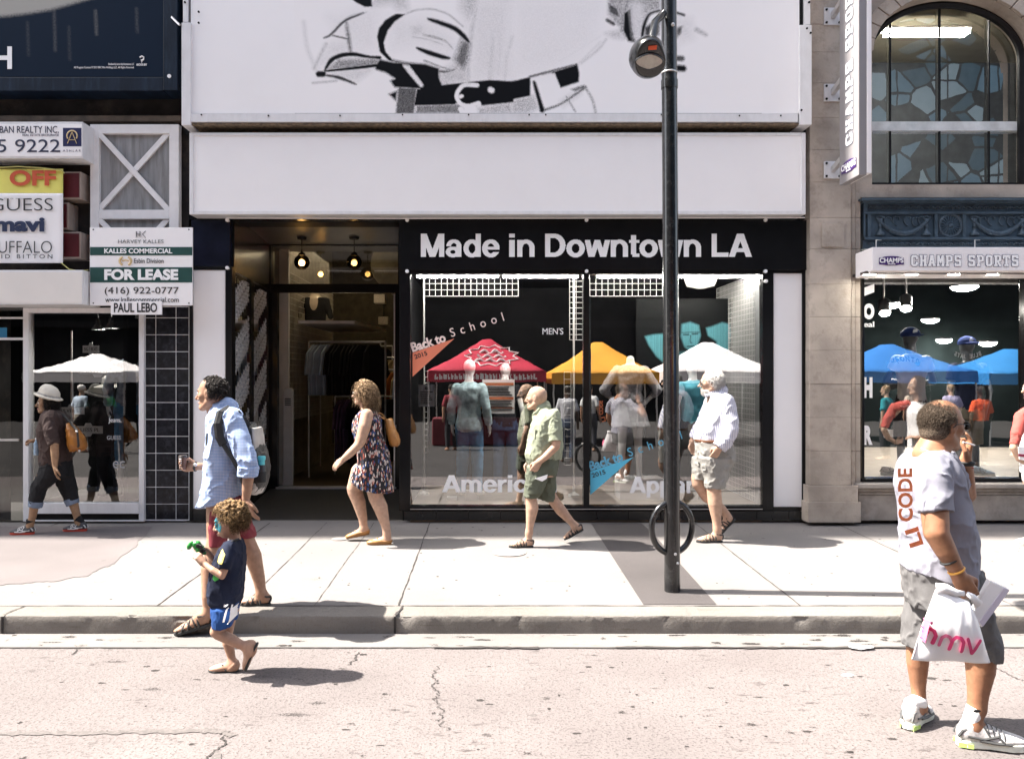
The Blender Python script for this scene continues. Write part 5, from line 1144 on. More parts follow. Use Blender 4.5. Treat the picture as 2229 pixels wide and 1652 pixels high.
class Foot:
    def plant(s, z, lift=.03):
        s.d = Vector((s.d.x, s.d.y, 0)).normalized(); s.u = Vector((0, 0, 1)); s.w = s.u.cross(s.d); s.o.z = z+lift*s.L; return s
    def __init__(s, heel, toe, L=None, up=(0, 0, 1), wd=1.):
        s.o = Vector(heel); d = Vector(toe)-s.o; s.L = L or d.length; s.d = d.normalized(); u = Vector(up); s.u = (u-s.d*u.dot(s.d)).normalized(); s.w = s.u.cross(s.d); s.wd = wd
    def p(s, t, h, x=0.): return s.o+(s.d*t+s.u*h+s.w*x*s.wd)*s.L
    def add(s, b, ankle=None, lift=.045, infl=0.):
        L = s.L; A = [tuple(s.d), tuple(s.u), tuple(s.w)]; k = .03
        b.ch([s.p(.13, .12+lift), s.p(.2, .11+lift)], [.115*L+infl, .115*L+infl], k); b.ch([s.p(.2, .22+lift), s.p(.45, .15+lift), s.p(.7, .07+lift)], [.115*L+infl, .105*L+infl, .075*L+infl], k)
        b.el(s.p(.66, .055+lift, .0), (.2*L+infl, .07*L+infl, .175*L*s.wd+infl), A, k); b.el(s.p(.85, .045+lift, .02), (.15*L+infl, .05*L+infl, .145*L*s.wd+infl), A, k); b.el(s.p(.4, .07+lift), (.3*L+infl, .08*L+infl, .125*L*s.wd+infl), A, k)
        if ankle is not None: b.ch([ankle, s.p(.22, .2+lift)], [.034+infl, .115*L+infl*.5], k)
    def outline(s, h, grow=0., n=36):
        tp = [0, .04, .12, .25, .45, .62, .75, .88, .97, 1.02]; wp = [.02, .085, .125, .125, .12, .155, .175, .15, .085, .02]
        t = np.linspace(0, 1.02, n); w_ = np.interp(t, tp, wp)+grow; up_ = [s.p(a, h, b+.015*math.sin(a*3)) for a, b in zip(t, w_)]; dn = [s.p(a, h, -b+.015*math.sin(a*3)) for a, b in zip(t[::-1], w_[::-1])]
        return up_+dn
    def sole(s, name, m, par, th=.045, h=0., grow=.01): return MB().prism(s.outline(h, grow), s.u*(th*s.L)).build(name, m, par, bevel=.004)
    def strap(s, mb, t0, t1, wd, rise=None, lift=.045, r=.006):       # a band over the foot from one side of the sole to the other
        pts = []
        for a in np.linspace(0, math.pi, 13):
            t = t0+(t1-t0)*a/math.pi; hw = np.interp(t, [0, .2, .45, .7, .88, 1], [.125, .135, .135, .185, .16, .1]); top = np.interp(t, [0, .2, .45, .6, .75, .9, 1], [.25, .33, .265, .2, .15, .105, .08]) if rise is None else rise
            pts.append(s.p(t, lift-.01+(top)*math.sin(a)**.8, hw*math.cos(a)))
        mb.tube(pts, wd/2, 6, flat=(tuple((s.u*.3+s.d*0+Vector((0, 0, 0))+s.u).normalized()), .45)); return mb

class Body:
    """Gathers one person. px: crop transform, Y: depth of the body's middle plane."""
    def __init__(s, label, crop, Y, skin_, vox=.0055, group=None, face=1):
        s.crop = crop; s.Y = Y; s.sk = skin_; s.vox = vox; s.b = SDF(); s.face = face; s.label = label
        s.root = None; s.F = V(face, 0, 0); s.L = V(0, face, 0); s.u = crop[2]*Y/FD; s.wk = 1.
    def P(s, x, y, off=0.): return W(s.crop[0]+x*s.crop[2], s.crop[1]+y*s.crop[2], s.Y+off)
    def px(s, w): return w*s.u
    def start(s, x, y): c = s.P(x, y); s.root = T('person', s.label, 'person', (c.x, s.Y, c.z)); return s.root
    def st(s, rows, off=0., grow=0.):
        out = []
        for r in rows:
            x0, x1, y, rl = r[:4]; o = r[4] if len(r) > 4 else off; a, b = s.P(x0, y, o), s.P(x1, y, o); c = (a+b)/2; out.append(((c.x, c.y, c.z), (b.x-a.x)/2*s.wk+grow, rl+grow))
        return out
    def loft(s, sdf, rows, off=0., grow=0., **k): sdf.loft(s.st(rows, off, grow), s.F, s.L, **k); return sdf
    def chain(s, sdf, rows, off=0., grow=0., k=.02, **kw):    # rows: x, y, width in crop pixels, optional offset
        pts = [s.P(r[0], r[1], r[3] if len(r) > 3 else off) for r in rows]; sdf.ch([tuple(p) for p in pts], [s.px(r[2])/2+grow for r in rows], k, **kw); return pts
    def skinmesh(s): return s.b.build('body', s.sk, s.root, s.vox, 2)
    def cutpx(s, sdf, p, q):                                    # cut away what lies below the picture line p-q (in crop pixels)
        a, b = s.P(*p), s.P(*q); d = (b-a).normalized(); n = Vector((d.z, 0, -d.x)); n = n if n.z < 0 else -n; sdf.cut(tuple(a), tuple(n)); return sdf
def hair_curls(h, n, rad, region, name, m, par, seed=1, blob=(.011, .02), vox=.0045, base=None, extra=()):
    rnd = random.Random(seed); s = SDF(); q = h.s
    if base: s.el(h.p(*base[0]), [x*q for x in base[1]], h.axes(), .02)
    c0 = (-.012, 0, .035); k = 0
    while k < n:
        v = Vector((rnd.gauss(0, 1), rnd.gauss(0, 1), rnd.gauss(0, 1))).normalized()
        if not region(v.x, v.y, v.z): continue
        rr = rnd.uniform(.95, 1.12); p = h.p(c0[0]+v.x*rad[0]*rr, v.y*rad[1]*rr, c0[2]+v.z*rad[2]*rr); t = Vector((rnd.gauss(0, 1), rnd.gauss(0, 1), rnd.gauss(0, 1))).normalized()*.012*q
        s.ch([tuple(p-t), tuple(p), tuple(p+t.cross(v)*60*0+t*.6+Vector((0, 0, -.006*q)))], [rnd.uniform(*blob)*q*.7, rnd.uniform(*blob)*q, rnd.uniform(*blob)*q*.6], .004); k += 1
    for a, r in extra:
        for i in range(a[3]):
            v = Vector((rnd.gauss(0, 1), rnd.gauss(0, 1), rnd.gauss(0, 1))).normalized()*rnd.uniform(.5, 1); p = h.p(a[0]+v.x*r[0], a[1]+v.y*r[1], a[2]+v.z*r[2]); t = Vector((rnd.gauss(0, .3), rnd.gauss(0, .3), rnd.gauss(0, 1))).normalized()*.016*q
            s.ch([tuple(p-t), tuple(p+t)], [rnd.uniform(*blob)*q, rnd.uniform(*blob)*q*.6], .005)
    return s.build(name, m, par, vox, 1)
def cap(h, m, par, fwd):
    s = SDF(); s.el(h.p(-.02, 0, .034), [x*h.s for x in (.1, .081, .09)], h.axes(), .01); s.cut(tuple(h.p(fwd*.1, 0, .05)), tuple(h.f*.85-h.u*.35)); s.cut(tuple(h.p(-.03, 0, -.05)), tuple(h.f*.4-h.u*.9)); return s.build('hair', m, par, .007, 1)
def strands(h, n, rad, region, L_, curl, m, par, seed=1, r=.0016, droop=.5, back=.25, c0=(-.012, 0, .035), name='hair', seg=9, turns=1.6, frizz=.25):
    """a head of fine strands: each rooted on the scalp, combed back and down, coiled by its curl radius"""
    g = np.random.default_rng(seed); q = h.s; F_, L2, U_ = V(*h.f), V(*h.l), V(*h.u); c_ = V(*h.p(*c0)); roots = []; nr = []
    while len(roots) < n:
        v = g.normal(size=3); v /= np.linalg.norm(v)
        if region(*v): roots.append(c_+(F_*v[0]*rad[0]+L2*v[1]*rad[1]+U_*v[2]*rad[2])*q*g.uniform(.93, 1.0)); nr.append(F_*v[0]+L2*v[1]+U_*v[2])
    P0 = np.array(roots); Nn = np.array(nr); t = np.linspace(0, 1, seg); ln = L_*q*g.uniform(.6, 1.2, n); d = Nn*.75-F_*back+g.normal(size=(n, 3))*frizz; d /= np.linalg.norm(d, axis=1)[:, None]
    ph = g.uniform(0, 6.28, n); a1 = np.cross(d, V(0, 0, 1)); a1 /= np.linalg.norm(a1, axis=1)[:, None]+1e-9; a2 = np.cross(d, a1); vs = []; tn = turns*g.uniform(.6, 1.4, n); cr_ = curl*q*g.uniform(.5, 1.4, n)
    for k in t:
        an = ph+6.28*tn*k; p_ = P0+d*(ln*k*(1-.45*droop*k))[:, None]+V(0, 0, -1)*(droop*ln*k*k)[:, None]+(a1*np.cos(an)[:, None]+a2*np.sin(an)[:, None])*(cr_*min(1, k*3))[:, None]; rr = r*q*(1-.55*k)
        for j in range(3): aj = 2.094*j; vs.append(p_+(a1*math.cos(aj)+V(0, 0, 1)*math.sin(aj))*rr)
    vv = np.stack(vs, 1).reshape(-1, 3); base = (np.arange(n)*seg*3)[:, None, None, None]; k = np.arange(seg-1)[None, :, None, None]; j = np.arange(3)[None, None, :, None]; j2 = (j+1) % 3
    qd = np.concatenate([base+k*3+j, base+k*3+j2, base+(k+1)*3+j2, base+(k+1)*3+j], -1).reshape(-1, 4); o = quadmesh(name, vv, qd, m); return link(o, par)
def hair_mat(name, c0, c1, sc=60):
    m = mat(name, c0, .65, var=0, spec=.15); n, l, b = nodes_of(m)
    tc = n.new('ShaderNodeTexCoord'); nz = n.new('ShaderNodeTexNoise'); nz.inputs['Scale'].default_value = sc; nz.inputs['Detail'].default_value = 4; nz.inputs['Distortion'].default_value = 1.5; l.new(tc.outputs['Object'], nz.inputs[0])
    rp = n.new('ShaderNodeValToRGB'); rp.color_ramp.elements[0].position = .4; rp.color_ramp.elements[1].position = .62; rp.color_ramp.elements[0].color = (*c0, 1); rp.color_ramp.elements[1].color = (*c1, 1); l.new(nz.outputs[0], rp.inputs[0]); l.new(rp.outputs[0], b.inputs['Base Color'])
    bp = n.new('ShaderNodeBump'); bp.inputs['Strength'].default_value = .6; bp.inputs['Distance'].default_value = .006; l.new(nz.outputs[0], bp.inputs['Height']); l.new(bp.outputs[0], b.inputs['Normal']); return m
def stripes(m, col, per, duty=.5, axis=(1, 0, 0), dist=.0):
    def mk(n, l):
        tc = n.new('ShaderNodeTexCoord'); d = n.new('ShaderNodeVectorMath'); d.operation = 'DOT_PRODUCT'; d.inputs[1].default_value = axis; l.new(tc.outputs['Object'], d.inputs[0]); src = d.outputs['Value']
        nz = n.new('ShaderNodeTexNoise'); nz.inputs['Scale'].default_value = 6; l.new(tc.outputs['Object'], nz.inputs[0]); ma = n.new('ShaderNodeMath'); ma.operation = 'MULTIPLY_ADD'; ma.inputs[1].default_value = dist; l.new(nz.outputs[0], ma.inputs[0]); l.new(src, ma.inputs[2])
        md = n.new('ShaderNodeMath'); md.operation = 'PINGPONG'; md.inputs[1].default_value = per/2; l.new(ma.outputs[0], md.inputs[0])
        gt = n.new('ShaderNodeMath'); gt.operation = 'LESS_THAN'; gt.inputs[1].default_value = per/2*duty; l.new(md.outputs[0], gt.inputs[0]); return gt.outputs[0], col
    return mul_color(m, mk)
M_sandal = mat('dark_sandal', (.025, .02, .017), .6, var=.2); M_tanstrap = mat('tan_strap', (.30, .22, .13), .7, var=.2); M_rubber = mat('black_rubber', (.015, .015, .015), .7, var=.1)
def sport_sandal(f, par, m_strap=M_sandal, m_top=None):
    f.sole('sandal_sole', M_rubber, par, .075, -.03, .012)
    a = MB(); 
    for t0, t1 in ((.9, .66), (.66, .9), (.74, .5), (.5, .74), (.58, .38), (.38, .56)): f.strap(a, t0, t1, .016)
    f.strap(a, .3, .3, .02); a.tube([f.p(.28, .3, .13), f.p(.1, .27, .125), f.p(-.01, .24, 0), f.p(.1, .27, -.125), f.p(.28, .3, -.13)], .008, 6)
    a.tube([f.p(.02, .08, .06), f.p(-.02, .2, 0), f.p(.02, .08, -.06)], .007, 6); a.tube([f.p(.5, .26, .0), f.p(.72, .17, 0), f.p(.92, .1, 0)], .009, 6, flat=((0, 0, 1), .5)); a.build('sandal_straps', m_strap, par)
    if m_top:
        a = MB()
        for t0, t1 in ((.84, .8), (.7, .7), (.56, .52)): f.strap(a, t0, t1, .014, lift=.05)
        a.build('sandal_webbing', m_top, par)
def sneaker(f, par, m_up, m_sole, m_acc, k=.0, sock=None, ankle=None):
    s = SDF(); f.add(s, None, .06, .004); s.ch([f.p(.2, .2), f.p(.21, .34)], [.115*f.L, .112*f.L], .02, cut1=True); s.build('shoe_upper', m_up, par, .006, 1)
    f.sole('shoe_sole', m_sole, par, .11, -.02, .02)
    a = MB()
    for sd in (-1, 1): a.tube([f.p(.12, .17, sd*.137), f.p(.35, .14, sd*.145), f.p(.55, .2, sd*.15), f.p(.62, .12, sd*.185)], .007, 6).tube([f.p(.3, .12, sd*.142), f.p(.5, .1, sd*.165), f.p(.72, .11, sd*.195)], .008, 6).tube([f.p(.0, .14, sd*.09), f.p(.06, .24, sd*.1), f.p(.2, .3, sd*.115)], .007, 6).tube([f.p(.36, .32, sd*.09), f.p(.45, .16, sd*.148)], .006, 6)
    for t in (.4, .47, .54, .61): f.strap(a, t, t+.03, .007, lift=.098, r=.004)
    a.build('shoe_trim', m_acc, par)
    if sock is not None and ankle is not None:
        q = SDF(); q.ch([tuple(f.p(.2, .25)), tuple(f.p(.21, .36)), tuple(ankle)], [.13*f.L, .118*f.L, .048], .02, cut1=True); q.build('sock', sock, par, .006, 1)

# ------------------------------------------------------------------ bald man in pale green shirt
p = Body('bald man in a pale green short sleeved shirt and dark cargo shorts, hand in pocket', (1114.5, 802.4, .2429), 8.30, SK_pale, face=-1); p.start(260, 1180)
hd = Head(p.P(218, 262), 180-(-22), 0, 1.0); hd.add(p.b)
p.chain(p.b, [(240, 330, 105), (268, 425, 120)]); torso = [(255, 330, 355, .09), (215, 378, 398, .18), (188, 425, 450, .215), (162, 440, 520, .225), (142, 448, 600, .222), (130, 452, 700, .212), (116, 448, 775, .205), (128, 440, 808, .195)]
p.loft(p.b, torso, grow=-.015); p.loft(p.b, [(128, 410, 790, .18), (135, 405, 900, .18), (150, 380, 960, .16)])
p.chain(p.b, [(360, 450, 70, -.12), (392, 580, 82, -.2), (395, 650, 82, -.22), (392, 695, 74, -.22), (300, 790, 62, -.225), (238, 838, 50, -.21)]); hand(p.b, p.P(238, 838, -.21), (-.45, .12, -.85), (0, .9, 0), (-1, 0, .2), 1, (20, 20, 15))
p.chain(p.b, [(260, 460, 70, .12), (222, 580, 80, .2), (215, 640, 80, .23), (190, 700, 70, .23), (160, 830, 52, .2)]); hand(p.b, p.P(160, 830, .2), (-.1, 0, -1), (0, -1, 0), (-1, 0, 0))
p.chain(p.b, [(215, 900, 150, -.09), (165, 1130, 104, -.1), (172, 1170, 100, -.1), (180, 1250, 112, -.1), (162, 1390, 72, -.1), (152, 1475, 60, -.1)])
p.chain(p.b, [(300, 900, 150, .09), (340, 1120, 106, .09), (372, 1180, 98, .09), (440, 1270, 100, .09), (520, 1360, 68, .09), (560, 1405, 58, .09)])
fN = Foot(p.P(192, 1583, -.1), p.P(-25, 1590, -.1)); fF = Foot(p.P(640, 1438, .09), p.P(470, 1530, .09), up=(.45, 0, 1)); fN.plant(gz(fN.o.y)); fN.add(p.b, tuple(p.P(152, 1470, -.1))); fF.add(p.b, tuple(p.P(560, 1400, .09))); p.skinmesh()
hd.details(p.root, mat('sandy_brow', (.25, .17, .1), .8))
s = SDF(); p.loft(s, torso, ends=True, k=.02); p.chain(s, [(375, 425, 130, -.15), (385, 560, 132, -.19), (390, 655, 118, -.215)], cut1=True); p.chain(s, [(240, 440, 120, .15), (220, 600, 110, .21)], cut1=True)
s.ch([tuple(p.P(222, 372)), tuple(p.P(285, 345))], [.074, .07], .01); s.el(hd.p(.02, 0, -.15), (.07, .07, .09), None, .03, 's'); s.fold(0.01595, (9, 9, 7), 3)
M_sage = cloth('sage_shirt', (.27, .29, .21)); s.build('shirt', M_sage, p.root, .007, 1)
MB().prism([p.P(x, y, -.2) for x, y in ((205, 545), (330, 565), (318, 640), (262, 655), (200, 625))], (0, .03, 0)).build('chest_pocket', M_sage, p.root, bevel=.004)
MB().tube([p.P(250, 355, -.105), p.P(215, 400, -.13), p.P(182, 415, -.1)], [.012, .02, .006], 6, flat=((0, 1, 0), .4)).build('collar', M_sage, p.root)
s = SDF(); p.loft(s, [(124, 418, 785, .192), (130, 412, 850, .2), (132, 402, 900, .2), (135, 392, 945, .19)]); p.loft(s, [(128, 330, 880, .11), (118, 325, 960, .115), (112, 300, 1060, .11), (107, 235, 1158, .095)], -.09); p.loft(s, [(240, 408, 880, .11), (225, 398, 1000, .11), (222, 388, 1100, .1), (225, 385, 1190, .095)], .09); p.cutpx(s, (225, 1165), (390, 1205)); s.fold(0.0174, (10, 10, 8), 5)
M_olive = cloth('olive_shorts', (.105, .115, .085)); s.build('shorts', M_olive, p.root, .007, 1)
s = SDF(); p.loft(s, [(150, 262, 985, .03), (140, 268, 1050, .035), (138, 255, 1125, .03)], -.17); s.fold(0.0087, (14, 14, 14), 2); s.build('cargo_pocket', M_olive, p.root, .007, 1)
MB().prism([p.P(x, y, -.215) for x, y in ((205, 985), (320, 948), (312, 985), (270, 1010))], (0, .01, 0)).build('pocket_paper', M_white, p.root)
sport_sandal(fN, p.root, M_sandal, M_tanstrap); sport_sandal(fF, p.root)

# ------------------------------------------------------------------ white haired man in striped shirt
p = Body('white haired bearded man in a striped shirt and grey shorts with dark sunglasses', (1480, 784.6, .2484), 8.53, SK_pale, face=-1); p.start(300, 1560)
p.wk = .96; hd = Head(p.P(272, 195), 180+14, 0, 1.06); hd.add(p.b); p.chain(p.b, [(300, 270, 115), (325, 350, 130)])
torso = [(285, 380, 268, .09), (240, 440, 312, .18), (222, 478, 375, .225), (198, 500, 450, .235), (166, 504, 540, .237), (142, 480, 620, .23), (129, 448, 680, .215), (136, 440, 704, .2)]
p.loft(p.b, torso, grow=-.015); p.loft(p.b, [(135, 440, 690, .18), (145, 460, 800, .185), (170, 420, 880, .16)])
p.chain(p.b, [(385, 410, 70, -.12), (430, 540, 84, -.21), (440, 590, 80, -.24), (400, 690, 66, -.25), (345, 762, 52, -.24)]); hand(p.b, p.P(345, 762, -.24), (-.4, .15, -.8), (0, .9, 0), (-1, 0, .2), 1, (20, 20, 15))
p.chain(p.b, [(300, 400, 70, .12), (200, 540, 80, .24), (110, 710, 56, .22)]); hand(p.b, p.P(110, 715, .22), (.1, -.1, -1), (0, -1, 0), (-1, 0, 0))
p.chain(p.b, [(310, 860, 170, -.09), (300, 1070, 128, -.1), (298, 1130, 122, -.1), (308, 1250, 122, -.1), (322, 1400, 78, -.1), (326, 1480, 68, -.1)])
p.chain(p.b, [(230, 860, 160, .09), (160, 1030, 122, .09), (162, 1075, 116, .09), (240, 1190, 112, .09), (370, 1300, 74, .09), (408, 1352, 62, .09)])
fN = Foot(p.P(375, 1548, -.1), p.P(148, 1568, -.1)); fF = Foot(p.P(482, 1385, .09), p.P(372, 1495, .09), up=(.75, 0, .8), L=.26); fN.plant(gz(fN.o.y)); fN.add(p.b, tuple(p.P(326, 1475, -.1))); fF.add(p.b, tuple(p.P(408, 1350, .09))); p.skinmesh()
M_wh = hair_mat('white_hair', (.62, .58, .54), (.8, .78, .75), 70)
hd.details(p.root, M_wh); hd.glasses(p.root, mat('dark_lens', (.01, .01, .01), .08, var=0), M_rubber)
hair_curls(hd, 210, (.106, .086, .094), lambda f, l, u: (f < .4 and u > -.2 and f < .3+u*.9) or (f < -.15 and u > -.85), 'hair', M_wh, p.root, 4, (.007, .012), base=((-.022, 0, .035), (.099, .079, .087))); strands(hd, 2600, (.103, .082, .09), lambda f, l, u: (f < .45 and u > -.25 and f < .35+u*.9) or (f < -.15 and u > -.85), .05, .011, M_wh, p.root, 4, back=.45, r=.0024, frizz=.45)
strands(hd, 1300, (.056, .056, .046), lambda f, l, u: u < .1 and f > -.25 and not (f > .8 and abs(l) < .3 and u > -.5), .022, .003, M_wh, p.root, 5, c0=(.034, 0, -.078), back=-.15, name='beard')
s = SDF(); p.loft(s, torso); p.chain(s, [(400, 370, 150, -.16), (440, 540, 145, -.21), (438, 610, 140, -.235), (375, 745, 128, -.25)], cut1=True); p.chain(s, [(290, 380, 120, .16), (205, 540, 115, .23), (115, 690, 90, .22)], cut1=True)
s.ch([tuple(p.P(245, 318)), tuple(p.P(345, 268))], [.075, .08], .01); s.el(hd.p(.03, 0, -.16), (.07, .07, .09), None, .03, 's'); s.fold(0.0174, (8, 8, 5), 11)
M_str = cloth('striped_shirt', (.6, .59, .63), var=.04); stripes(M_str, (.30, .30, .42), .021, .36, (1, 0, .12), .004); s.build('shirt', M_str, p.root, .007, 1)
s = SDF(); p.chain(s, [(405, 690, 140, -.252), (345, 765, 122, -.252)], cut0=True, cut1=True); s.fold(0.0087, (20, 20, 20), 2); s.build('cuff', M_str, p.root, .006, 1)
s = SDF(); p.loft(s, [(126, 452, 686, .212), (128, 453, 712, .212)]); s.build('belt', mat('brown_belt', (.12, .05, .025), .45, var=.3), p.root, .007, 1)
s = SDF(); p.loft(s, [(130, 450, 705, .205), (133, 470, 760, .21), (140, 482, 850, .205), (160, 470, 900, .19)]); p.loft(s, [(165, 478, 850, .12), (190, 440, 950, .12), (212, 412, 1050, .11), (222, 392, 1118, .1)], -.09); p.loft(s, [(115, 330, 850, .12), (106, 270, 950, .12), (98, 232, 1042, .1)], .09); p.cutpx(s, (90, 1030), (220, 1060)) if 0 else None; s.fold(0.0203, (9, 9, 8), 9)
M_lt = cloth('light_grey_shorts', (.26, .248, .23)); s.build('shorts', M_lt, p.root, .007, 1)
sport_sandal(fN, p.root, M_sandal, M_tanstrap); sport_sandal(fF, p.root)

# ------------------------------------------------------------------ woman in printed dress
p = Body('woman with curly hair in a short sleeveless printed dress, walking past the shop entrance', (695.4, 802.4, .2428), 8.42, SK_pale, face=-1); p.start(450, 1530)
hd = Head(p.P(392, 222), 180, 0, .93, fem=True); hd.add(p.b); p.chain(p.b, [(400, 290, 90), (425, 385, 105)])
torso = [(375, 470, 366, .1), (352, 520, 400, .155), (318, 552, 450, .165), (294, 560, 520, .175), (314, 566, 600, .165), (328, 590, 680, .175), (336, 612, 740, .187), (348, 630, 840, .198), (320, 636, 900, .208), (290, 644, 980, .215), (280, 654, 1050, .215), (276, 660, 1115, .21)]
p.loft(p.b, torso[:9], grow=-.012)
p.chain(p.b, [(425, 415, 110, -.16), (402, 520, 112, -.2), (368, 650, 92, -.22), (345, 690, 80, -.23), (262, 770, 68, -.24), (205, 818, 46, -.24)]); hand(p.b, p.P(205, 818, -.24), (-.72, 0, -.62), (.5, .75, -.3), (-1, -.2, .3), .95, (15, 22, 18), thumbc=.4)
p.chain(p.b, [(440, 415, 95, .16), (470, 560, 85, .21), (500, 690, 62, .2), (520, 800, 44, .18)]); hand(p.b, p.P(520, 800, .18), (.1, 0, -1), (0, -1, 0), (-1, 0, 0), .9)
p.chain(p.b, [(470, 940, 190, -.085), (500, 1110, 142, -.09), (505, 1150, 132, -.09), (545, 1235, 128, -.09), (592, 1400, 80, -.09), (606, 1478, 66, -.09)])
p.chain(p.b, [(370, 930, 180, .085), (316, 1070, 142, .09), (318, 1100, 134, .09), (352, 1190, 122, .09), (388, 1340, 82, .09), (398, 1430, 66, .09)])
fN = Foot(p.P(652, 1538, -.09), p.P(428, 1556, -.09)); fF = Foot(p.P(456, 1478, .09), p.P(240, 1520, .09), up=(.15, 0, 1)); fN.plant(gz(fN.o.y), .016); fN.add(p.b, tuple(p.P(604, 1475, -.09)), .02); fF.add(p.b, tuple(p.P(398, 1428, .09)), .02); p.skinmesh()
M_curl = hair_mat('brown_curls', (.045, .024, .012), (.42, .28, .16), 42)
hd.details(p.root, M_curl); hd.glasses(p.root, mat('dark_lens', (.01, .01, .01), .08, var=0), mat('white_frame', (.75, .73, .7), .3, var=0))
hair_curls(hd, 240, (.118, .1, .107), lambda f, l, u: f < .4 and u > -.6, 'hair', M_curl, p.root, 8, (.011, .018), base=((-.03, 0, .03), (.105, .088, .094)), extra=(((-.085, 0, -.07, 110), (.06, .085, .085)),)); strands(hd, 2600, (.112, .096, .1), lambda f, l, u: f < .62+.2*u and (u > -.1 or f < .1) and u > -.75, .16, .011, M_curl, p.root, 8, r=.002, droop=1.1, back=.55, seg=14, turns=2.4)
s = SDF(); p.loft(s, torso); p.cutpx(s, (270, 998), (440, 1075)); p.cutpx(s, (400, 1062), (700, 1118)); s.fold(0.0232, (11, 11, 2.2), 21)
M_print = cloth('printed_dress', (.03, .025, .03), var=.2, bump=.1)
def mk_print(n, l):
    tc = n.new('ShaderNodeTexCoord'); mp = n.new('ShaderNodeMapping'); mp.inputs['Scale'].default_value = (66, 66, 27); l.new(tc.outputs['Object'], mp.inputs[0])
    vo = n.new('ShaderNodeTexVoronoi'); vo.inputs['Scale'].default_value = 1; l.new(mp.outputs[0], vo.inputs[0])
    sp = n.new('ShaderNodeSeparateColor'); l.new(vo.outputs['Color'], sp.inputs[0]); rp = n.new('ShaderNodeValToRGB'); rp.color_ramp.interpolation = 'CONSTANT'
    cols = [(0, (.02, .02, .025)), (.3, (.035, .07, .19)), (.46, (.5, .43, .4)), (.64, (.22, .055, .04)), (.76, (.02, .02, .025)), (.88, (.55, .3, .24))]
    rp.color_ramp.elements[0].color = (*cols[0][1], 1); rp.color_ramp.elements[1].position = cols[1][0]; rp.color_ramp.elements[1].color = (*cols[1][1], 1)
    for a, c in cols[2:]: e = rp.color_ramp.elements.new(a); e.color = (*c, 1)
    l.new(sp.outputs[0], rp.inputs[0]); lt_ = n.new('ShaderNodeMath'); lt_.operation = 'LESS_THAN'; lt_.inputs[1].default_value = .6; l.new(vo.outputs['Distance'], lt_.inputs[0]); return lt_.outputs[0], rp.outputs[0]
mul_color(M_print, mk_print); s.build('dress', M_print, p.root, .007, 1)
M_tan = mat('tan_leather', (.32, .155, .045), .5, var=.2, scale=8, bump=.15)
for f in (fN, fF):
    s = SDF(); f.add(s, None, .03, .006); s.cut(tuple(f.p(0, .17)), tuple(f.u)); s.el(f.p(.3, .19), (.2*f.L, .12*f.L, .1*f.L), [tuple(f.d), tuple(f.u), tuple(f.w)], .015, 's'); s.build('flat_shoe', M_tan, p.root, .005, 1)
    f.sole('shoe_sole', mat('tan_sole', (.25, .14, .06), .7), p.root, .03, -.015, .012)
    MB().tube([f.p(.62, .19, .03), f.p(.58, .24, .07), f.p(.56, .2, .1)], .005, 5).tube([f.p(.62, .19, .0), f.p(.6, .24, -.05), f.p(.58, .2, -.09)], .005, 5).build('bow', M_tan, p.root)
bag = T('shoulder_bag', 'tan leather shoulder bag behind the woman in the printed dress', 'bag', p.P(650, 690, .12))
s = SDF(); s.loft(p.st([(586, 652, 452, .09), (590, 672, 500, .11), (600, 696, 570, .12), (618, 720, 640, .12), (632, 716, 680, .1), (650, 700, 694, .07)], .1), p.F, p.L); s.fold(0.0116, (9, 9, 9), 4); s.build('bag_body', mat('orange_tan_leather', (.33, .14, .03), .45, var=.3, scale=7, bump=.2), bag, .007, 1)
MB().tube([p.P(600, 465, .08), p.P(575, 420, .06), p.P(540, 395, .1), p.P(520, 410, .16), p.P(560, 440, .18), p.P(620, 470, .17)], .009, 6, flat=((0, 1, 0), .6)).build('bag_strap', M_tan, bag)

# ------------------------------------------------------------------ woman with white hat
p = Body('woman in a white brimmed hat, brown top and rolled black trousers', (53.5, 820.3, .2159), 8.9, SK_olive, face=-1); p.start(260, 1560)
p.wk = .9; hd = Head(p.P(225, 262), 180-(25), 0, .92, fem=True); hd.add(p.b); p.chain(p.b, [(235, 300, 95), (275, 380, 110)])
torso = [(222, 335, 335, .1), (185, 420, 385, .175), (163, 448, 450, .185), (140, 456, 520, .187), (145, 456, 600, .183), (150, 456, 700, .178), (160, 460, 780, .182), (166, 464, 850, .19), (172, 466, 885, .19)]
p.loft(p.b, torso[:8], grow=-.014)
p.chain(p.b, [(270, 430, 70, -.1), (260, 540, 100, -.21), (300, 680, 80, -.23), (306, 790, 72, -.24), (306, 900, 48, -.24)]); hand(p.b, p.P(306, 905, -.24), (.12, 0, -1), (.9, .5, 0), (-.3, -.9, 0), .95, (14, 20, 16))
p.chain(p.b, [(265, 430, 70, .1), (190, 560, 85, .2), (150, 650, 62, .14), (118, 648, 44, .1)]); hand(p.b, p.P(120, 645, .1), (-.9, -.2, .0), (0, -.5, -1), (0, -1, .3), .9, (40, 50, 30), thumbc=.8)
p.chain(p.b, [(260, 920, 170, -.08), (140, 1100, 120, -.09), (105, 1260, 92, -.09), (82, 1400, 72, -.09), (62, 1470, 56, -.09)])
p.chain(p.b, [(390, 920, 170, .08), (430, 1100, 130, .08), (488, 1260, 96, .08), (522, 1380, 74, .08), (538, 1445, 58, .08)])
fN = Foot(p.P(98, 1585, -.09), p.P(-165, 1572, -.09), L=.262); fF = Foot(p.P(628, 1545, .08), p.P(380, 1572, .08), L=.262); fN.plant(gz(fN.o.y), .02); fF.plant(gz(fF.o.y), .02); fN.add(p.b, tuple(p.P(60, 1470, -.09))); fF.add(p.b, tuple(p.P(538, 1445, .08))); p.skinmesh()
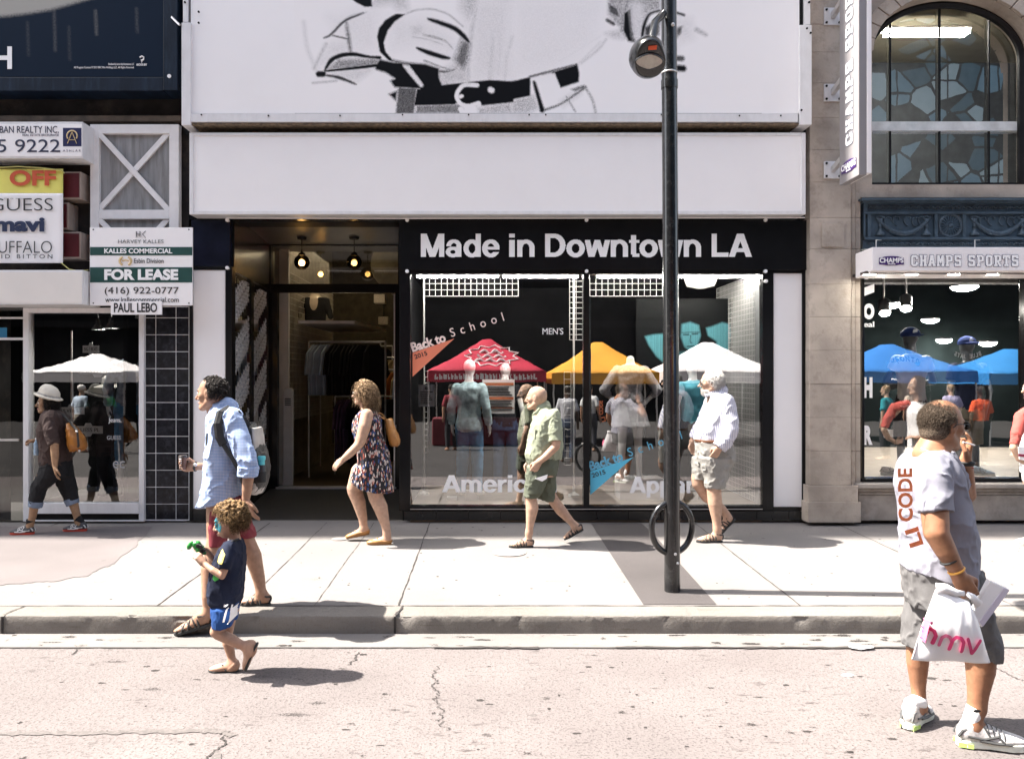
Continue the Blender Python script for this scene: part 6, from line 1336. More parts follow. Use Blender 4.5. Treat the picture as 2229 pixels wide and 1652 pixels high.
M_dkh = hair_mat('black_hair', (.01, .009, .008), (.05, .04, .035), 50); hd.details(p.root, M_dkh)
cap(hd, M_dkh, p.root, .3); strands(hd, 2200, (.104, .084, .09), lambda f, l, u: f < .4 and u > -.75, .09, .003, M_dkh, p.root, 9, droop=1.2, back=.35)
M_brn = cloth('brown_knit', (.05, .033, .03), var=.2); s = SDF(); p.loft(s, torso); p.chain(s, [(262, 410, 135, -.14), (262, 540, 128, -.2), (296, 685, 100, -.225)], cut1=True); p.chain(s, [(250, 410, 120, .13), (190, 560, 108, .2), (160, 635, 90, .16)], cut1=True); s.fold(0.01595, (9, 9, 7), 31); s.build('top', M_brn, p.root, .007, 1)
M_blk = cloth('black_trousers', (.014, .014, .016), var=.25); s = SDF(); p.loft(s, [(168, 466, 845, .185), (160, 470, 950, .185), (180, 470, 1000, .17)]); p.chain(s, [(280, 940, 215, -.08), (150, 1095, 150, -.09), (112, 1275, 122, -.09)], cut1=True); p.chain(s, [(375, 940, 200, .08), (425, 1090, 165, .08), (480, 1245, 128, .08)], cut1=True); s.fold(0.0145, (9, 9, 6), 33); s.build('trousers', M_blk, p.root, .007, 1)
M_den = cloth('denim_cuff', (.16, .20, .27), var=.3); 
for a in ([(118, 1250, 138, -.09), (105, 1312, 124, -.09)], [(468, 1225, 140, .08), (488, 1285, 124, .08)]):
    s = SDF(); p.chain(s, a, cut0=True, cut1=True); s.fold(0.0058, (20, 20, 20), 2); s.build('trouser_cuff', M_den, p.root, .006, 1)
M_redsole = mat('red_sole', (.42, .04, .02), .6, var=.1); M_dksh = mat('dark_mesh_upper', (.05, .05, .055), .7, var=.3, scale=60); M_wtrim = mat('pale_trim', (.6, .58, .56), .5)
for f, a in ((fN, p.P(62, 1440, -.09)), (fF, p.P(532, 1425, .08))): sneaker(f, p.root, M_dksh, M_redsole, M_wtrim, sock=M_blk, ankle=a)
h = T('hat', 'white cloth hat with a turned brim on the woman in the brown top', 'hat', hd.p(0, 0, .1))
M_hat = cloth('hat_cloth', (.6, .56, .48), var=.06); s = SDF(); q0 = V(*p.P(240, 200)); tl = (p.P(365, 262)-p.P(100, 182)).normalized(); nu = V(-tl.z, 0, tl.x); nu = nu if nu[2] > 0 else -nu
s.el(q0, (.155, .14, .022), [tuple(tl), (0, 1, 0), tuple(nu)], .02); s.el(q0+nu*.035, (.112, .098, .085), [tuple(tl), (0, 1, 0), tuple(nu)], .015); s.el(q0+nu*.075-V(*tl)*.02, (.085, .078, .06), [tuple(tl), (0, 1, 0), tuple(nu)], .02); s.el(q0-nu*.045, (.2, .2, .052), [tuple(tl), (0, 1, 0), tuple(nu)], .01, 's') if 0 else None; s.fold(0.00725, (14, 14, 14), 1); s.build('crown_and_brim', M_hat, h, .006, 1)
MB().tube([Vector(q0+nu*.022+V(*tl)*.114*math.cos(t)+V(0, 1, 0)*.1*math.sin(t)) for t in np.linspace(0, 2*math.pi, 28, endpoint=False)], .011, 6, closed=True, flat=(tuple(tl), .9)).build('hat_band', mat('grey_band', (.35, .33, .3), .8, var=.4, scale=90), h)
bag = T('handbag', 'orange brown leather bag with a black strap slung behind the woman in the white hat', 'bag', p.P(520, 740, -.1))
s = SDF(); s.loft(p.st([(440, 468, 470, .05), (430, 530, 530, .09), (432, 590, 600, .11), (438, 622, 680, .115), (450, 625, 720, .1), (455, 560, 752, .07)], -.08), p.F, p.L); s.fold(0.0145, (9, 9, 5), 6); s.build('bag_body', mat('orange_leather', (.32, .12, .018), .4, var=.35, scale=6, bump=.2), bag, .007, 1)
MB().tube([p.P(455, 455, -.1), p.P(530, 540, -.19), p.P(545, 690, -.19), p.P(480, 800, -.1)], .014, 6, flat=((0, 1, 0), .4)).tube([p.P(455, 455, -.1), p.P(400, 390, -.05), p.P(330, 350, 0.)], .012, 6).build('bag_strap', M_rubber, bag)
MB().ball(p.P(525, 550, -.2), .014, 10).ball(p.P(552, 745, -.16), .014, 10).each('bag_buckle', M_steel, bag, smooth=True)
bt = T('water_bottle', 'clear blue water bottle held by the woman in the white hat', 'bottle', p.P(120, 790, .05))
MB().lathe(p.P(120, 788, .06), [(.028, 0), (.031, .01), (.031, .06), (.028, .07), (.031, .08), (.031, .13), (.014, .16), (.014, .175)], n=18).build('bottle_body', mat('blue_plastic', (.3, .42, .55), .15, var=.3, scale=30, coat=.5), bt, smooth='auto')
MB().lathe(p.P(120, 788, .06)+Vector((0, 0, .176)), [(.016, 0), (.016, .018)], n=14).build('bottle_cap', M_white, bt)
# ------------------------------------------------------------------ man in blue shirt with a backpack
class Body2(Body): pass
YM = 6.15
p = Body('dark haired man in a blue shirt with rolled sleeves, wearing a backpack', (356.6, 802.4, .216), YM, SK_mid, vox=.005, face=-1); p.start(600, 2300)
cC = lambda x, y, off=0.: W(374.5+x*.4319, 784.6+y*.4319, YM+off)         # second picture scale for the legs
p.wk = .95; hd = Head(p.P(480, 252), 180+12, 0, 1.06); hd.add(p.b, True); p.chain(p.b, [(500, 370, 150), (535, 490, 165)])
torso = [(520, 650, 395, .1), (470, 745, 440, .17), (452, 800, 510, .205), (448, 830, 600, .215), (445, 832, 700, .212), (440, 815, 800, .208), (436, 800, 900, .208), (430, 790, 1000, .208), (424, 786, 1100, .208), (404, 786, 1200, .212), (378, 788, 1290, .217), (345, 792, 1390, .22)]
p.loft(p.b, torso[:10], grow=-.016)
p.chain(p.b, [(690, 540, 110, -.12), (780, 760, 135, -.23), (850, 960, 120, -.25), (850, 1100, 108, -.25), (838, 1220, 96, -.25), (828, 1325, 70, -.24)])
hand(p.b, p.P(828, 1330, -.24), (.42, 0, -.9), (.75, .6, .35), (-.5, -.7, 0), 1.05, (8, 14, 12), spread=.1, thumbc=.2)
p.chain(p.b, [(620, 540, 110, .12), (590, 800, 125, .2), (560, 950, 105, .16), (430, 985, 84, .08), (330, 985, 62, .04)])
cup_c = p.P(190, 1005, .02)
hand(p.b, p.P(330, 985, .04), (-1, 0, -.05), (0, -.85, .5), (0, .1, 1), 1.0, (30, 45, 30), thumbc=.9, fingers=[(25, 40, 30), (35, 48, 30), (42, 48, 30), (45, 45, 30)])
def ch2(rows, sdf=None, grow=0., **kw):
    (sdf or p.b).ch([tuple(cC(x, y, o)) for x, y, w_, o in rows], [w_*.4319*YM/FD/2+grow for x, y, w_, o in rows], .02, **kw)
ch2([(250, 740, 150, -.08), (222, 900, 90, -.1), (212, 940, 84, -.12), (188, 1050, 80, -.16), (180, 1190, 56, -.2), (184, 1270, 46, -.2)])
ch2([(300, 740, 150, .08), (355, 870, 98, .1), (372, 910, 90, .1), (408, 985, 86, .1), (438, 1100, 62, .1), (450, 1172, 48, .1)])
fN = Foot(cC(206, 1325, -.2), cC(15, 1378, -.2), up=(.1, 0, 1)); fF = Foot(cC(497, 1238, .1), cC(342, 1248, .1)); fF.plant(gz(fF.o.y)); fN.add(p.b, tuple(cC(184, 1265, -.2))); fF.add(p.b, tuple(cC(450, 1170, .1))); p.skinmesh()
M_dark = hair_mat('dark_curls', (.012, .01, .009), (.06, .05, .045), 60); hd.details(p.root, M_dark)
cap(hd, M_dark, p.root, -.1); strands(hd, 2400, (.102, .08, .088), lambda f, l, u: (f < .5 if u > .78 else f < (.1 if u > .2 else -.06)) and u > -.72, .026, .007, M_dark, p.root, 14, back=.1, turns=1.4, r=.0026, frizz=.5); hair_curls(hd, 170, (.102, .081, .089), lambda f, l, u: (f < .5 if u > .8 else f < (.08 if u > .2 else -.08)) and u > -.7, 'hair', M_dark, p.root, 15, (.005, .009))
MB().tube([hd.p(.02, t*.07, -.07) for t in (1, .99)], .001).build('stubble', M_dark, p.root) if 0 else None
s = SDF(); p.loft(s, torso); p.chain(s, [(690, 500, 215, -.15), (765, 720, 205, -.21), (845, 950, 180, -.245), (858, 1060, 160, -.25)], cut1=True); p.chain(s, [(610, 510, 190, .14), (590, 800, 160, .2), (545, 940, 130, .14), (450, 975, 110, .08)], cut1=True)
s.ch([tuple(p.P(470, 490)), tuple(p.P(640, 395))], [.075, .085], .01); s.el(hd.p(.03, 0, -.16), (.075, .07, .09), None, .03, 's'); p.cutpx(s, (345, 1382), (800, 1300)); s.fold(0.02175, (8, 8, 6), 41)
M_bl = cloth('blue_check_shirt', (.33, .42, .62), var=.12, scale=14)
stripes(M_bl, (.52, .57, .68), .011, .5, (1, .3, 0), .01); stripes(M_bl, (.18, .27, .5), .011, .4, (0, .1, 1), .01)
s.build('shirt', M_bl, p.root, .006, 1)
s = SDF(); p.chain(s, [(848, 985, 200, -.25), (848, 1085, 190, -.25)], cut0=True, cut1=True); s.fold(0.01305, (16, 16, 16), 7); s.build('sleeve_cuff', M_bl, p.root, .006, 1)
MB().tube([p.P(650, 372, -.085), p.P(560, 440, -.12), p.P(480, 520, -.1), p.P(455, 490, -.05)], [.012, .022, .022, .006], 8, flat=((0, 1, 0), .35)).build('collar', M_bl, p.root)
M_rs = cloth('red_shorts', (.19, .035, .045)); s = SDF()
def lo2(rows, off, sd): sd.loft([((((cC(x0, y, off)+cC(x1, y, off))/2)[:]), (cC(x1, y, off)-cC(x0, y, off)).x/2, rl) for x0, x1, y, rl in rows], p.F, p.L)
lo2([(196, 372, 680, .19), (196, 378, 760, .19), (205, 370, 790, .18)], 0, s); lo2([(196, 300, 750, .11), (190, 285, 850, .105), (186, 268, 930, .1)], -.09, s); lo2([(270, 385, 750, .11), (300, 402, 830, .105), (322, 418, 890, .1)], .09, s); s.fold(0.0145, (10, 10, 7), 3); s.build('shorts', M_rs, p.root, .007, 1)
sport_sandal(fN, p.root, M_sandal); sport_sandal(fF, p.root, M_sandal)
MB().tube([p.P(318, 985, .04)+Vector((0, .03*math.cos(t), .032*math.sin(t))) for t in np.linspace(0, 2*math.pi, 20, endpoint=False)], .009, 6, closed=True, flat=((0, 1, 0), 1)).build('watch_strap', M_rubber, p.root); MB().ball(p.P(318, 968, -.0), .014, 10, (1, .6, 1)).build('watch_face', M_steel, p.root)
bp_ = T('backpack', 'black and light grey backpack on the man in the blue shirt', 'backpack', p.P(930, 1250))
s = SDF(); s.loft(p.st([(800, 900, 545, .1), (835, 962, 620, .135), (850, 975, 700, .15), (875, 1012, 820, .155), (890, 1042, 930, .155), (895, 1052, 1020, .155), (888, 1042, 1120, .15), (885, 1012, 1215, .13), (890, 975, 1258, .1)], 0.), p.F, p.L); s.fold(0.0116, (9, 9, 9), 2); s.build('pack', mat('black_nylon', (.022, .021, .022), .6, var=.4, scale=7, bump=.2), bp_, .007, 1)
M_ltg = mat('light_grey_nylon', (.40, .37, .35), .6, var=.25, scale=9, bump=.2)
s = SDF(); s.loft(p.st([(905, 970, 590, .11), (915, 985, 680, .135), (925, 990, 760, .14), (930, 985, 800, .13)], -.01), p.F, p.L); s.build('top_pocket', M_ltg, bp_, .007, 1)
s = SDF(); s.loft(p.st([(890, 1012, 1130, .155), (885, 1018, 1190, .148), (890, 985, 1252, .11)], 0), p.F, p.L); s.fold(0.0058, (20, 20, 20), 3); s.build('base_panel', M_ltg, bp_, .007, 1)
MB().tube([p.P(650, 415, -.1), p.P(570, 460, -.2), p.P(545, 560, -.225), p.P(560, 690, -.228), p.P(600, 765, -.228)], .035, 8, flat=((-.1, 1, .1), .3)).tube([p.P(600, 765, -.228), p.P(690, 900, -.232), p.P(770, 1040, -.235), p.P(815, 1200, -.21), p.P(900, 1210, -.12)], .018, 8, flat=((0, 1, 0), .3)).tube([p.P(650, 415, -.1), p.P(740, 450, -.16), p.P(850, 580, -.12)], .03, 8, flat=((0, 1, 0), .4)).build('shoulder_strap', mat('black_webbing', (.016, .016, .017), .7, var=.3, scale=40), bp_)
MB().tube([p.P(430, 880, -.05), p.P(438, 760, -.16), p.P(446, 650, -.15)], .014, 6).build('far_strap', M_rubber, bp_)
wb = T('drink_bottle', 'bottle with a turquoise lid in the side pocket of the backpack', 'bottle', p.P(975, 1130, -.16))
MB().lathe(p.P(985, 1130, -.165), [(.03, 0), (.032, .02), (.032, .1), (.026, .12)], n=16).build('bottle_body', mat('dark_bottle', (.03, .03, .035), .3), wb, smooth='auto')
MB().lathe(p.P(985, 1130, -.165)+Vector((0, 0, .121)), [(.024, 0), (.024, .035), (.03, .037), (.03, .06), (.026, .066)], n=16).build('bottle_lid', mat('turquoise_plastic', (.1, .5, .55), .35, var=.05), wb, smooth='auto')
MB().lathe(p.P(985, 1135, -.165), [(.034, -.005), (.036, .06), (.035, .075)], n=16).build('pocket_net', mat('black_mesh', (.02, .02, .02), .8), bp_, smooth='auto')
cu = T('coffee_cup', 'brown takeaway coffee cup with a dark lid held by the man in the blue shirt', 'cup', cup_c)
c0 = p.P(193, 1012, .025); MB().lathe(c0, [(.026, 0), (.0275, .005), (.0325, .09)], n=22).build('cup_body', mat('brown_cup', (.12, .055, .035), .6, var=.15), cu, smooth='auto')
MB().lathe(c0+Vector((0, 0, .0905)), [(.034, 0), (.035, .006), (.033, .01), (.031, .012), (.030, .018)], n=22).build('cup_lid', mat('dark_lid', (.03, .022, .02), .4), cu, smooth='auto')
m_ = MB()
for k in range(5): a = math.pi*1.5-.25; z = .014+.016*k; r_ = .0285+.005*z/.09; cc = c0+Vector((math.cos(a)*r_, math.sin(a)*r_, z)); m_.quad(*[c0+Vector((math.cos(a+da)*(r_+.0012+.0006*k), math.sin(a+da)*(r_+.0012+.0006*k), z+dz)) for da, dz in ((-.3, 0), (.3, 0), (.3, .009), (-.3, .009))])
m_.build('cup_print', M_wletter, cu)

# ------------------------------------------------------------------ boy
YB_ = 5.185
p = Body('small curly haired boy with face paint and blue shorts, holding a green toy', (428, 1078.8, .25366), YB_, SK_child, vox=.0042, face=-1); p.start(280, 1530)
hd = Head(p.P(285, 222), 180-4, -10, .93, child=True); hd.add(p.b); p.chain(p.b, [(318, 310, 88), (335, 400, 100)], k=.015)
torso = [(290, 380, 372, .06), (245, 398, 402, .105), (205, 408, 450, .122), (152, 412, 550, .128), (122, 402, 650, .128), (106, 396, 750, .128), (104, 386, 850, .13), (104, 378, 905, .13), (130, 366, 928, .12)]
p.loft(p.b, torso, grow=-.01, k=.015); p.loft(p.b, [(140, 368, 900, .105), (150, 355, 1000, .105)], k=.015)
p.chain(p.b, [(285, 465, 55, -.075), (258, 560, 66, -.12), (240, 630, 64, -.135), (218, 688, 58, -.14), (140, 640, 55, -.13), (62, 578, 42, -.09)], k=.012); hand(p.b, p.P(64, 580, -.09), (-.62, 0, .72), (-.5, .8, -.4), (.6, .2, .6), .68, (30, 40, 30), thumbc=.7)
p.chain(p.b, [(270, 465, 55, .075), (190, 560, 62, .12), (165, 570, 56, .11), (92, 480, 42, .04)], k=.012); hand(p.b, p.P(92, 482, .04), (-.75, -.1, .5), (-.3, -.8, -.3), (.2, .1, 1), .66, (30, 40, 30), thumbc=.7)
p.chain(p.b, [(235, 1020, 150, -.06), (168, 1165, 104, -.065), (190, 1185, 100, -.065), (300, 1235, 94, -.06), (420, 1300, 66, -.06), (462, 1325, 56, -.06)], k=.012)
p.chain(p.b, [(280, 1020, 130, .06), (258, 1190, 98, .055), (270, 1260, 96, .05), (296, 1370, 70, .05), (312, 1450, 58, .05)], k=.012)
fN = Foot(p.P(528, 1258, -.06), p.P(422, 1500, -.06), up=(-.9, 0, .35)); fF = Foot(p.P(362, 1512, .05), p.P(108, 1530, .05), up=(0, 0, 1)); fF.plant(0, .022); fN.add(p.b, tuple(p.P(462, 1325, -.06)), .03); fF.add(p.b, tuple(p.P(312, 1448, .05)), .03); p.skinmesh()
M_bh = hair_mat('sandy_curls', (.05, .028, .012), (.27, .165, .075), 48); hd.details(p.root, M_bh, lips=True)
hair_curls(hd, 330, (.114, .093, .104), lambda f, l, u: u > -.02 and (f < .42 or u > .55) or (f < -.1 and u > -.65), 'hair', M_bh, p.root, 17, (.008, .0145), vox=.0045, base=((-.02, 0, .04), (.102, .082, .088))); strands(hd, 3600, (.106, .086, .094), lambda f, l, u: u > -.05 and (f < .42 or u > .55) or (f < -.1 and u > -.7), .055, .009, M_bh, p.root, 18, r=.0019, back=.0, turns=1.7, droop=.6, seg=11)
s = SDF(); A = hd.axes(); hd2 = SDF(); hd.add(hd2); ops = list(hd2.ops)
pt = SDF()
for t in (1,):
    M_fp = mat('teal_face_paint', (.02, .17, .22), .5, var=.35, scale=60)
    pts = [hd.p(f_, t*l_, u_) for f_, l_, u_ in ((.098, .008, .045), (.075, .052, .055), (.05, .07, .03), (.045, .072, -.02), (.06, .062, -.055), (.084, .034, -.05), (.1, .014, -.015))]
    ctr = hd.p(.088, t*.042, -.002); inner = [ctr.lerp(q, .5)+(hd.f*.5+hd.l*t*.5)*.0025 for q in pts]; m_ = MB(); k = len(pts)
    off_ = (hd.f*.6+hd.l*t*.8).normalized()*.003
    m_.add([q+off_ for q in pts]+[q+off_ for q in inner]+[ctr+off_], [(i, (i+1) % k, k+(i+1) % k, k+i) for i in range(k)]+[(k+i, k+(i+1) % k, 2*k) for i in range(k)]); o = m_.build('face_paint', M_fp, p.root, smooth=True)
    md = o.modifiers.new('subdivide', 'SUBSURF'); md.subdivision_type = 'SIMPLE'; md.levels = 3; md.render_levels = 3
    sw_ = o.modifiers.new('wrap', 'SHRINKWRAP'); sw_.target = [c for c in p.root.children if c.name.startswith('body')][0]; sw_.offset = .0018; sw_.wrap_mode = 'ABOVE_SURFACE'
M_nv = cloth('navy_tshirt', (.012, .016, .035), var=.25); s = SDF(); p.loft(s, torso, k=.015); p.chain(s, [(285, 440, 112, -.085), (262, 540, 102, -.12), (238, 628, 92, -.135)], cut1=True, k=.015); p.chain(s, [(265, 440, 105, .085), (205, 540, 92, .12)], cut1=True, k=.015); s.el(p.P(305, 372), (.045, .05, .03), None, .015, 's'); s.fold(0.01305, (12, 12, 8), 51); s.build('t_shirt', M_nv, p.root, .0055, 1)
MB().tube([p.P(262, 405, -.07), p.P(300, 395, -.088), p.P(365, 370, -.075)], .0075, 6).build('neckband', M_rubber, p.root)
pr = MB()
for mname, pts, m_ in (('print', ((188, 480), (222, 520), (205, 600), (148, 590), (158, 540)), mat('yellow_shirt_print', (.72, .6, .16), .7, var=.35, scale=50)), ('print', ((112, 660), (150, 690), (160, 740), (125, 760), (104, 740)), mat('green_shirt_print', (.05, .36, .06), .7, var=.4, scale=50))):
    o = MB().quad(*[p.P(x, y, -.2) for x, y in pts]).build('shirt_print', m_, p.root)
    md = o.modifiers.new('subdivide', 'SUBSURF'); md.subdivision_type = 'SIMPLE'; md.levels = 4; md.render_levels = 4
    sw_ = o.modifiers.new('wrap', 'SHRINKWRAP'); sw_.target = [c for c in p.root.children if c.name.startswith('t_shirt')][0]; sw_.wrap_method = 'PROJECT'; sw_.use_project_y = True; sw_.use_positive_direction = True; sw_.offset = .003; sw_.wrap_mode = 'ABOVE_SURFACE'
M_bs = cloth('blue_shorts', (.018, .06, .2), var=.2); s = SDF(); p.loft(s, [(138, 370, 895, .118), (140, 362, 960, .122), (145, 352, 1010, .118)], k=.015); p.loft(s, [(138, 335, 960, .075), (134, 322, 1050, .075), (130, 305, 1125, .068)], -.06, k=.015); p.loft(s, [(180, 366, 960, .075), (215, 345, 1050, .07), (245, 322, 1095, .066)], .055, k=.015); p.cutpx(s, (130, 1120), (330, 1085)); s.fold(0.01015, (12, 12, 9), 6); s.build('shorts', M_bs, p.root, .0055, 1)
sh_o = [c for c in p.root.children if c.name.startswith('shorts')][0]
for x0, x1, y1 in ((242, 198, 1125), (308, 262, 1112)):
    o = MB().quad(*[p.P(x, y, -.2) for x, y in ((x0-7, 932), (x0+7, 932), (x1+8, y1-12), (x1-8, y1-12))]).build('shorts_stripe', M_white, p.root)
    md = o.modifiers.new('subdivide', 'SUBSURF'); md.subdivision_type = 'SIMPLE'; md.levels = 4; md.render_levels = 4
    sw_ = o.modifiers.new('wrap', 'SHRINKWRAP'); sw_.target = sh_o; sw_.wrap_method = 'PROJECT'; sw_.use_project_y = True; sw_.use_positive_direction = True; sw_.offset = .003; sw_.wrap_mode = 'ABOVE_SURFACE'
for f in (fN, fF):
    f.sole('flip_flop_sole', M_rubber, p.root, .065, -.02, .02)
    MB().tube([f.p(.38, .05, .15), f.p(.5, .22, .1), f.p(.72, .15, .02), f.p(.8, .05, .02)], .007, 6).tube([f.p(.38, .05, -.15), f.p(.5, .22, -.09), f.p(.72, .15, .02)], .007, 6).build('flip_flop_strap', M_rubber, p.root)
ty = T('toy', 'small green and black toy gripped in the hands of the boy', 'toy', p.P(20, 460))
M_tg = mat('green_plastic', (.015, .2, .03), .35, var=.3, scale=40); s = SDF(); s.ch([tuple(p.P(-5, 420, -.02)), tuple(p.P(25, 455, -.02)), tuple(p.P(55, 490, -.02))], [.022, .028, .02], .01); s.ch([tuple(p.P(-5, 420, -.02)), tuple(p.P(-48, 408, -.03))], [.012, .009], .008); s.ch([tuple(p.P(-48, 408, -.03)), tuple(p.P(-62, 440, -.03))], [.012, .014], .006); s.el(p.P(10, 408, -.02), (.02, .018, .016), None, .006); s.fold(0.00725, (60, 60, 60), 3); s.build('toy_body', M_tg, ty, .004, 1)
mm = MB()
for x, y in ((8, 432), (40, 478), (30, 440), (55, 470)): mm.lathe(p.P(x, y, -.055), [(.012, 0), (.014, .004), (.014, .012), (.012, .016)], (0, 1, 0), 12)
mm.each('toy_wheel', M_rubber, ty)

# ------------------------------------------------------------------ heavy man with the shopping bag
YF_ = 4.3
p = Body('heavy man in a grey printed T-shirt and shorts, smoking, with a white carrier bag', (1916.9, 847, .4876), YF_, SK_tan, vox=.0055, face=1); p.start(290, 1560)
Sx = lambda x, y, off=0.: W(1961.5+x*.25523, 1230.4+y*.25523, YF_+off)
p.wk = .87; hd = Head(p.P(278, 160), -14, -3, 1.1); hd.add(p.b); p.chain(p.b, [(255, 225, 128), (222, 300, 150)])
torso = [(188, 280, 262, .09), (152, 302, 290, .16), (118, 320, 322, .2), (96, 343, 372, .218), (84, 364, 450, .222), (95, 388, 540, .222), (99, 408, 620, .222), (97, 416, 700, .225), (90, 412, 770, .228), (86, 422, 820, .232), (92, 438, 870, .23)]
p.loft(p.b, torso[:9], grow=-.018)
p.chain(p.b, [(232, 400, 80, -.14), (240, 500, 106, -.25), (242, 560, 106, -.28), (248, 640, 98, -.31), (290, 720, 84, -.32), (335, 800, 62, -.32), (348, 832, 56, -.32)])
hand(p.b, p.P(350, 836, -.32), (.52, 0, -.85), (.25, .95, .15), (.6, -.1, .6), 1.12, (28, 55, 45), thumbc=.6)
p.chain(p.b, [(290, 355, 80, .14), (350, 430, 100, .3), (370, 470, 96, .34), (382, 470, 86, .34), (380, 360, 66, .26), (378, 318, 54, .22)])
hand(p.b, p.P(378, 316, .22), (.12, -.15, 1), (-1, .2, .1), (-.2, -1, 0), 1.08, (30, 40, 30), thumbc=.7, fingers=[(12, 25, 15), (14, 30, 18), (45, 60, 40), (50, 65, 40)])
p.chain(p.b, [(205, 940, 120, .12), (168, 1110, 104, .14), (165, 1220, 94, .15), (168, 1330, 64, .16), (174, 1410, 58, .16)])
p.chain(p.b, [(380, 940, 190, -.1), (440, 1120, 138, -.12), (445, 1170, 128, -.12), (446, 1250, 116, -.12), (436, 1350, 86, -.12), (430, 1425, 74, -.12)])
fR = Foot(Sx(48, 1432, .06), Sx(412, 1372, .26)); fL_ = Foot(Sx(468, 1432, -.11), Sx(1046, 1535, -.13), up=(0, 0, 1)); 
for f in (fR, fL_):
    for q in (f,): z0 = .012-min(f.p(0, -.02).z, f.p(1, -.02).z); 
    f.o.z = .012; f.d = Vector((f.d.x, f.d.y, 0)).normalized(); f.u = Vector((0, 0, 1)); f.w = f.u.cross(f.d)
fL_.d = Vector((.985, -.17, 0)).normalized(); fL_.w = fL_.u.cross(fL_.d); fL_.L = .335; fR.L = .32; fR.d = Vector((.72, .69, 0)).normalized(); fR.w = fR.u.cross(fR.d)
fR.add(p.b, tuple(p.P(174, 1410, .16)), .07); fL_.add(p.b, tuple(p.P(430, 1425, -.12)), .07); p.skinmesh()
M_gh = hair_mat('cropped_grey_brown_hair', (.02, .014, .010), (.20, .15, .11), 190); hd.details(p.root, M_gh)
hd.glasses(p.root, mat('dark_lens', (.01, .01, .01), .08, var=0), M_rubber)
s = SDF(); s.el(hd.p(-.022, 0, .026), [x*hd.s for x in (.099, .079, .089)], hd.axes(), .01); s.el(hd.p(-.045, 0, -.03), [x*hd.s for x in (.07, .072, .066)], hd.axes(), .02)
s.cut(tuple(hd.p(.02, 0, .05)), tuple(hd.f*.9-hd.u*.25)); s.el(hd.p(.05, 0, .13), [.1*hd.s, .055*hd.s, .05*hd.s], hd.axes(), .02, 's'); s.cut(tuple(hd.p(-.03, 0, -.06)), tuple(hd.u*-.9+hd.f*.5)); s.build('hair', M_gh, p.root, .0055, 1)
strands(hd, 5200, (.101, .081, .09), lambda f, l, u: f < .28 and (u < .8 or f < -.3) and u > -.75 and (f < .0 or u > -.15), .016, .0015, M_gh, p.root, 5, r=.0011, back=.35, seg=5, c0=(-.02, 0, .026))
strands(hd, 900, (.101, .08, .09), lambda f, l, u: u > .55 and f < .75, .014, .001, M_gh, p.root, 6, r=.0008, back=.5, seg=5, c0=(-.014, 0, .032), name='thin_hair')
M_gt = cloth('grey_tshirt', (.25, .245, .285), var=.06); s = SDF(); p.loft(s, torso); p.chain(s, [(228, 350, 128, -.14), (238, 430, 142, -.235), (250, 552, 142, -.275)], cut1=True); p.chain(s, [(290, 340, 120, .14), (350, 430, 118, .28)], cut1=True)
s.el(p.P(228, 250), (.1, .09, .04), None, .03, 's'); p.cutpx(s, (70, 785), (330, 862)); p.cutpx(s, (300, 856), (470, 842)); s.fold(0.01885, (7, 7, 6), 61); s.build('t_shirt', M_gt, p.root, .0065, 1)
tee = [c for c in p.root.children if c.name.startswith('t_shirt')][0]
def project(o, tgt, off=.003, lv=3):
    if lv: md = o.modifiers.new('subdivide', 'SUBSURF'); md.subdivision_type = 'SIMPLE'; md.levels = lv; md.render_levels = lv
    sw_ = o.modifiers.new('wrap', 'SHRINKWRAP'); sw_.target = tgt; sw_.wrap_method = 'PROJECT'; sw_.use_project_x = False; sw_.use_project_y = True; sw_.use_positive_direction = True; sw_.offset = off; sw_.wrap_mode = 'ABOVE_SURFACE'
M_or = mat('orange_red_shirt_print', (.85, .24, .1), .7, var=.2, scale=40)
a0, a1 = p.P(150, 690, -.3), p.P(92, 338, -.3); u_ = (p.P(128, 335, -.3)-p.P(150, 690, -.3)); 
def tee_text(t, x0, y0, x1, y1, hgt):
    o_ = p.P(x0, y0, -.3); d_ = (p.P(x1, y1, -.3)-o_); L_ = d_.length; d_.normalize(); v_ = Vector((0, -1, 0)).cross(d_); v_ = -v_ if v_.x > 0 else v_
    m = text_mb(t, o_, d_, v_, L_, hgt, bold=.035, ext=.0003, res=3); o = m.build('shirt_print', M_or, p.root); project(o, tee, .0035, 2)
tee_text('LI', 192, 690, 166, 612, .07); tee_text('CODE', 146, 590, 142, 352, .075)
s = SDF(); p.loft(s, [(96, 440, 790, .215), (104, 452, 850, .225), (110, 462, 920, .22), (114, 450, 965, .2)]); p.loft(s, [(112, 285, 930, .13), (108, 240, 1030, .12), (106, 196, 1145, .105)], .12); p.loft(s, [(255, 470, 930, .14), (300, 510, 1040, .135), (350, 532, 1140, .12), (375, 536, 1190, .115)], -.1); p.cutpx(s, (340, 1150), (545, 1185)) if 0 else None; s.fold(0.01885, (8, 8, 7), 66); s.build('shorts', cloth('charcoal_shorts', (.13, .125, .125), var=.2), p.root, .007, 1)
M_shoe = mat('pale_grey_shoe_mesh', (.5, .47, .46), .65, var=.3, scale=80, bump=.2, bscale=200); M_wsole = mat('white_sole', (.72, .74, .66), .6, var=.1); M_dtrim = mat('dark_shoe_trim', (.06, .06, .06), .5); M_sock = cloth('white_sock', (.78, .77, .77), var=.04)
sneaker(fR, p.root, M_shoe, M_wsole, M_dtrim, sock=M_sock, ankle=p.P(173, 1395, .16)); sneaker(fL_, p.root, M_shoe, M_wsole, M_dtrim, sock=M_sock, ankle=p.P(431, 1415, -.12))
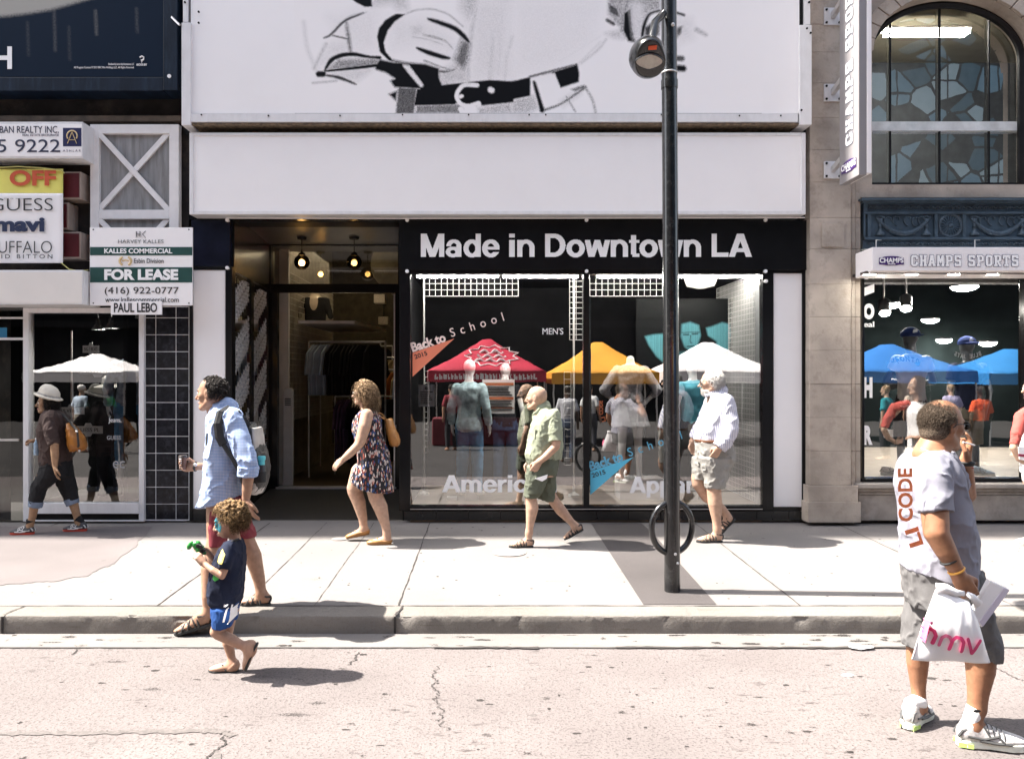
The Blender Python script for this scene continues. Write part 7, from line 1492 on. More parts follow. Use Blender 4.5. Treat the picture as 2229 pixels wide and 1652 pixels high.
for f in (fR, fL_):
    m_ = MB()
    for sd in (-1, 1): m_.prism([f.p(a, b, sd*c) for a, b, c in ((.0, -.015, .1), (.2, -.015, .142), (.2, .05, .146), (.0, .06, .1))], f.w*sd*.004)
    m_.build('sole_accent', mat('lime_rubber', (.5, .72, .2), .5), p.root)
def ring(name, c, ax_, r, th, m, k=.75): d, u, v = ortho(ax_); MB().tube([Vector(c)+(u*math.cos(t)+v*math.sin(t))*r for t in np.linspace(0, 2*math.pi, 24, endpoint=False)], th, 8, closed=True).build(name, m, p.root, smooth=True)
ring('beaded_bracelet', p.P(306, 762, -.32), p.P(335, 800, -.32)-p.P(290, 720, -.32), .041, .006, M_rubber); ring('wristband', p.P(338, 808, -.32), p.P(348, 832, -.32)-p.P(290, 720, -.32), .037, .006, mat('orange_band', (.75, .36, .06), .5))
ring('watch_strap', p.P(379, 330, .23), (0, .1, 1), .038, .012, M_rubber); ring('watch_strap', p.P(379, 338, .23), (0, .1, 1), .038, .008, M_rubber); ring('cord_bracelet', p.P(380, 350, .25), (0, .1, 1), .038, .004, mat('red_cord', (.35, .03, .04), .7))
MB().tube([p.P(180, 262, -.08), p.P(230, 285, -.12), p.P(292, 300, -.09)], .003, 6).build('neck_chain', M_steel, p.root)
MB().ball(p.P(176, 1415, .105), .012, 8, (1.2, .2, .8)).ball(p.P(430, 1436, -.172), .015, 8, (1.4, .2, .6)).each('sock_mark', M_rubber, p.root)
cg = T('cigarette', 'lit white cigarette between the fingers of the heavy man', 'cigarette', p.P(385, 240, .1)); MB().tube([p.P(368, 236, .12), p.P(418, 250, .16)], .0042, 8).build('paper_tube', M_white, cg); MB().tube([p.P(418.2, 250, .16), p.P(422, 251, .163)], .0042, 8).build('ash', mat('ash', (.2, .19, .18), .9), cg)
# carrier bag and the flat parcel sticking out of it
cb = T('carrier_bag', 'white plastic carrier bag with pink lettering hanging from the hand of the heavy man', 'bag', Sx(430, 830, -.32))
top = [(300, 195), (380, 215), (440, 262), (500, 258), (560, 330), (600, 300), (680, 330)]
n1, n2 = 26, 22; gv = np.zeros((n2, n1, 3)); gb = np.zeros((n2, n1, 3))
for j in range(n2):
    t = j/(n2-1)
    for i in range(n1):
        sx = i/(n1-1); xl = 290+(85-290)*t**.9; xr = 660+(768-660)*t; yt = np.interp(sx, [0, .12, .3, .45, .5, .6, .75, 1], [205, 192, 250, 262, 262, 280, 300, 500]); yb_ = 806+26*sx+6*math.sin(sx*9)
        x_ = xl+(xr-xl)*sx; y_ = yt+(yb_-yt)*t; bulge = .055*math.sin(math.pi*sx)**.7*(.25+.75*math.sin(math.pi*min(1, t*1.02))**.8)
        gv[j, i] = Sx(x_, y_, -.34); gb[j, i] = gv[j, i]; gv[j, i, 1] -= bulge; gb[j, i, 1] += bulge*.8
def fold_(g, sd): f = g.reshape(-1, 3); r = fbm(f*np.array([16, 16, 5.]), 3, sd); f[:, 1] += r*.016; return f
ii = np.arange(n1*n2).reshape(n2, n1); q1 = np.stack([ii[:-1, :-1], ii[1:, :-1], ii[1:, 1:], ii[:-1, 1:]], -1).reshape(-1, 4)
vb = np.concatenate([fold_(gv, 3), fold_(gb, 4)]); qb = np.concatenate([q1, q1[:, ::-1]+n1*n2])
side = [[(j*n1, j*n1+n1*n2, (j+1)*n1+n1*n2, (j+1)*n1) for j in range(n2-1)], [(j*n1+n1-1, (j+1)*n1+n1-1, (j+1)*n1+n1-1+n1*n2, j*n1+n1-1+n1*n2) for j in range(n2-1)], [((n2-1)*n1+i, (n2-1)*n1+i+n1*n2, (n2-1)*n1+i+1+n1*n2, (n2-1)*n1+i+1) for i in range(n1-1)]]
M_pl = mat('white_polythene', (.86, .84, .85), .3, var=.02, coat=.3); n_, l_, b_ = nodes_of(M_pl); b_.inputs['Transmission Weight'].default_value = .0; b_.inputs['Subsurface Weight'].default_value = .2; b_.inputs['Subsurface Radius'].default_value = (.03, .03, .03)
ob = quadmesh('bag_body', vb, np.concatenate([qb, np.array(sum(side, []))]), M_pl); link(ob, cb); sd_ = ob.modifiers.new('smooth', 'SUBSURF'); sd_.levels = 1; sd_.render_levels = 1
MB().tube([Sx(300, 200, -.34), Sx(380, 196, -.35), Sx(470, 235, -.35), Sx(540, 240, -.35)], [.03, .024, .018, .012], 8, flat=((0, 1, 0), .5)).tube([Sx(660, 330, -.34), Sx(610, 270, -.35), Sx(560, 240, -.35)], [.025, .018, .012], 8, flat=((0, 1, 0), .5)).build('bag_handle', M_pl, cb, smooth=True)
M_pk = mat('pink_print', (.75, .06, .2), .4, var=.25, scale=9); M_pk2 = mat('pale_pink_print', (.72, .15, .28), .4, var=.25, scale=9)
def stroke(pts, w_, m):
    g = MB().tube([Sx(x, y, -.6) for x, y in pts], .0001, 3) if 0 else MB(); L_, R_ = [], []; P2 = [np.array(q, float) for q in pts]; Q = []
    for k in range(len(P2)-1): Q += [P2[k]+(P2[k+1]-P2[k])*t for t in np.linspace(0, 1, 6, endpoint=False)]
    Q.append(P2[-1]); vs = []
    for k, q in enumerate(Q):
        d = Q[min(k+1, len(Q)-1)]-Q[max(k-1, 0)]; d = d/np.linalg.norm(d); nn = np.array([-d[1], d[0]])*w_/2; e_ = .0 if 0 < k < len(Q)-1 else 0; vs += [Sx(*(q+nn), -.42), Sx(*(q-nn), -.42)]
    g.add(vs, [(2*k, 2*k+1, 2*k+3, 2*k+2) for k in range(len(Q)-1)])
    for q in (Q[0], Q[-1]): g.quad(*[Sx(q[0]+math.cos(a)*w_/2, q[1]+math.sin(a)*w_/2, -.4205) for a in np.linspace(0, 2*math.pi, 12, endpoint=False)])
    stroke.n = getattr(stroke, 'n', 0)+1; o = g.build('bag_lettering', m, cb); project(o, ob, .006+.0009*stroke.n, 0)
stroke([(262, 492), (240, 580), (222, 650)], 30, M_pk2); stroke([(245, 580), (290, 560), (325, 580), (338, 620), (315, 685)], 28, M_pk)
stroke([(362, 698), (385, 630), (415, 612), (445, 625), (462, 660)], 28, M_pk2); stroke([(450, 730), (468, 650), (495, 622), (530, 630), (552, 665), (545, 745)], 30, M_pk)
stroke([(588, 640), (634, 762)], 30, M_pk); stroke([(702, 660), (636, 762)], 30, M_pk)
pk = T('parcel', 'flat white parcel sticking out of the carrier bag', 'parcel', Sx(790, 350, -.3)); a_ = [Sx(x, y, -.29) for x, y in ((760, 130), (925, 205), (690, 530), (600, 430))]
MB().prism(a_, (.012, .05, 0)).build('box', M_white, pk, bevel=.004); MB().prism([Sx(x, y, -.294) for x, y in ((880, 190), (925, 212), (700, 520), (670, 480))], (0, .003, 0)).build('edge_band', mat('lilac_card', (.62, .56, .66), .5, var=.05), pk)

# ------------------------------------------------------------------ woman at the picture's edge
p = Body('woman in a red and white raglan top holding a card by the sports shop window', (1827.8, 570.6, .3238), 8.4, SK_pale, face=-1); p.start(1320, 1900)
p.wk = .92; hd = Head(p.P(1300, 850), 180, 0, .95, fem=True); hd.add(p.b); p.chain(p.b, [(1310, 930, 60), (1318, 990, 70)])
torso = [(1280, 1350, 985, .1), (1235, 1400, 1015, .17), (1222, 1415, 1080, .18), (1232, 1420, 1200, .165), (1238, 1430, 1330, .18), (1238, 1440, 1420, .19)]
p.loft(p.b, torso, grow=-.014); p.loft(p.b, [(1245, 1430, 1380, .16), (1255, 1420, 1500, .16)])
p.chain(p.b, [(1230, 1050, 50, -.1), (1190, 1160, 56, -.19), (1172, 1245, 52, -.2), (1210, 1320, 46, -.2), (1262, 1355, 34, -.18)]); hand(p.b, p.P(1262, 1355, -.18), (.7, 0, .2), (0, -1, .3), (0, .3, 1), .9, (20, 30, 20))
p.chain(p.b, [(1300, 1060, 62, .16), (1290, 1240, 50, .18), (1210, 1280, 34, .12)]); hand(p.b, p.P(1212, 1280, .12), (-.8, -.3, .1), (0, -.3, -1), (0, -1, 0), .9, (20, 30, 20))
p.chain(p.b, [(1300, 1450, 80, -.08), (1310, 1640, 60, -.08), (1320, 1740, 56, -.08), (1315, 1870, 36, -.08)]); p.chain(p.b, [(1350, 1450, 85, .08), (1350, 1640, 60, .08), (1365, 1740, 56, .08), (1365, 1870, 36, .08)])
fN = Foot(p.P(1335, 1895, -.08), p.P(1265, 1895, -.08), L=.25); fF = Foot(p.P(1390, 1888, .08), p.P(1290, 1888, .08), L=.25); fN.add(p.b); fF.add(p.b); p.skinmesh(); hd.details(p.root, M_dkh)
cap(hd, M_dkh, p.root, .3); strands(hd, 1800, (.104, .084, .09), lambda f, l, u: f < .4 and u > -.7, .18, .006, M_dkh, p.root, 22, droop=1.3, back=.3)
s = SDF(); p.loft(s, torso); s.fold(0.01305, (9, 9, 7), 71); s.build('top', cloth('white_jersey', (.8, .78, .78), var=.03), p.root, .007, 1)
M_rd = cloth('red_jersey', (.45, .09, .075), var=.1); s = SDF(); p.chain(s, [(1262, 1010, 76, -.06), (1222, 1045, 84, -.14), (1188, 1160, 70, -.19), (1176, 1225, 62, -.2)], cut1=True); s.fold(0.0116, (10, 10, 10), 4); s.build('sleeve', M_rd, p.root, .006, 1)
s = SDF(); p.chain(s, [(1310, 1020, 76, .06), (1300, 1060, 80, .15), (1295, 1200, 62, .18)], cut1=True); s.build('sleeve', M_rd, p.root, .006, 1)
s = SDF(); p.loft(s, [(1242, 1440, 1400, .18), (1250, 1440, 1480, .17)]); p.chain(s, [(1305, 1440, 100, -.08), (1312, 1640, 76, -.08), (1318, 1860, 56, -.08)], cut1=True); p.chain(s, [(1345, 1440, 100, .08), (1350, 1640, 76, .08), (1365, 1860, 56, .08)], cut1=True); s.build('trousers', cloth('pale_trousers', (.6, .58, .57)), p.root, .008, 1)
for f in (fN, fF): sneaker(f, p.root, M_shoe, M_wsole, M_dtrim)
cd = T('card', 'white and dark red card held by the woman in the raglan top', 'card', p.P(1215, 1330, -.24))
MB().prism([p.P(x, y, -.25) for x, y in ((1200, 1240), (1290, 1250), (1290, 1345), (1208, 1325))], (0, .006, 0)).build('card_sheet', M_white, cd); MB().prism([p.P(x, y, -.2535) for x, y in ((1201, 1288), (1290, 1296), (1290, 1318), (1202, 1304))], (0, .003, 0)).build('card_stripe', mat('dark_red_print', (.3, .02, .06), .5), cd)
# ================================================================== ACROSS THE STREET (seen mirrored in the panes)
ob_ = T('glass_building', 'dark building faced with pale glass polygons, mirrored in the arched window', 'building', (0, -15, 0))
M_poly = mat('polygon_glass', (.36, .46, .54), .6, var=0, spec=.1); n, l, b = nodes_of(M_poly)
tc = n.new('ShaderNodeTexCoord'); mp = n.new('ShaderNodeMapping'); mp.inputs['Scale'].default_value = (.95, 0, 1.15); l.new(tc.outputs['Object'], mp.inputs[0])
vo = n.new('ShaderNodeTexVoronoi'); vo.inputs['Scale'].default_value = 1.0; l.new(mp.outputs[0], vo.inputs[0]); ve = n.new('ShaderNodeTexVoronoi'); ve.feature = 'DISTANCE_TO_EDGE'; ve.inputs['Scale'].default_value = 1.0; l.new(mp.outputs[0], ve.inputs[0])
se = n.new('ShaderNodeSeparateColor'); l.new(vo.outputs['Color'], se.inputs[0]); rp = n.new('ShaderNodeValToRGB'); rp.color_ramp.interpolation = 'CONSTANT'
for i, (a, c) in enumerate(((0, (.012, .016, .022)), (.36, (.05, .11, .15)), (.6, (.13, .23, .3)), (.85, (.3, .4, .44)))):
    e_ = rp.color_ramp.elements[i] if i < 2 else rp.color_ramp.elements.new(a); e_.position = a; e_.color = (*c, 1)
l.new(se.outputs[0], rp.inputs[0]); lt_ = n.new('ShaderNodeMath'); lt_.operation = 'LESS_THAN'; lt_.inputs[1].default_value = .05; l.new(ve.outputs['Distance'], lt_.inputs[0])
br = n.new('ShaderNodeTexBrick'); br.offset = 0; br.inputs['Scale'].default_value = 1; br.inputs['Mortar Size'].default_value = .04; br.inputs['Brick Width'].default_value = 2.2; br.inputs['Row Height'].default_value = 3.1
sx_ = n.new('ShaderNodeSeparateXYZ'); cx2 = n.new('ShaderNodeCombineXYZ'); l.new(tc.outputs['Object'], sx_.inputs[0]); l.new(sx_.outputs[0], cx2.inputs[0]); l.new(sx_.outputs[2], cx2.inputs[1]); l.new(cx2.outputs[0], br.inputs[0])
mxa = n.new('ShaderNodeMath'); mxa.operation = 'MAXIMUM'; l.new(lt_.outputs[0], mxa.inputs[0]); l.new(br.outputs['Fac'], mxa.inputs[1])
mx = n.new('ShaderNodeMix'); mx.data_type = 'RGBA'; l.new(mxa.outputs[0], mx.inputs[0]); l.new(rp.outputs[0], mx.inputs[6]); mx.inputs[7].default_value = (.012, .014, .018, 1); l.new(mx.outputs[2], b.inputs['Base Color'])
box('upper_facade', M_poly, ob_, -60, 60, -15.4, -15, 8.4, 19, bevel=0)
box('ground_floor', mat('dark_storefront', (.008, .008, .009), .95, var=.4, scale=.6, spec=.02), ob_, -60, 60, -15.6, -15.05, 0, 8.38, bevel=0)
for z in (4.0, 8.1): MB().box(-60, 60, -14.95, -14.9, z, z+.28).build('ledge', mat('grey_ledge', (.012, .012, .013), .9, spec=.02), ob_)
def tent(x0, x1, y0, y1, zE, zP, col, lab, text=None, tcol=None, emblem=False):
    g = T('canopy_tent', lab, 'tent', ((x0+x1)/2, (y0+y1)/2, 0), 'canopy tents across the street'); mt = mat('canvas_'+'_'.join(str(int(c*99)) for c in col), col, .75, var=.08, scale=2); n_ = 14
    gx, gy = np.meshgrid(np.linspace(0, 1, n_), np.linspace(0, 1, n_)); r = np.maximum(np.abs(gx-.5), np.abs(gy-.5))*2; z = zE+(zP-zE)*(1-r)**1.15
    v = np.stack([x0+(x1-x0)*gx, y0+(y1-y0)*gy, z], -1).reshape(-1, 3); i = np.arange(n_*n_).reshape(n_, n_); q = np.stack([i[:-1, :-1], i[1:, :-1], i[1:, 1:], i[:-1, 1:]], -1).reshape(-1, 4)
    o = quadmesh('canopy', v, q, mt); link(o, g); s_ = o.modifiers.new('thick', 'SOLIDIFY'); s_.thickness = .006
    vm_ = MB(); vm_.box(x0, x1, y1-.006, y1, zE-.3, zE).box(x0, x1, y0, y0+.006, zE-.3, zE).box(x0, x0+.006, y0+.007, y1-.007, zE-.3, zE).box(x1-.006, x1, y0+.007, y1-.007, zE-.3, zE); vm_.build('valance', mt, g)
    lg_ = MB(); [lg_.box(x-.02, x+.02, y-.02, y+.02, 0, zE-.01) for x in (x0+.05, x1-.05) for y in (y0+.05, y1-.05)]; lg_.each('leg', M_steel, g)
    if text: text_mb(text, (x1-.3, y1+.006, zE-.25), (-1, 0, 0), (0, 0, 1), x1-x0-.6, .19, bold=.03, m=None).build('valance_lettering', tcol or M_wletter, g)
    if emblem:
        em = MB(); c = Vector(((x0+x1)/2+.15, y1-.62, zE+.62*.5)); sl_ = (zP-zE)/((y1-y0)/2)*.62
        pts = []
        for k in range(22): a = 2*math.pi*k/22; rr_ = .62 if k % 2 else .48; pts.append((c.x+rr_*1.25*math.cos(a), y1-.72+rr_*.8*-math.sin(a), 0))
        pts = [Vector((x, y, zE+(zP-zE)*(1-abs((y-(y0+y1)/2)/((y1-y0)/2)))**1.15+.03)) for x, y, _ in pts]; em.tube(pts, .018, 5, closed=True)
        for k in range(3): yy = y1-.5-.2*k; zz = zE+(zP-zE)*(1-abs((yy-(y0+y1)/2)/((y1-y0)/2)))**1.15+.03; em.tube([(c.x+.5-.08*k+dx, yy, zz+.05*math.sin(dx*20)) for dx in np.linspace(-1+.16*k, 0, 12)], .035, 5)
        em.build('emblem', M_wletter, g)
    if emblem:
        rn = random.Random(2); mk = MB(); x = x1-.25
        while x > x0+.25:
            w_ = rn.uniform(.05, .1); mk.box(x-w_, x, y1+.004, y1+.008, zE-.23, zE-.19+rn.uniform(0, .1)) if rn.random() > .15 else None; mk.box(x-w_, x-w_*.6, y1+.009, y1+.012, zE-.23, zE-.08); x -= w_+.03
        mk.build('valance_print', M_wletter, g)
    return g
tent(-1.72, 1.56, -6.2, -2.95, 2.08, 3.1, (.45, .02, .05), 'red canopy tent with a white emblem across the street, mirrored in the first display pane', emblem=True)
tent(1.72, 4.66, -6.0, -2.95, 2.02, 3.0, (.72, .33, .03), 'orange canopy tent across the street, mirrored beside the window mullion')
tent(4.85, 8.0, -6.2, -2.95, 2.05, 3.0, (.75, .70, .70), 'off white canopy tent across the street, mirrored behind the white haired man')
tent(10.1, 13.5, -6.2, -2.9, 2.05, 2.95, (.02, .17, .52), 'blue canopy tent across the street, mirrored in the sports shop window')
tent(-14.4, -11.2, -8.6, -5.6, 2.05, 2.7, (.78, .75, .74), 'white canopy tent across the street, mirrored in the white framed window')
tent(13.8, 17.0, -6.0, -2.9, 2.0, 2.8, (.02, .2, .5), 'second blue canopy tent across the street, farther along than the other')
tent(-11.0, -7.9, -9.4, -6.4, 2.0, 2.65, (.70, .64, .6), 'cream canopy tent across the street, standing next to the white one')
tb = T('market_table', 'market table under a dark red cloth below the red canopy tent', 'table', (0, -3.6, 0)); MB().box(-1.6, 1.4, -4.0, -3.2, .02, .76).build('tablecloth', mat('dark_red_cloth', (.12, .012, .02), .8), tb, bevel=.03)
# bystanders by the tents
def stander(label, x, y, yaw, shirt, trous, skin_, hairm, hgt=1.72, fem=False, vox=.013):
    f, lft, up = frame_axes(yaw); k = hgt/1.75; P = lambda a, b_, c: (Vector((x, y, 0))+f*a*k+lft*b_*k+up*c*k)
    g = T('person', label, 'person', (x, y, 0), 'bystanders across the street'); b = SDF(); h_ = Head(P(.01, 0, 1.63), yaw, 0, .98*k, fem=fem); h_.add(b); b.ch([P(-.01, 0, 1.55), P(-.02, 0, 1.44)], [.055*k, .06*k])
    rows = [((*P(-.02, 0, z)[:2], z*k), a*k, c*k) for z, a, c in ((.88, .12, .17), (1.0, .115, .155), (1.2, .12, .165), (1.36, .115, .19), (1.44, .07, .13), (1.47, .05, .08))]; F_, L_ = V(*f), V(*lft)
    b.loft([(c, a-.015, d-.015) for c, a, d in rows], F_, L_)
    for t in (-1, 1):
        b.ch([P(-.02, t*.16, 1.40), P(-.03, t*.23, 1.12), P(.04+.05*t, t*.24, .88)], [.045, .04, .026]); b.ch([P(.05+.05*t, t*.24, .87), P(.07+.05*t, t*.235, .76)], [.03, .022]); b.ch([P(0, t*.09, .9), P(.02, t*.1, .48), P(0, t*.1, .08)], [.08, .05, .035]); Foot(P(-.07, t*.1, .0), P(.19, t*.12, .0)).add(b)
    b.build('body', skin_, g, vox, 1)
    s = SDF(); s.loft(rows, F_, L_)
    for t in (-1, 1): s.ch([P(-.02, t*.15, 1.39), P(-.03, t*.225, 1.17)], [.07, .065], cut1=True)
    s.fold(.01, (9, 9, 7), int(x*10)); s.build('shirt', shirt, g, vox, 1)
    s = SDF(); s.loft([((*P(-.01, 0, z)[:2], z*k), a, c) for z, a, c in ((.8, .13, .18), (.9, .135, .18), (1.0, .125, .165))], F_, L_)
    for t in (-1, 1): s.ch([P(0, t*.09, .86), P(.02, t*.1, .48), P(0, t*.1, .1)], [.1, .075, .06], cut1=True)
    s.build('trousers', trous, g, vox, 1); s = SDF(); s.el(h_.p(-.02, 0, .04), [q*k for q in (.102, .085, .09)], h_.axes()); s.cut(h_.p(.04, 0, .05), h_.f*.8-h_.u*.5); s.build('hair', hairm, g, .011, 1); return g
MT = lambda c: cloth('crowd_cloth_'+'_'.join(str(int(q*99)) for q in c), c)
for a in (('bystander in a pale grey shirt mirrored beside the ladder rack', 1.75, 1.0, 80, MT((.42, .42, .45)), MT((.06, .08, .13)), SK_dark, M_dkh), ('bystander in a white shirt behind the one in pale grey', 2.6, -1.6, 60, MT((.6, .6, .6)), MT((.05, .05, .06)), SK_mid, M_dkh),
          ('bystander in a royal blue top near the white canopy tent', 4.6, -.6, 120, MT((.03, .10, .42)), MT((.03, .03, .035)), SK_mid, M_curl), ('bystander in a bright orange red T-shirt mirrored in the sports shop window', 10.6, 1.9, 95, MT((.62, .09, .03)), MT((.02, .02, .025)), SK_dark, M_dkh),
          ('bystander with brown hair in a teal top mirrored in the sports shop window', 9.2, .6, 130, MT((.02, .22, .26)), MT((.03, .03, .035)), SK_pale, M_curl), ('white haired bystander in a pale blue shirt by the white canopy tent', -10.4, -1.4, 70, MT((.42, .5, .6)), MT((.2, .18, .15)), SK_pale, M_wh),
          ('bystander in a green top by the white canopy tent', -9.6, -1.0, 100, MT((.04, .26, .06)), MT((.03, .03, .035)), SK_mid, M_dkh), ('bystander in a black top under the cream canopy tent', -8.3, -1.8, 60, MT((.015, .015, .017)), MT((.1, .12, .18)), SK_tan, M_dkh),
          ('bystander in a dark red top at the market table', -1.0, -2.0, 110, MT((.2, .03, .04)), MT((.03, .03, .04)), SK_mid, M_dkh), ('bystander in a lilac top by the blue canopy tent', 12.0, -1.6, 90, MT((.42, .38, .55)), MT((.05, .05, .06)), SK_pale, M_curl),
          ('bystander in a beige top by the blue canopy tent', 11.2, -1.9, 75, MT((.5, .42, .34)), MT((.08, .08, .1)), SK_mid, M_wh)): stander(*a)

# ================================================================== DISPLAY WINDOWS
def wire_grid(o, u, v, w, h, nx, ny, r=.004, m=None):
    m = m or MB(); o, u, v = Vector(o), Vector(u), Vector(v)
    for i in range(nx+1): m.tube([o+u*(w*i/nx), o+u*(w*i/nx)+v*h], r, 5)
    n_ = u.cross(v).normalized()*r*1.6
    for j in range(ny+1): m.tube([o+v*(h*j/ny)+n_, o+u*w+v*(h*j/ny)+n_], r, 5)
    return m
M_wire = mat('white_wire', (.48, .47, .46), .4, var=0)
YR_ = 10.15
for lab, x0, x1, y0, y1, nx, ny in (('white wire grid hanging at the top of the first display window', 922, 1128, 604, 645, 16, 3), ('narrow white wire grid hanging beside the window mullion', 1240, 1268, 601, 740, 2, 12), ('white wire grid at the top of the second display window', 1284, 1442, 604, 645, 12, 3), ('tall white ladder rack at the start of the first display window', 921, 931, 808, 985, 1, 14), ('tall white ladder rack behind the bald man', 1228, 1243, 810, 1012, 1, 13)):
    g = T('wire_grid', lab, 'wire rack', W(x0, y1, YR_), 'white wire racks in the display windows'); a = W(x0, y1, YR_); b_ = W(x1, y0, YR_); wire_grid(a, (1, 0, 0), (0, 0, 1), b_.x-a.x, b_.z-a.z, nx, ny).build('mesh', M_wire, g)
g = T('wire_wall', 'white wire grid wall along the far end of the second display window', 'wire rack', (xt(1650), 10.2, .4)); wire_grid((xt(1657)-.03, 9.62, .42), (0, 1, 0), (0, 0, 1), 1.6, 2.75, 26, 42, .0045).build('mesh', M_wire, g)
for lab, px, y0, y1 in (('white display pole at the start of the first window', 923, 604, 1073), ('white display pole beside the window mullion', 1249, 600, 1076)):
    g = T('display_pole', lab, 'pole', W(px, y1, 10.0), 'white poles in the display window'); a = W(px, y1, 10.0); b_ = W(px, y0, 10.0); MB().tube([a, b_], .012, 8).build('pole', M_wire, g); MB().lathe(a-Vector((0, 0, .02)), [(.07, 0), (.07, .02), (.02, .05), (.015, .12)], n=14).build('foot', M_wire, g)
for lab, x0, x1 in (('lit fluorescent tube at the top of the first display window, by the post', 908, 1085), ('lit fluorescent tube at the top of the first display window, by the mullion', 1095, 1258), ('lit fluorescent tube in the second display window, by the mullion', 1300, 1440), ('lit fluorescent tube in the second display window, by the end post', 1478, 1652)):
    g = T('tube_light', lab, 'light', W(x0, 601, 9.7), 'tube lights in the display windows'); MB().tube([W(x0, 601.5, 9.7), W(x1, 601.5, 9.7)], .019, 8).build('tube', M_tube, g); MB().pbox(x0-3, 594, x1+3, 598, 9.68, .05).build('batten', M_whitealu, g)
def block(lab, x0, y0, x1, y1, Y, d, m=M_white): g = T('display_block', lab, 'plinth', W(x0, y1, Y), 'white display blocks'); pbox('block', m, g, x0, y0, x1, y1, Y, d); return g
block('small white display block under the word American', 1013, 1070, 1041, 1098, 9.95, .2); block('low white block beside the pole foot', 972, 1083, 994, 1097, 9.9, .15); block('wide white display block behind the letters and lamp post', 1349, 1043, 1446, 1102, 9.95, .4); block('low white block beside the wide one', 1478, 1070, 1520, 1100, 9.95, .3); block('white display block partly behind the bald man', 1148, 1050, 1195, 1098, 9.9, .3)
# lettering stuck on the glass
YT = D-.006
def slant(txt, x0, y0, x1, y1, hpx, m, par, bold=.02, space=1.): 
    a, b_ = W(x0, y0, YT), W(x1, y1, YT); d = b_-a; L_ = d.length; d.normalize(); return text_mb(txt, a, d, Vector((0, -1, 0)).cross(d), L_, hpx*D/FD, bold=bold, space=space).build('lettering', m, par)
for lab, pts, rows, mc, ml, md_ in (
    ('orange triangle sticker with slanted back to school words on the first pane', ((898, 768), (989, 737), (898, 820)), ((898.5, 767, 972, 743.5, 21), (904, 782, 931, 773, 10), (983, 734, 1098, 698, 19)), mat('orange_vinyl', (.80, .24, .14), .4, var=.04), mat('pale_pink_vinyl', (.9, .72, .66), .4, var=0), M_ink),
    ('cyan triangle sticker with slanted back to school words on the second pane', ((1285, 1026), (1379, 995), (1285, 1077)), ((1286, 1025, 1358, 1002, 21), (1290, 1040, 1319, 1031, 10), (1370, 994, 1486, 955, 19)), mat('cyan_vinyl', (.10, .50, .72), .4, var=.04), mat('blue_vinyl', (.12, .42, .62), .4, var=0), M_ink)):
    g = T('window_sticker', lab, 'sticker', W(pts[2][0], pts[2][1], YT)); MB().prism([W(x, y, YT) for x, y in pts], (0, .002, 0)).build('triangle', mc, g)
    slant('Back to', *rows[0], ml, g, .035); slant('2015', *rows[1], M_ink, g, .02); slant('School', *rows[2], ml, g, 0., 1.9)
g = T('window_words', 'large white shop name in two parts low on the panes', 'lettering', W(965, 1072, YT)); grot_mb('American', 963, 1034, 1214, 1071, YT).build('lettering', M_wletter, g); grot_mb('Apparel', 1371, 1037, 1552, 1073, YT).build('lettering', M_wletter, g)
g = T('window_word', 'small white word for menswear on the first pane', 'lettering', W(1181, 729, YT)); ptext("MEN'S", 1181, 714, 1226, 728, YT, M_wletter, g)
nt_ = T('notice', 'small grey printed notice on the first pane', 'notice', W(910, 885, 9.6)); pbox('sheet', mat('grey_paper', (.35, .36, .4), .7), nt_, 911, 837, 946, 885, 9.62, .004, bevel=0)
m_ = MB(); [m_.pbox(915, 852+4.2*k, 942-(k*7 % 9), 854+4.2*k, 9.617, .002) for k in range(7)]; m_.ball(W(928, 845, 9.617), .02, 10, (1, .1, 1)); m_.build('print', M_ink, nt_)
ps = T('hanging_poster', 'white hanging poster printed with orange bars and black lines', 'poster', W(1085, 900, 10.0)); pbox('sheet', M_white, ps, 1050, 826, 1120, 900, 10.0, .006, bevel=0)
m_ = MB(); [m_.pbox(1050, y, 1118, y+6, 9.997, .002) for y in (833, 864)]; m_.pbox(1042, 887, 1118, 889, 9.997, .002); m_.build('orange_bars', mat('orange_print', (.7, .22, .1), .5), ps)
m_ = MB(); rnd = random.Random(5); [m_.pbox(1056+rnd.random()*8, 842+3.3*k, 1116-rnd.random()*10, 844+3.3*k, 9.996, .002) for k in range(16) if not 6 <= k <= 8]; m_.build('black_lines', M_ink, ps)
def poster_ink(X, Y):
    j = lambda *p: [(1248.2+.4101*x, 570.6+.4101*y) for x, y in p]; I = np.zeros(X.shape)
    for pts, d, s_ in ((j((575, 330), (620, 318), (665, 335), (675, 390), (655, 450), (620, 475), (590, 450), (570, 395)), .75, 2.5), (j((480, 380), (475, 530), (440, 500), (400, 440), (380, 395), (420, 385)), .8, 2.5), (j((705, 350), (740, 340), (790, 320), (830, 330), (835, 380), (825, 470), (755, 480), (760, 420), (715, 390)), .8, 2.5), (j((560, 478), (690, 470), (720, 560), (540, 560)), .5, 4)): I = np.maximum(I, d*ink_poly(X, Y, pts, s_))
    for pts, w_ in ((j((585, 385), (612, 385)), 3), (j((632, 382), (660, 380)), 3), (j((605, 448), (640, 446)), 3), (j((622, 390), (618, 425), (628, 428)), 2), (j((575, 375), (625, 372), (668, 372)), 1.5)): I = I*(1-.85*ink_line(X, Y, pts, w_, 1.2))
    return I*(.55+.45*(np.sin(X*2.4) > -.4))
pg = T('portrait_poster', 'dark poster printed in teal with a young person raising both arms behind the head', 'poster', W(1490, 800, 10.7)); print_grid('print', 1385, 650, 1612, 800, 10.7, 1.0, poster_ink, ink_mat('teal_poster_print', (.004, .0045, .005), (.13, .38, .44), .5, 140), pg); pbox('backing', M_dark, pg, 1386, 651, 1611, 799, 10.705, .02, bevel=0)
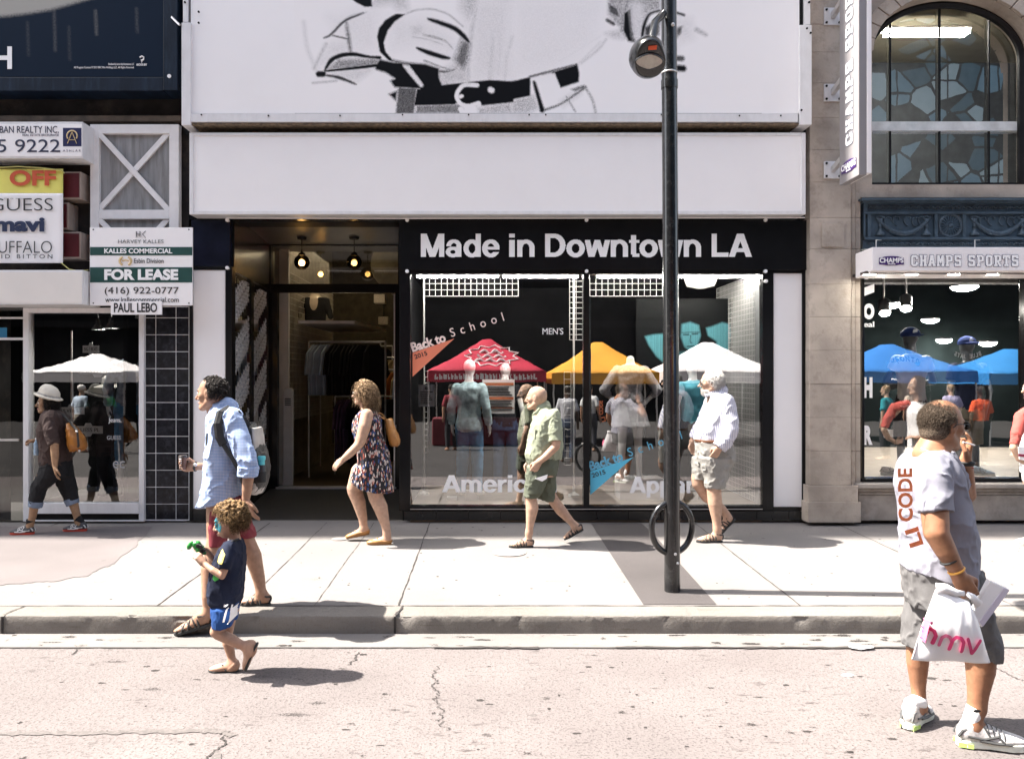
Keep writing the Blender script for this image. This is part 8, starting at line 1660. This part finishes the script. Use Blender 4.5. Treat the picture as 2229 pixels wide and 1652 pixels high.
dl = T('dome_light', 'round white dome light shade under the ceiling of the second display window', 'light', W(1525, 618, 10.2)); MB().lathe(W(1525, 628, 10.2), [(.05, 0), (.17, .03), (.2, .1), (.21, .16)], n=24).build('shade', mat('white_shade', (.75, .73, .7), .4, emit=(1, .9, .75), es=.4, var=0), dl, smooth='auto'); MB().tube([W(1525, 628, 10.2)+Vector((0, 0, .16)), W(1525, 628, 10.2)+Vector((0, 0, .4))], .01, 6).build('stem', M_steel, dl)
# mannequins
M_man = mat('mannequin_white', (.78, .76, .75), .35, var=.02)
def mannequin(label, px, pyfoot, Y, hgt, yaw, clothes, head=True, arms='down', skinm=M_man, legs_apart=.1, hat=None, vox=.011, zb=None):
    base = W(px, pyfoot, Y); k = hgt/1.75; f, lft, up = frame_axes(yaw); P = lambda a, b_, c: base+f*a*k+lft*b_*k+up*c*k
    g = T('mannequin', label, 'mannequin', base); b = SDF(); F_, L_ = V(*f), V(*lft)
    if head: h_ = Head(P(.01, 0, 1.63), yaw, 0, .95*k); b.el(h_.p(-.01, 0, .03), [q*k for q in (.095, .075, .09)], h_.axes()); b.el(h_.p(.025, 0, -.04), [q*k for q in (.06, .055, .075)], h_.axes(), .03); b.ch([h_.p(.09, 0, .01), h_.p(.11, 0, -.035)], [.008, .012], .02)
    b.ch([P(-.01, 0, 1.52 if not head else 1.56), P(-.02, 0, 1.42)], [.05*k, .06*k])
    rows = [(tuple(P(-.02, 0, z)), a*k, c*k) for z, a, c in ((.86, .11, .165), (.98, .095, .14), (1.12, .09, .125), (1.26, .105, .15), (1.38, .1, .175), (1.43, .06, .11), (1.46, .045, .06))]; b.loft(rows, F_, L_)
    paths = []
    for t in (-1, 1):
        if arms == 'hips': pt_ = [P(-.02, t*.165, 1.38), P(-.05, t*.33, 1.14), P(.07, t*.19, .98)]
        elif arms == 'crossed': pt_ = [P(-.02, t*.165, 1.38), P(.02, t*.27, 1.14), P(.17, -t*.06, 1.12+.03*t)]
        else: pt_ = [P(-.02, t*.165, 1.38), P(-.04, t*.24, 1.12), P(.05, t*.25, .88)]
        paths.append(pt_); b.ch(pt_, [.045*k, .036*k, .024*k]); d_ = pt_[2]-pt_[1]
        hand(b, pt_[2], d_ if arms == 'down' else (f*.3-lft*t*.8-up*.2), lft*-t if arms == 'down' else -f, f if arms == 'down' else up, .9*k, (12, 18, 12))
        b.ch([P(0, t*.085, .88), P(.02, t*legs_apart, .48), P(-.01, t*(legs_apart+.01), .08)], [.08*k, .05*k, .034*k]); Foot(P(-.06, t*(legs_apart+.01), .0), P(.18, t*(legs_apart+.04), .0)).add(b)
    b.build('figure', skinm, g, vox, 1)
    if 'top' in clothes:
        m_, sl_, hem = clothes['top']; s = SDF(); rr = [(c, a+.016, d+.018) for c, a, d in rows if c[2] > P(0, 0, hem).z-.02]; bz = P(-.02, 0, hem); s.loft([(tuple(bz), .115*k, .165*k)]+[r for r in rr if r[0][2] > bz.z+.02], F_, L_)
        for t, pt_ in zip((-1, 1), paths):
            q = [pt_[0], pt_[1], pt_[2]]; 
            if sl_ <= 1: s.ch([q[0], q[0].lerp(q[1], sl_)], [.07*k, .062*k], cut1=True)
            else: s.ch([q[0], q[1], q[1].lerp(q[2], sl_-1)], [.068*k, .058*k, .045*k], cut1=True)
        s.fold(.01, (10, 10, 8), int(px)); o = s.build('top', m_, g, vox, 1)
    if 'legs' in clothes:
        m_, ln = clothes['legs']; s = SDF(); s.loft([(tuple(P(-.01, 0, z)), a*k, c*k) for z, a, c in ((.8, .125, .175), (.9, .125, .175), (1.0, .11, .15))], F_, L_)
        for t in (-1, 1): s.ch([P(0, t*.085, .86), P(.02, t*legs_apart, .48), P(-.01, t*(legs_apart+.01), ln)] if ln < .48 else [P(0, t*.085, .86), P(.015, t*legs_apart, ln)], [.098*k, .075*k, .06*k] if ln < .48 else [.1*k, .085*k], cut1=True)
        s.fold(.008, (10, 10, 6), 3); s.build('trousers', m_, g, vox, 1)
    if 'skirt' in clothes:
        m_, ln = clothes['skirt']; s = SDF(); s.loft([(tuple(P(0, 0, ln)), .2*k, .24*k), (tuple(P(0, 0, .85)), .15*k, .2*k), (tuple(P(0, 0, 1.0)), .105*k, .15*k)], F_, L_); s.fold(.016, (14, 14, 2), 2); s.build('skirt', m_, g, vox, 1)
    return g, P, paths
M_jean = cloth('jeans', (.12, .3, .52), var=.3); M_teal = cloth('teal_print_jersey', (.5, .64, .7), var=.5, scale=14)
mannequin('mannequin in a pale hooded top and blue jeans in the first display window', 1022, 1078, 9.95, 1.70, -75, {'top': (M_teal, 1.85, .82), 'legs': (M_jean, .05)})
mannequin('mannequin in a black top and dark jeans behind the hanging poster', 1100, 1060, 10.9, 1.7, -80, {'top': (MT((.02, .02, .022)), .5, .85), 'legs': (MT((.03, .06, .12)), .05)}, skinm=M_man)
mannequin('headless white mannequin in a grey sweater and pale skirt with hands on hips', 1372, 1046, 9.95, 1.74, -85, {'top': (cloth('grey_sweater', (.33, .32, .34), var=.3, scale=40), 1.45, .98), 'skirt': (cloth('pale_skirt', (.48, .47, .5)), .68)}, head=False, arms='hips')
mannequin('mannequin in a turquoise top and black trousers beside the lamp post', 1507, 1074, 10.0, 1.7, -100, {'top': (MT((.12, .45, .58)), .4, .85), 'legs': (MT((.015, .015, .017)), .05)})
# white framed window: street name plates, lamps, two dressed figures
for txt, x0, y0, x1, y1 in (('BIG 7 BLVD', 180, 746, 215, 774), ('MAVI AVE', 172, 792, 252, 821), ('SILVER ST', 127, 880, 183, 908), ('GUESS PL', 160, 921, 223, 950)):
    Yn = 9.75; g = T('street_name_plate', 'white street name plate reading '+txt.title()+' hanging in the white framed window', 'sign', W((x0+x1)/2, y1, Yn), 'street name plates in the white framed window'); h_ = y1-y0; w_ = x1-x0; ym0, ym1 = y0+h_*.22, y1-h_*.22
    MB().prism([W(x, y, Yn) for x, y in ((x0, ym0), (x0+w_*.36, ym0), (x0+w_*.42, y0), (x0+w_*.58, y0), (x0+w_*.64, ym0), (x1, ym0), (x1, ym1), (x0+w_*.64, ym1), (x0+w_*.58, y1), (x0+w_*.42, y1), (x0+w_*.36, ym1), (x0, ym1))], (0, .01, 0)).build('plate', mat('plate_white', (.66, .66, .66), .4, var=.05), g)
    ptext(txt, x0+w_*.1, ym0+h_*.14, x1-w_*.1, ym1-h_*.14, Yn-.003, M_ink, g)
g = T('sign_pole', 'thin steel pole carrying the street name plates in the white framed window', 'pole', W(156, 1090, 9.8)); MB().tube([W(156, 1094, 9.8), W(156, 720, 9.8)], .012, 8).build('pole', M_steel, g)
for px, py, lab in ((214, 718, 'steel dome lamp in the white framed window, nearer the name plates'), (243, 715, 'steel dome lamp in the white framed window, nearer the tiled pier')):
    g = T('dome_lamp', lab, 'light', W(px, py, 10.0), 'steel dome lamps'); c = W(px, py, 10.0); MB().lathe(c, [(.085, 0), (.075, .03), (.04, .07), (.03, .13), (.02, .15)], n=20, cap=False).build('shade', mat('polished_steel', (.7, .7, .72), .15, .9), g, smooth='auto'); MB().lathe(c+Vector((0, 0, .01)), [(.05, 0), (.05, .01)], n=16).build('bulb', M_tube, g); MB().tube([c+Vector((0, 0, .15)), c+Vector((0, 0, .4))], .008, 6).build('cord', M_rubber, g)
g, P_, pa = mannequin('dark dressed mannequin with a pale brimmed hat in the white framed window', 240, 1090, 10.2, 1.55, -120, {'top': (MT((.015, .015, .017)), 1.9, .82), 'legs': (MT((.02, .02, .022)), .05)}, skinm=mat('mannequin_black', (.012, .012, .013), .3))
h_ = T('hat', 'pale grey brimmed hat on the dark mannequin', 'hat', P_(0, 0, 1.68)); MB().lathe(P_(.02, 0, 1.66), [(.19, -.02), (.185, -.01), (.1, .02), (.095, .1), (.06, .13), (.01, .125)], n=24).build('hat_body', cloth('grey_felt', (.45, .43, .4)), h_, smooth='auto')
mannequin('mannequin in a pale denim jacket and jeans beside the tiled pier', 284, 1045, 9.9, 1.8, -110, {'top': (cloth('acid_denim', (.36, .42, .5), var=.6, scale=12), 1.9, .9), 'legs': (M_jean, .2)})
gw = T('window_words', 'faint white brand words low on the white framed window', 'lettering', W(236, 920, 9.44)); ptext('Jeans,', 236, 909, 264, 922, 9.444, M_wletter, gw); ptext('GUESS', 233, 948, 263, 957, 9.444, mat('grey_vinyl', (.4, .4, .42), .5, var=0), gw); ptext('ec', 246, 1003, 272, 1019, 9.444, MATS['grey_vinyl'], gw)
# sports shop window
M_wt = cloth('white_tshirt', (.80, .79, .8), var=.03)
g, P_, pa = mannequin('mannequin in a white team shirt with crossed arms in the sports shop window', 1982, 1046, 9.98, 1.9, -88, {'top': (M_wt, .45, .85), 'legs': (MT((.05, .05, .06)), .5)}, arms='crossed', skinm=mat('mannequin_grey', (.07, .08, .09), .4))
tp_ = [c for c in g.children if c.name.startswith('top')][0]
def arc_text(txt, cx, cy, wpx, hpx, Y, m, par, tgt, sag=5, mirror=False):
    n_ = len(txt); mb = MB()
    for i, ch_ in enumerate(txt):
        if ch_ == ' ': continue
        t = (i+.5)/n_*2-1; x = cx+t*wpx/2*(-1 if mirror else 1); y = cy+sag*t*t; a = W(x, y, Y); ang = -t*.35; u = Vector((math.cos(ang), 0, math.sin(ang)))*(-1 if mirror else 1); v = Vector((-math.sin(ang), 0, math.cos(ang))); text_mb(ch_, a-u*.02, u, v, wpx/n_*.78*Y/FD, hpx*Y/FD, bold=.03, ext=.0003, m=mb, res=3)
    o = mb.build('team_lettering', m, par); project(o, tgt, .004, 0)
M_tblue = mat('blue_team_print', (.03, .16, .36), .6, var=0)
arc_text('TORONTO', 1982, 786, 62, 11, 9.7, M_tblue, g, tp_, 7)
MB().prism([W(x, y, 9.83) for x, y in ((1990, 790), (2004, 787), (2001, 797), (1996, 796))], (0, .01, 0)).build('team_mark', M_tblue, g)
g2, P2_, pa2 = mannequin('mannequin in a navy team shirt and khaki shorts in the sports shop', 2105, 1060, 10.9, 2.05, -92, {'top': (MT((.012, .016, .04)), .5, .9), 'legs': (MT((.20, .18, .14)), .5)}, skinm=MATS['mannequin_grey'])
arc_text('BLUE JAYS', 2106, 781, 62, 10, 10.5, M_wletter, g2, [c for c in g2.children if c.name.startswith('top')][0], -8, True)
for gg, PP, lab in ((g, P_, 'royal blue baseball cap with a white front mark on the white shirted mannequin'), (g2, P2_, 'royal blue baseball cap on the dark shirted mannequin')):
    h_ = T('cap', lab, 'cap', PP(0, 0, 1.7), 'caps on the mannequins'); s = SDF(); c = PP(.0, 0, 1.68); s.el(c, (.115, .115, .1), None, .01); s.cut(c-Vector((0, 0, .02)), (0, 0, -1)); s.el(c+Vector((0, -.13, -.005)), (.085, .11, .012), None, .01); s.build('cap_body', cloth('royal_blue_cap', (.015, .035, .15)), h_, .008, 1); MB().prism([c+Vector((a, -.112, b_)) for a, b_ in ((-.03, .02), (.03, .03), (.02, .065), (-.02, .06))], (0, .008, 0)).build('cap_mark', M_wletter, h_)
for px, py, lab, ang in ((1926, 682, 'lit grey spotlight in the sports shop, hanging lower', -.35), (1972, 672, 'lit grey spotlight in the sports shop, hanging higher', -.5)):
    c = W(px, py, 10.6); ax_ = Vector((.5*ang*-1.2, .55, .8)).normalized(); g = T('spotlight', lab, 'light', c, 'spotlights in the sports shop'); MB().lathe(c, [(.07, 0), (.075, .02), (.075, .2), (.06, .22)], ax_, 18).build('housing', mat('grey_spot', (.2, .2, .2), .4), g, smooth='auto'); MB().lathe(c-ax_*.004, [(.062, 0), (.062, .004)], ax_, 18).build('lamp_face', emis('spot_face', (1, .95, .85), 130), g); MB().tube([c+ax_*.22, c+ax_*.22+Vector((0, 0, .3))], .012, 6).build('stem', M_steel, g)
for i, (px, py, Y, r_) in enumerate(((2099, 626, 11.2, .17), (1943, 663, 11.6, .14), (2025, 697, 13, .13), (2055, 741, 13.4, .12), (2150, 747, 13.2, .13))):
    c = W(px, py, Y); g = T('ceiling_lamp', ('lit oval ceiling lamp in the sports shop, nearest the glass', 'lit oval ceiling lamp behind the spotlights', 'small lit ceiling lamp between the two mannequins', 'lit ceiling lamp deep in the sports shop, lowest of all', 'lit flat ceiling lamp beside the navy shirted mannequin')[i], 'light', c); MB().lathe(c, [(r_*.3, -.05), (r_*.8, -.03), (r_, 0), (r_, .01)], n=20).build('diffuser', emis('shop_lamp', (1, .95, .85), 90), g, smooth='auto'); MB().lathe(c+Vector((0, 0, .011)), [(r_*1.05, 0), (r_*1.05, .03)], n=20).build('trim', M_blackm, g)
for px, py, lab, mu in ((1930, 1030, 'pair of white running shoes on the floor of the sports shop window', M_shoe), (2126, 1028, 'grey and blue running shoe on the floor of the sports shop window', mat('blue_grey_upper', (.16, .24, .32), .7, var=.3, scale=40))):
    g = T('running_shoe', lab, 'shoe', W(px, py, 9.95)); f = Foot(W(px-14, py+1, 9.95), W(px+40, py+4, 9.8)); f.o.z = zt(1044)+.005; f.d.z = 0; sneaker(f, g, mu, M_wsole, M_dtrim)
# ================================================================== ENTRANCE LAMPS AND SALES FLOOR
for px, lab, lit in ((657, 'dark glass globe pendant lamp with a glowing amber bulb, nearer the lettered glass', 1), (771, 'dark glass globe pendant lamp, nearer the black column', .35)):
    c = W(px, 571, 11.1); g = T('pendant_lamp', lab, 'light', c, 'globe lamps in the entrance'); MB().ball(c, .108, 28).build('globe', glass('smoked_globe', .05, (.16, .13, .1)), g, smooth=True); MB().ball(c-Vector((0, 0, .01)), .042, 14).build('bulb', emis('amber_bulb' if lit == 1 else 'dim_bulb', (1, .62, .2), 45 if lit == 1 else 9), g, smooth=True); MB().lathe(c+Vector((0, 0, .095)), [(.05, 0), (.04, .03), (.012, .05)], n=16).tube([c+Vector((0, 0, .14)), (c.x, c.y, zc)], .006, 6).build('cord', M_blackm, g); MB().lathe((c.x, c.y, zc-.03), [(.06, 0), (.07, .03)], n=16).build('canopy', M_blackm, g)
g = T('wire_wall', 'pale wire grid wall inside the shop behind the entrance', 'wire rack', (-3.2, 12.6, .5)); wire_grid((-3.12, 12.25, 1.25), (0, 1, 0), (0, 0, 1), 3.6, 2.3, 40, 24, .005).build('mesh', mat('aged_wire', (.45, .42, .36), .5), g); MB().box(-3.2, -3.06, 12.12, 12.2, .29, 4).build('end_post', mat('pale_post', (.55, .52, .48), .5), g)
g = T('wall_panel', 'dull white panel behind the wire grid wall inside the shop', 'panel', (-3.5, 14, .3)); MB().box(-3.32, -3.22, 12.3, 16, .3, 4.2).build('board', mat('aged_panel', (.22, .19, .15), .6, var=.3), g)
c = W(626, 1057, 12.0); g = T('security_pedestal', 'tall pale security pedestal just inside the shop entrance', 'pedestal', c); MB().prism([(c.x-.075, 12, c.z), (c.x+.075, 12, c.z), (c.x+.085, 12, c.z+1.42), (c.x+.06, 12, c.z+1.47), (c.x-.05, 12, c.z+1.47), (c.x-.07, 12, c.z+1.42)], (.0, .06, 0)).build('panel', mat('pale_plastic', (.5, .48, .45), .5), g, bevel=.01); m_ = MB(); [m_.box(c.x-.04, c.x+.05, 11.992, 11.998, c.z+1.3-.03*k, c.z+1.315-.03*k) for k in range(4)]; m_.build('print', M_ink, g)
g = T('wall_shelf', 'white wedge shelf on the shop wall under the black bust', 'shelf', (-2.9, 13.6, 2.8)); MB().prism([(-3.1, 12.9, 2.79), (-2.2, 13.0, 2.79), (-2.0, 15.4, 2.79), (-3.1, 15.4, 2.79)], (0, 0, .05)).build('board', M_whitewood, g)
g, P_, pa = mannequin('half figure mannequin in a black low necked top on the wall shelf', 686, 1000, 13.5, 1.62, -70, {'top': (MT((.012, .012, .013)), 1.4, .95)}, head=False, skinm=mat('mannequin_cream', (.5, .42, .33), .4)) if 0 else (None, None, None)
c = Vector((xt(686, 13.5), 13.5, 2.845)); g = T('bust_form', 'bust form in a black low necked top on the wall shelf', 'mannequin', c); s = SDF(); s.loft([(tuple(c+Vector((0, 0, z))), a, b_) for z, a, b_ in ((0, .16, .1), (.12, .17, .11), (.3, .2, .12), (.4, .17, .1), (.45, .08, .07), (.58, .05, .05))], V(1, 0, 0), V(0, 1, 0)); s.build('form', mat('mannequin_cream', (.5, .42, .33), .4), g, .009, 1); s = SDF(); s.loft([(tuple(c+Vector((0, 0, z))), a, b_) for z, a, b_ in ((-.0, .175, .115), (.12, .185, .125), (.3, .215, .135), (.42, .18, .11))], V(1, 0, 0), V(0, 1, 0)); s.el(c+Vector((0, -.12, .36)), (.07, .1, .16), None, .02, 's'); s.ch([c+Vector((-.19, 0, .36)), c+Vector((-.27, -.05, .1))], [.06, .05]); s.ch([c+Vector((.19, 0, .36)), c+Vector((.27, -.05, .1))], [.06, .05]); s.build('black_top', MT((.012, .012, .013)), g, .009, 1)
rnd = random.Random(12)
def garment_mesh(m, L_, w_): return MB().prism([(0, -w_/2, -.14), (0, -w_*.18, 0), (0, w_*.18, 0), (0, w_/2, -.14), (0, w_*.62, -.5), (0, w_*.42, -.48), (0, w_*.4, -L_), (0, -w_*.4, -L_), (0, -w_*.42, -.48), (0, -w_*.62, -.5)], (.035, 0, 0)).build('garment', m, None, bevel=.012)
cols = {'pale blue': (.28, .34, .44), 'black': (.012, .012, .014), 'rust orange': (.45, .15, .04), 'tan': (.38, .28, .16), 'purple print': (.12, .07, .13), 'dark green': (.03, .05, .03)}
for lab, x0, y, z, n_, cn, L_ in (('rail of pale blue shirts near the entrance', -2.85, 13.0, 2.45, 14, ('pale blue',)*4+('black',)*10, .82), ('rail of rust orange tops deeper inside', -2.75, 16.2, 2.5, 9, ('rust orange', 'black', 'rust orange', 'dark green', 'rust orange', 'tan', 'black', 'black', 'black'), .6), ('rail of tan tops deep inside', -2.0, 15.3, 2.25, 8, ('tan',)*6+('black',)*2, .8), ('rail of red and purple tops beyond the door handle', -1.9, 13.9, 2.0, 8, ('rust orange', 'purple print', 'black', 'rust orange', 'tan', 'pale blue', 'black', 'purple print'), .7), ('high rail of mixed tops along the wire grid wall', -3.0, 14.6, 2.5, 12, ('tan', 'black', 'dark green', 'pale blue', 'black', 'tan', 'rust orange', 'black', 'pale blue', 'black', 'tan', 'black'), .75), ('low rail of printed trousers', -2.5, 13.4, 1.55, 12, ('purple print', 'purple print', 'purple print', 'black', 'black', 'black', 'purple print', 'black', 'black', 'black', 'black', 'black'), 1.05)):
    g = T('clothes_rail', lab, 'clothes rail', (x0, y, .29), 'clothes rails'); MB().tube([(x0-.1, y, z+.05), (x0+n_*.075+.1, y, z+.05)], .014, 8).build('bar', M_steel, g); lm = MB(); [lm.tube([(xx, y, .29), (xx, y, z+.05)], .014, 8) for xx in (x0-.1, x0+n_*.075+.1)]; lm.each('upright', M_steel, g)
    first = {}
    for k in range(n_):
        c_ = cn[k]; 
        if c_ not in first: o = garment_mesh(MT(cols[c_]), L_, .48); first[c_] = o
        else: o = first[c_].copy(); link(o)
        o.location = (x0+k*.075, y+rnd.uniform(-.03, .03), z+.0); o.rotation_euler = (0, 0, rnd.uniform(-.25, .25)-.5); tag(o, c_+' garment on the '+lab[:60].rsplit(' ', 1)[0] if 0 else c_+' garment hanging on the '+lab.split(' of ')[0]+' of '+lab.split(' of ')[1], 'garment', 'garments on the '+lab)
for k, (px, py, Y, lab) in enumerate(((826, 650, 14.0, 'square pale speaker under the shop ceiling nearer the door'), (834, 698, 16.0, 'square pale speaker deeper under the shop ceiling'))):
    c = W(px, py, Y); g = T('speaker', lab, 'speaker', c, 'speakers under the shop ceiling'); MB().box(c.x-.1, c.x+.1, c.y, c.y+.2, c.z-.08, c.z+.08).build('cabinet', mat('pale_grille', (.45, .4, .33), .7, var=.3, scale=50), g, bevel=.01); MB().tube([c+Vector((0, .1, .08)), (c.x, c.y+.1, 5.2)], .012, 6).build('stem', M_blackm, g)
g = T('air_duct', 'large round air duct under the shop ceiling', 'duct', (-1.6, 14, 3.7)); m_ = MB()
m_.tube([(-1.55, 13.2, 3.8), (-1.55, 19, 3.8)], .42, 24); [m_.tube([(-1.55+.425*math.cos(t), 13.3+.45*k, 3.8+.425*math.sin(t)) for t in np.linspace(0, 2*math.pi, 24, endpoint=False)], .012, 5, closed=True) for k in range(12)]; m_.build('duct', mat('duct_metal', (.2, .17, .1), .5, var=.3), g, smooth='auto')
for k, (x, y) in enumerate(((-2.6, 13.0), (-.9, 14.2), (-2.6, 16.6), (-.8, 17.4))):
    g = T('strip_light', ('warm strip light nearest the door above the wire grid wall', 'warm strip light nearest the door on the other side of the duct', 'warm strip light deep in the shop above the rails', 'warm strip light deep in the shop near the far wall')[k], 'light', (x, y, 4.6), 'warm strip lights in the shop'); MB().box(x-.5, x+.5, y-.05, y+.05, 4.55, 4.6).build('diffuser', emis('warm_strip', (1, .8, .5), 11), g); MB().box(x-.52, x+.52, y-.07, y+.07, 4.602, 4.66).build('housing', M_blackm, g)
g = T('paper_bag', 'tan paper bag standing on a dark stand inside the shop', 'bag', W(792, 985, 12.8)); c = W(792, 985, 12.8); MB().box(c.x-.12, c.x+.12, c.y, c.y+.1, c.z, c.z+.32).build('bag_body', mat('kraft_paper', (.3, .18, .07), .8), g, bevel=.01); MB().box(c.x-.2, c.x+.2, c.y-.1, c.y+.3, .29, c.z-.001).build('stand', M_dark, g)
# ------------------------------------------------------------------ pieces of parts hang one level deeper
bpy.context.view_layer.update()
SUB = {'iris': 'eye', 'glasses_lens': 'glasses_frame', 'shoe_sole': 'shoe_upper', 'shoe_trim': 'shoe_upper', 'sole_accent': 'shoe_upper', 'sandal_straps': 'sandal_sole', 'sandal_webbing': 'sandal_sole', 'flip_flop_strap': 'flip_flop_sole', 'bow': 'flat_shoe', 'watch_face': 'watch_strap', 'logo_word': 'logo', 'logo_mark': 'logo', 'collar': 'shirt', 'chest_pocket': 'shirt', 'cuff': 'shirt', 'sleeve_cuff': 'shirt', 'cargo_pocket': 'shorts', 'neckband': 't_shirt', 'shirt_print': 't_shirt', 'shorts_stripe': 'shorts', 'bag_lettering': 'bag_body', 'lens': 'lamp_housing', 'lens_rim': 'lamp_housing', 'sticker': 'lamp_housing', 'bracket_arm': 'bracket_plate', 'bracket_bolt': 'bracket_plate', 'team_lettering': 'top', 'team_mark': 'top', 'cup_print': 'cup_body', 'window_pane': 'window_frame', 'arch_pane': 'arch_window_frame', 'bulb': 'globe', 'sock_mark': 'sock', 'bag_buckle': 'bag_strap'}
def centre(o): return sum((Vector(c) for c in o.bound_box), Vector())/8
for th in [o for o in C.objects if o.parent is None and o.type == 'EMPTY']:
    kids = list(th.children); by = {}
    for k_ in kids: by.setdefault(k_.name.split('.')[0], []).append(k_)
    for a_, b_ in SUB.items():
        for k_ in by.get(a_, []):
            if by.get(b_):
                k_.parent = min(by[b_], key=lambda q: (centre(q)-centre(k_)).length); k_.matrix_parent_inverse = Matrix.Identity(4)
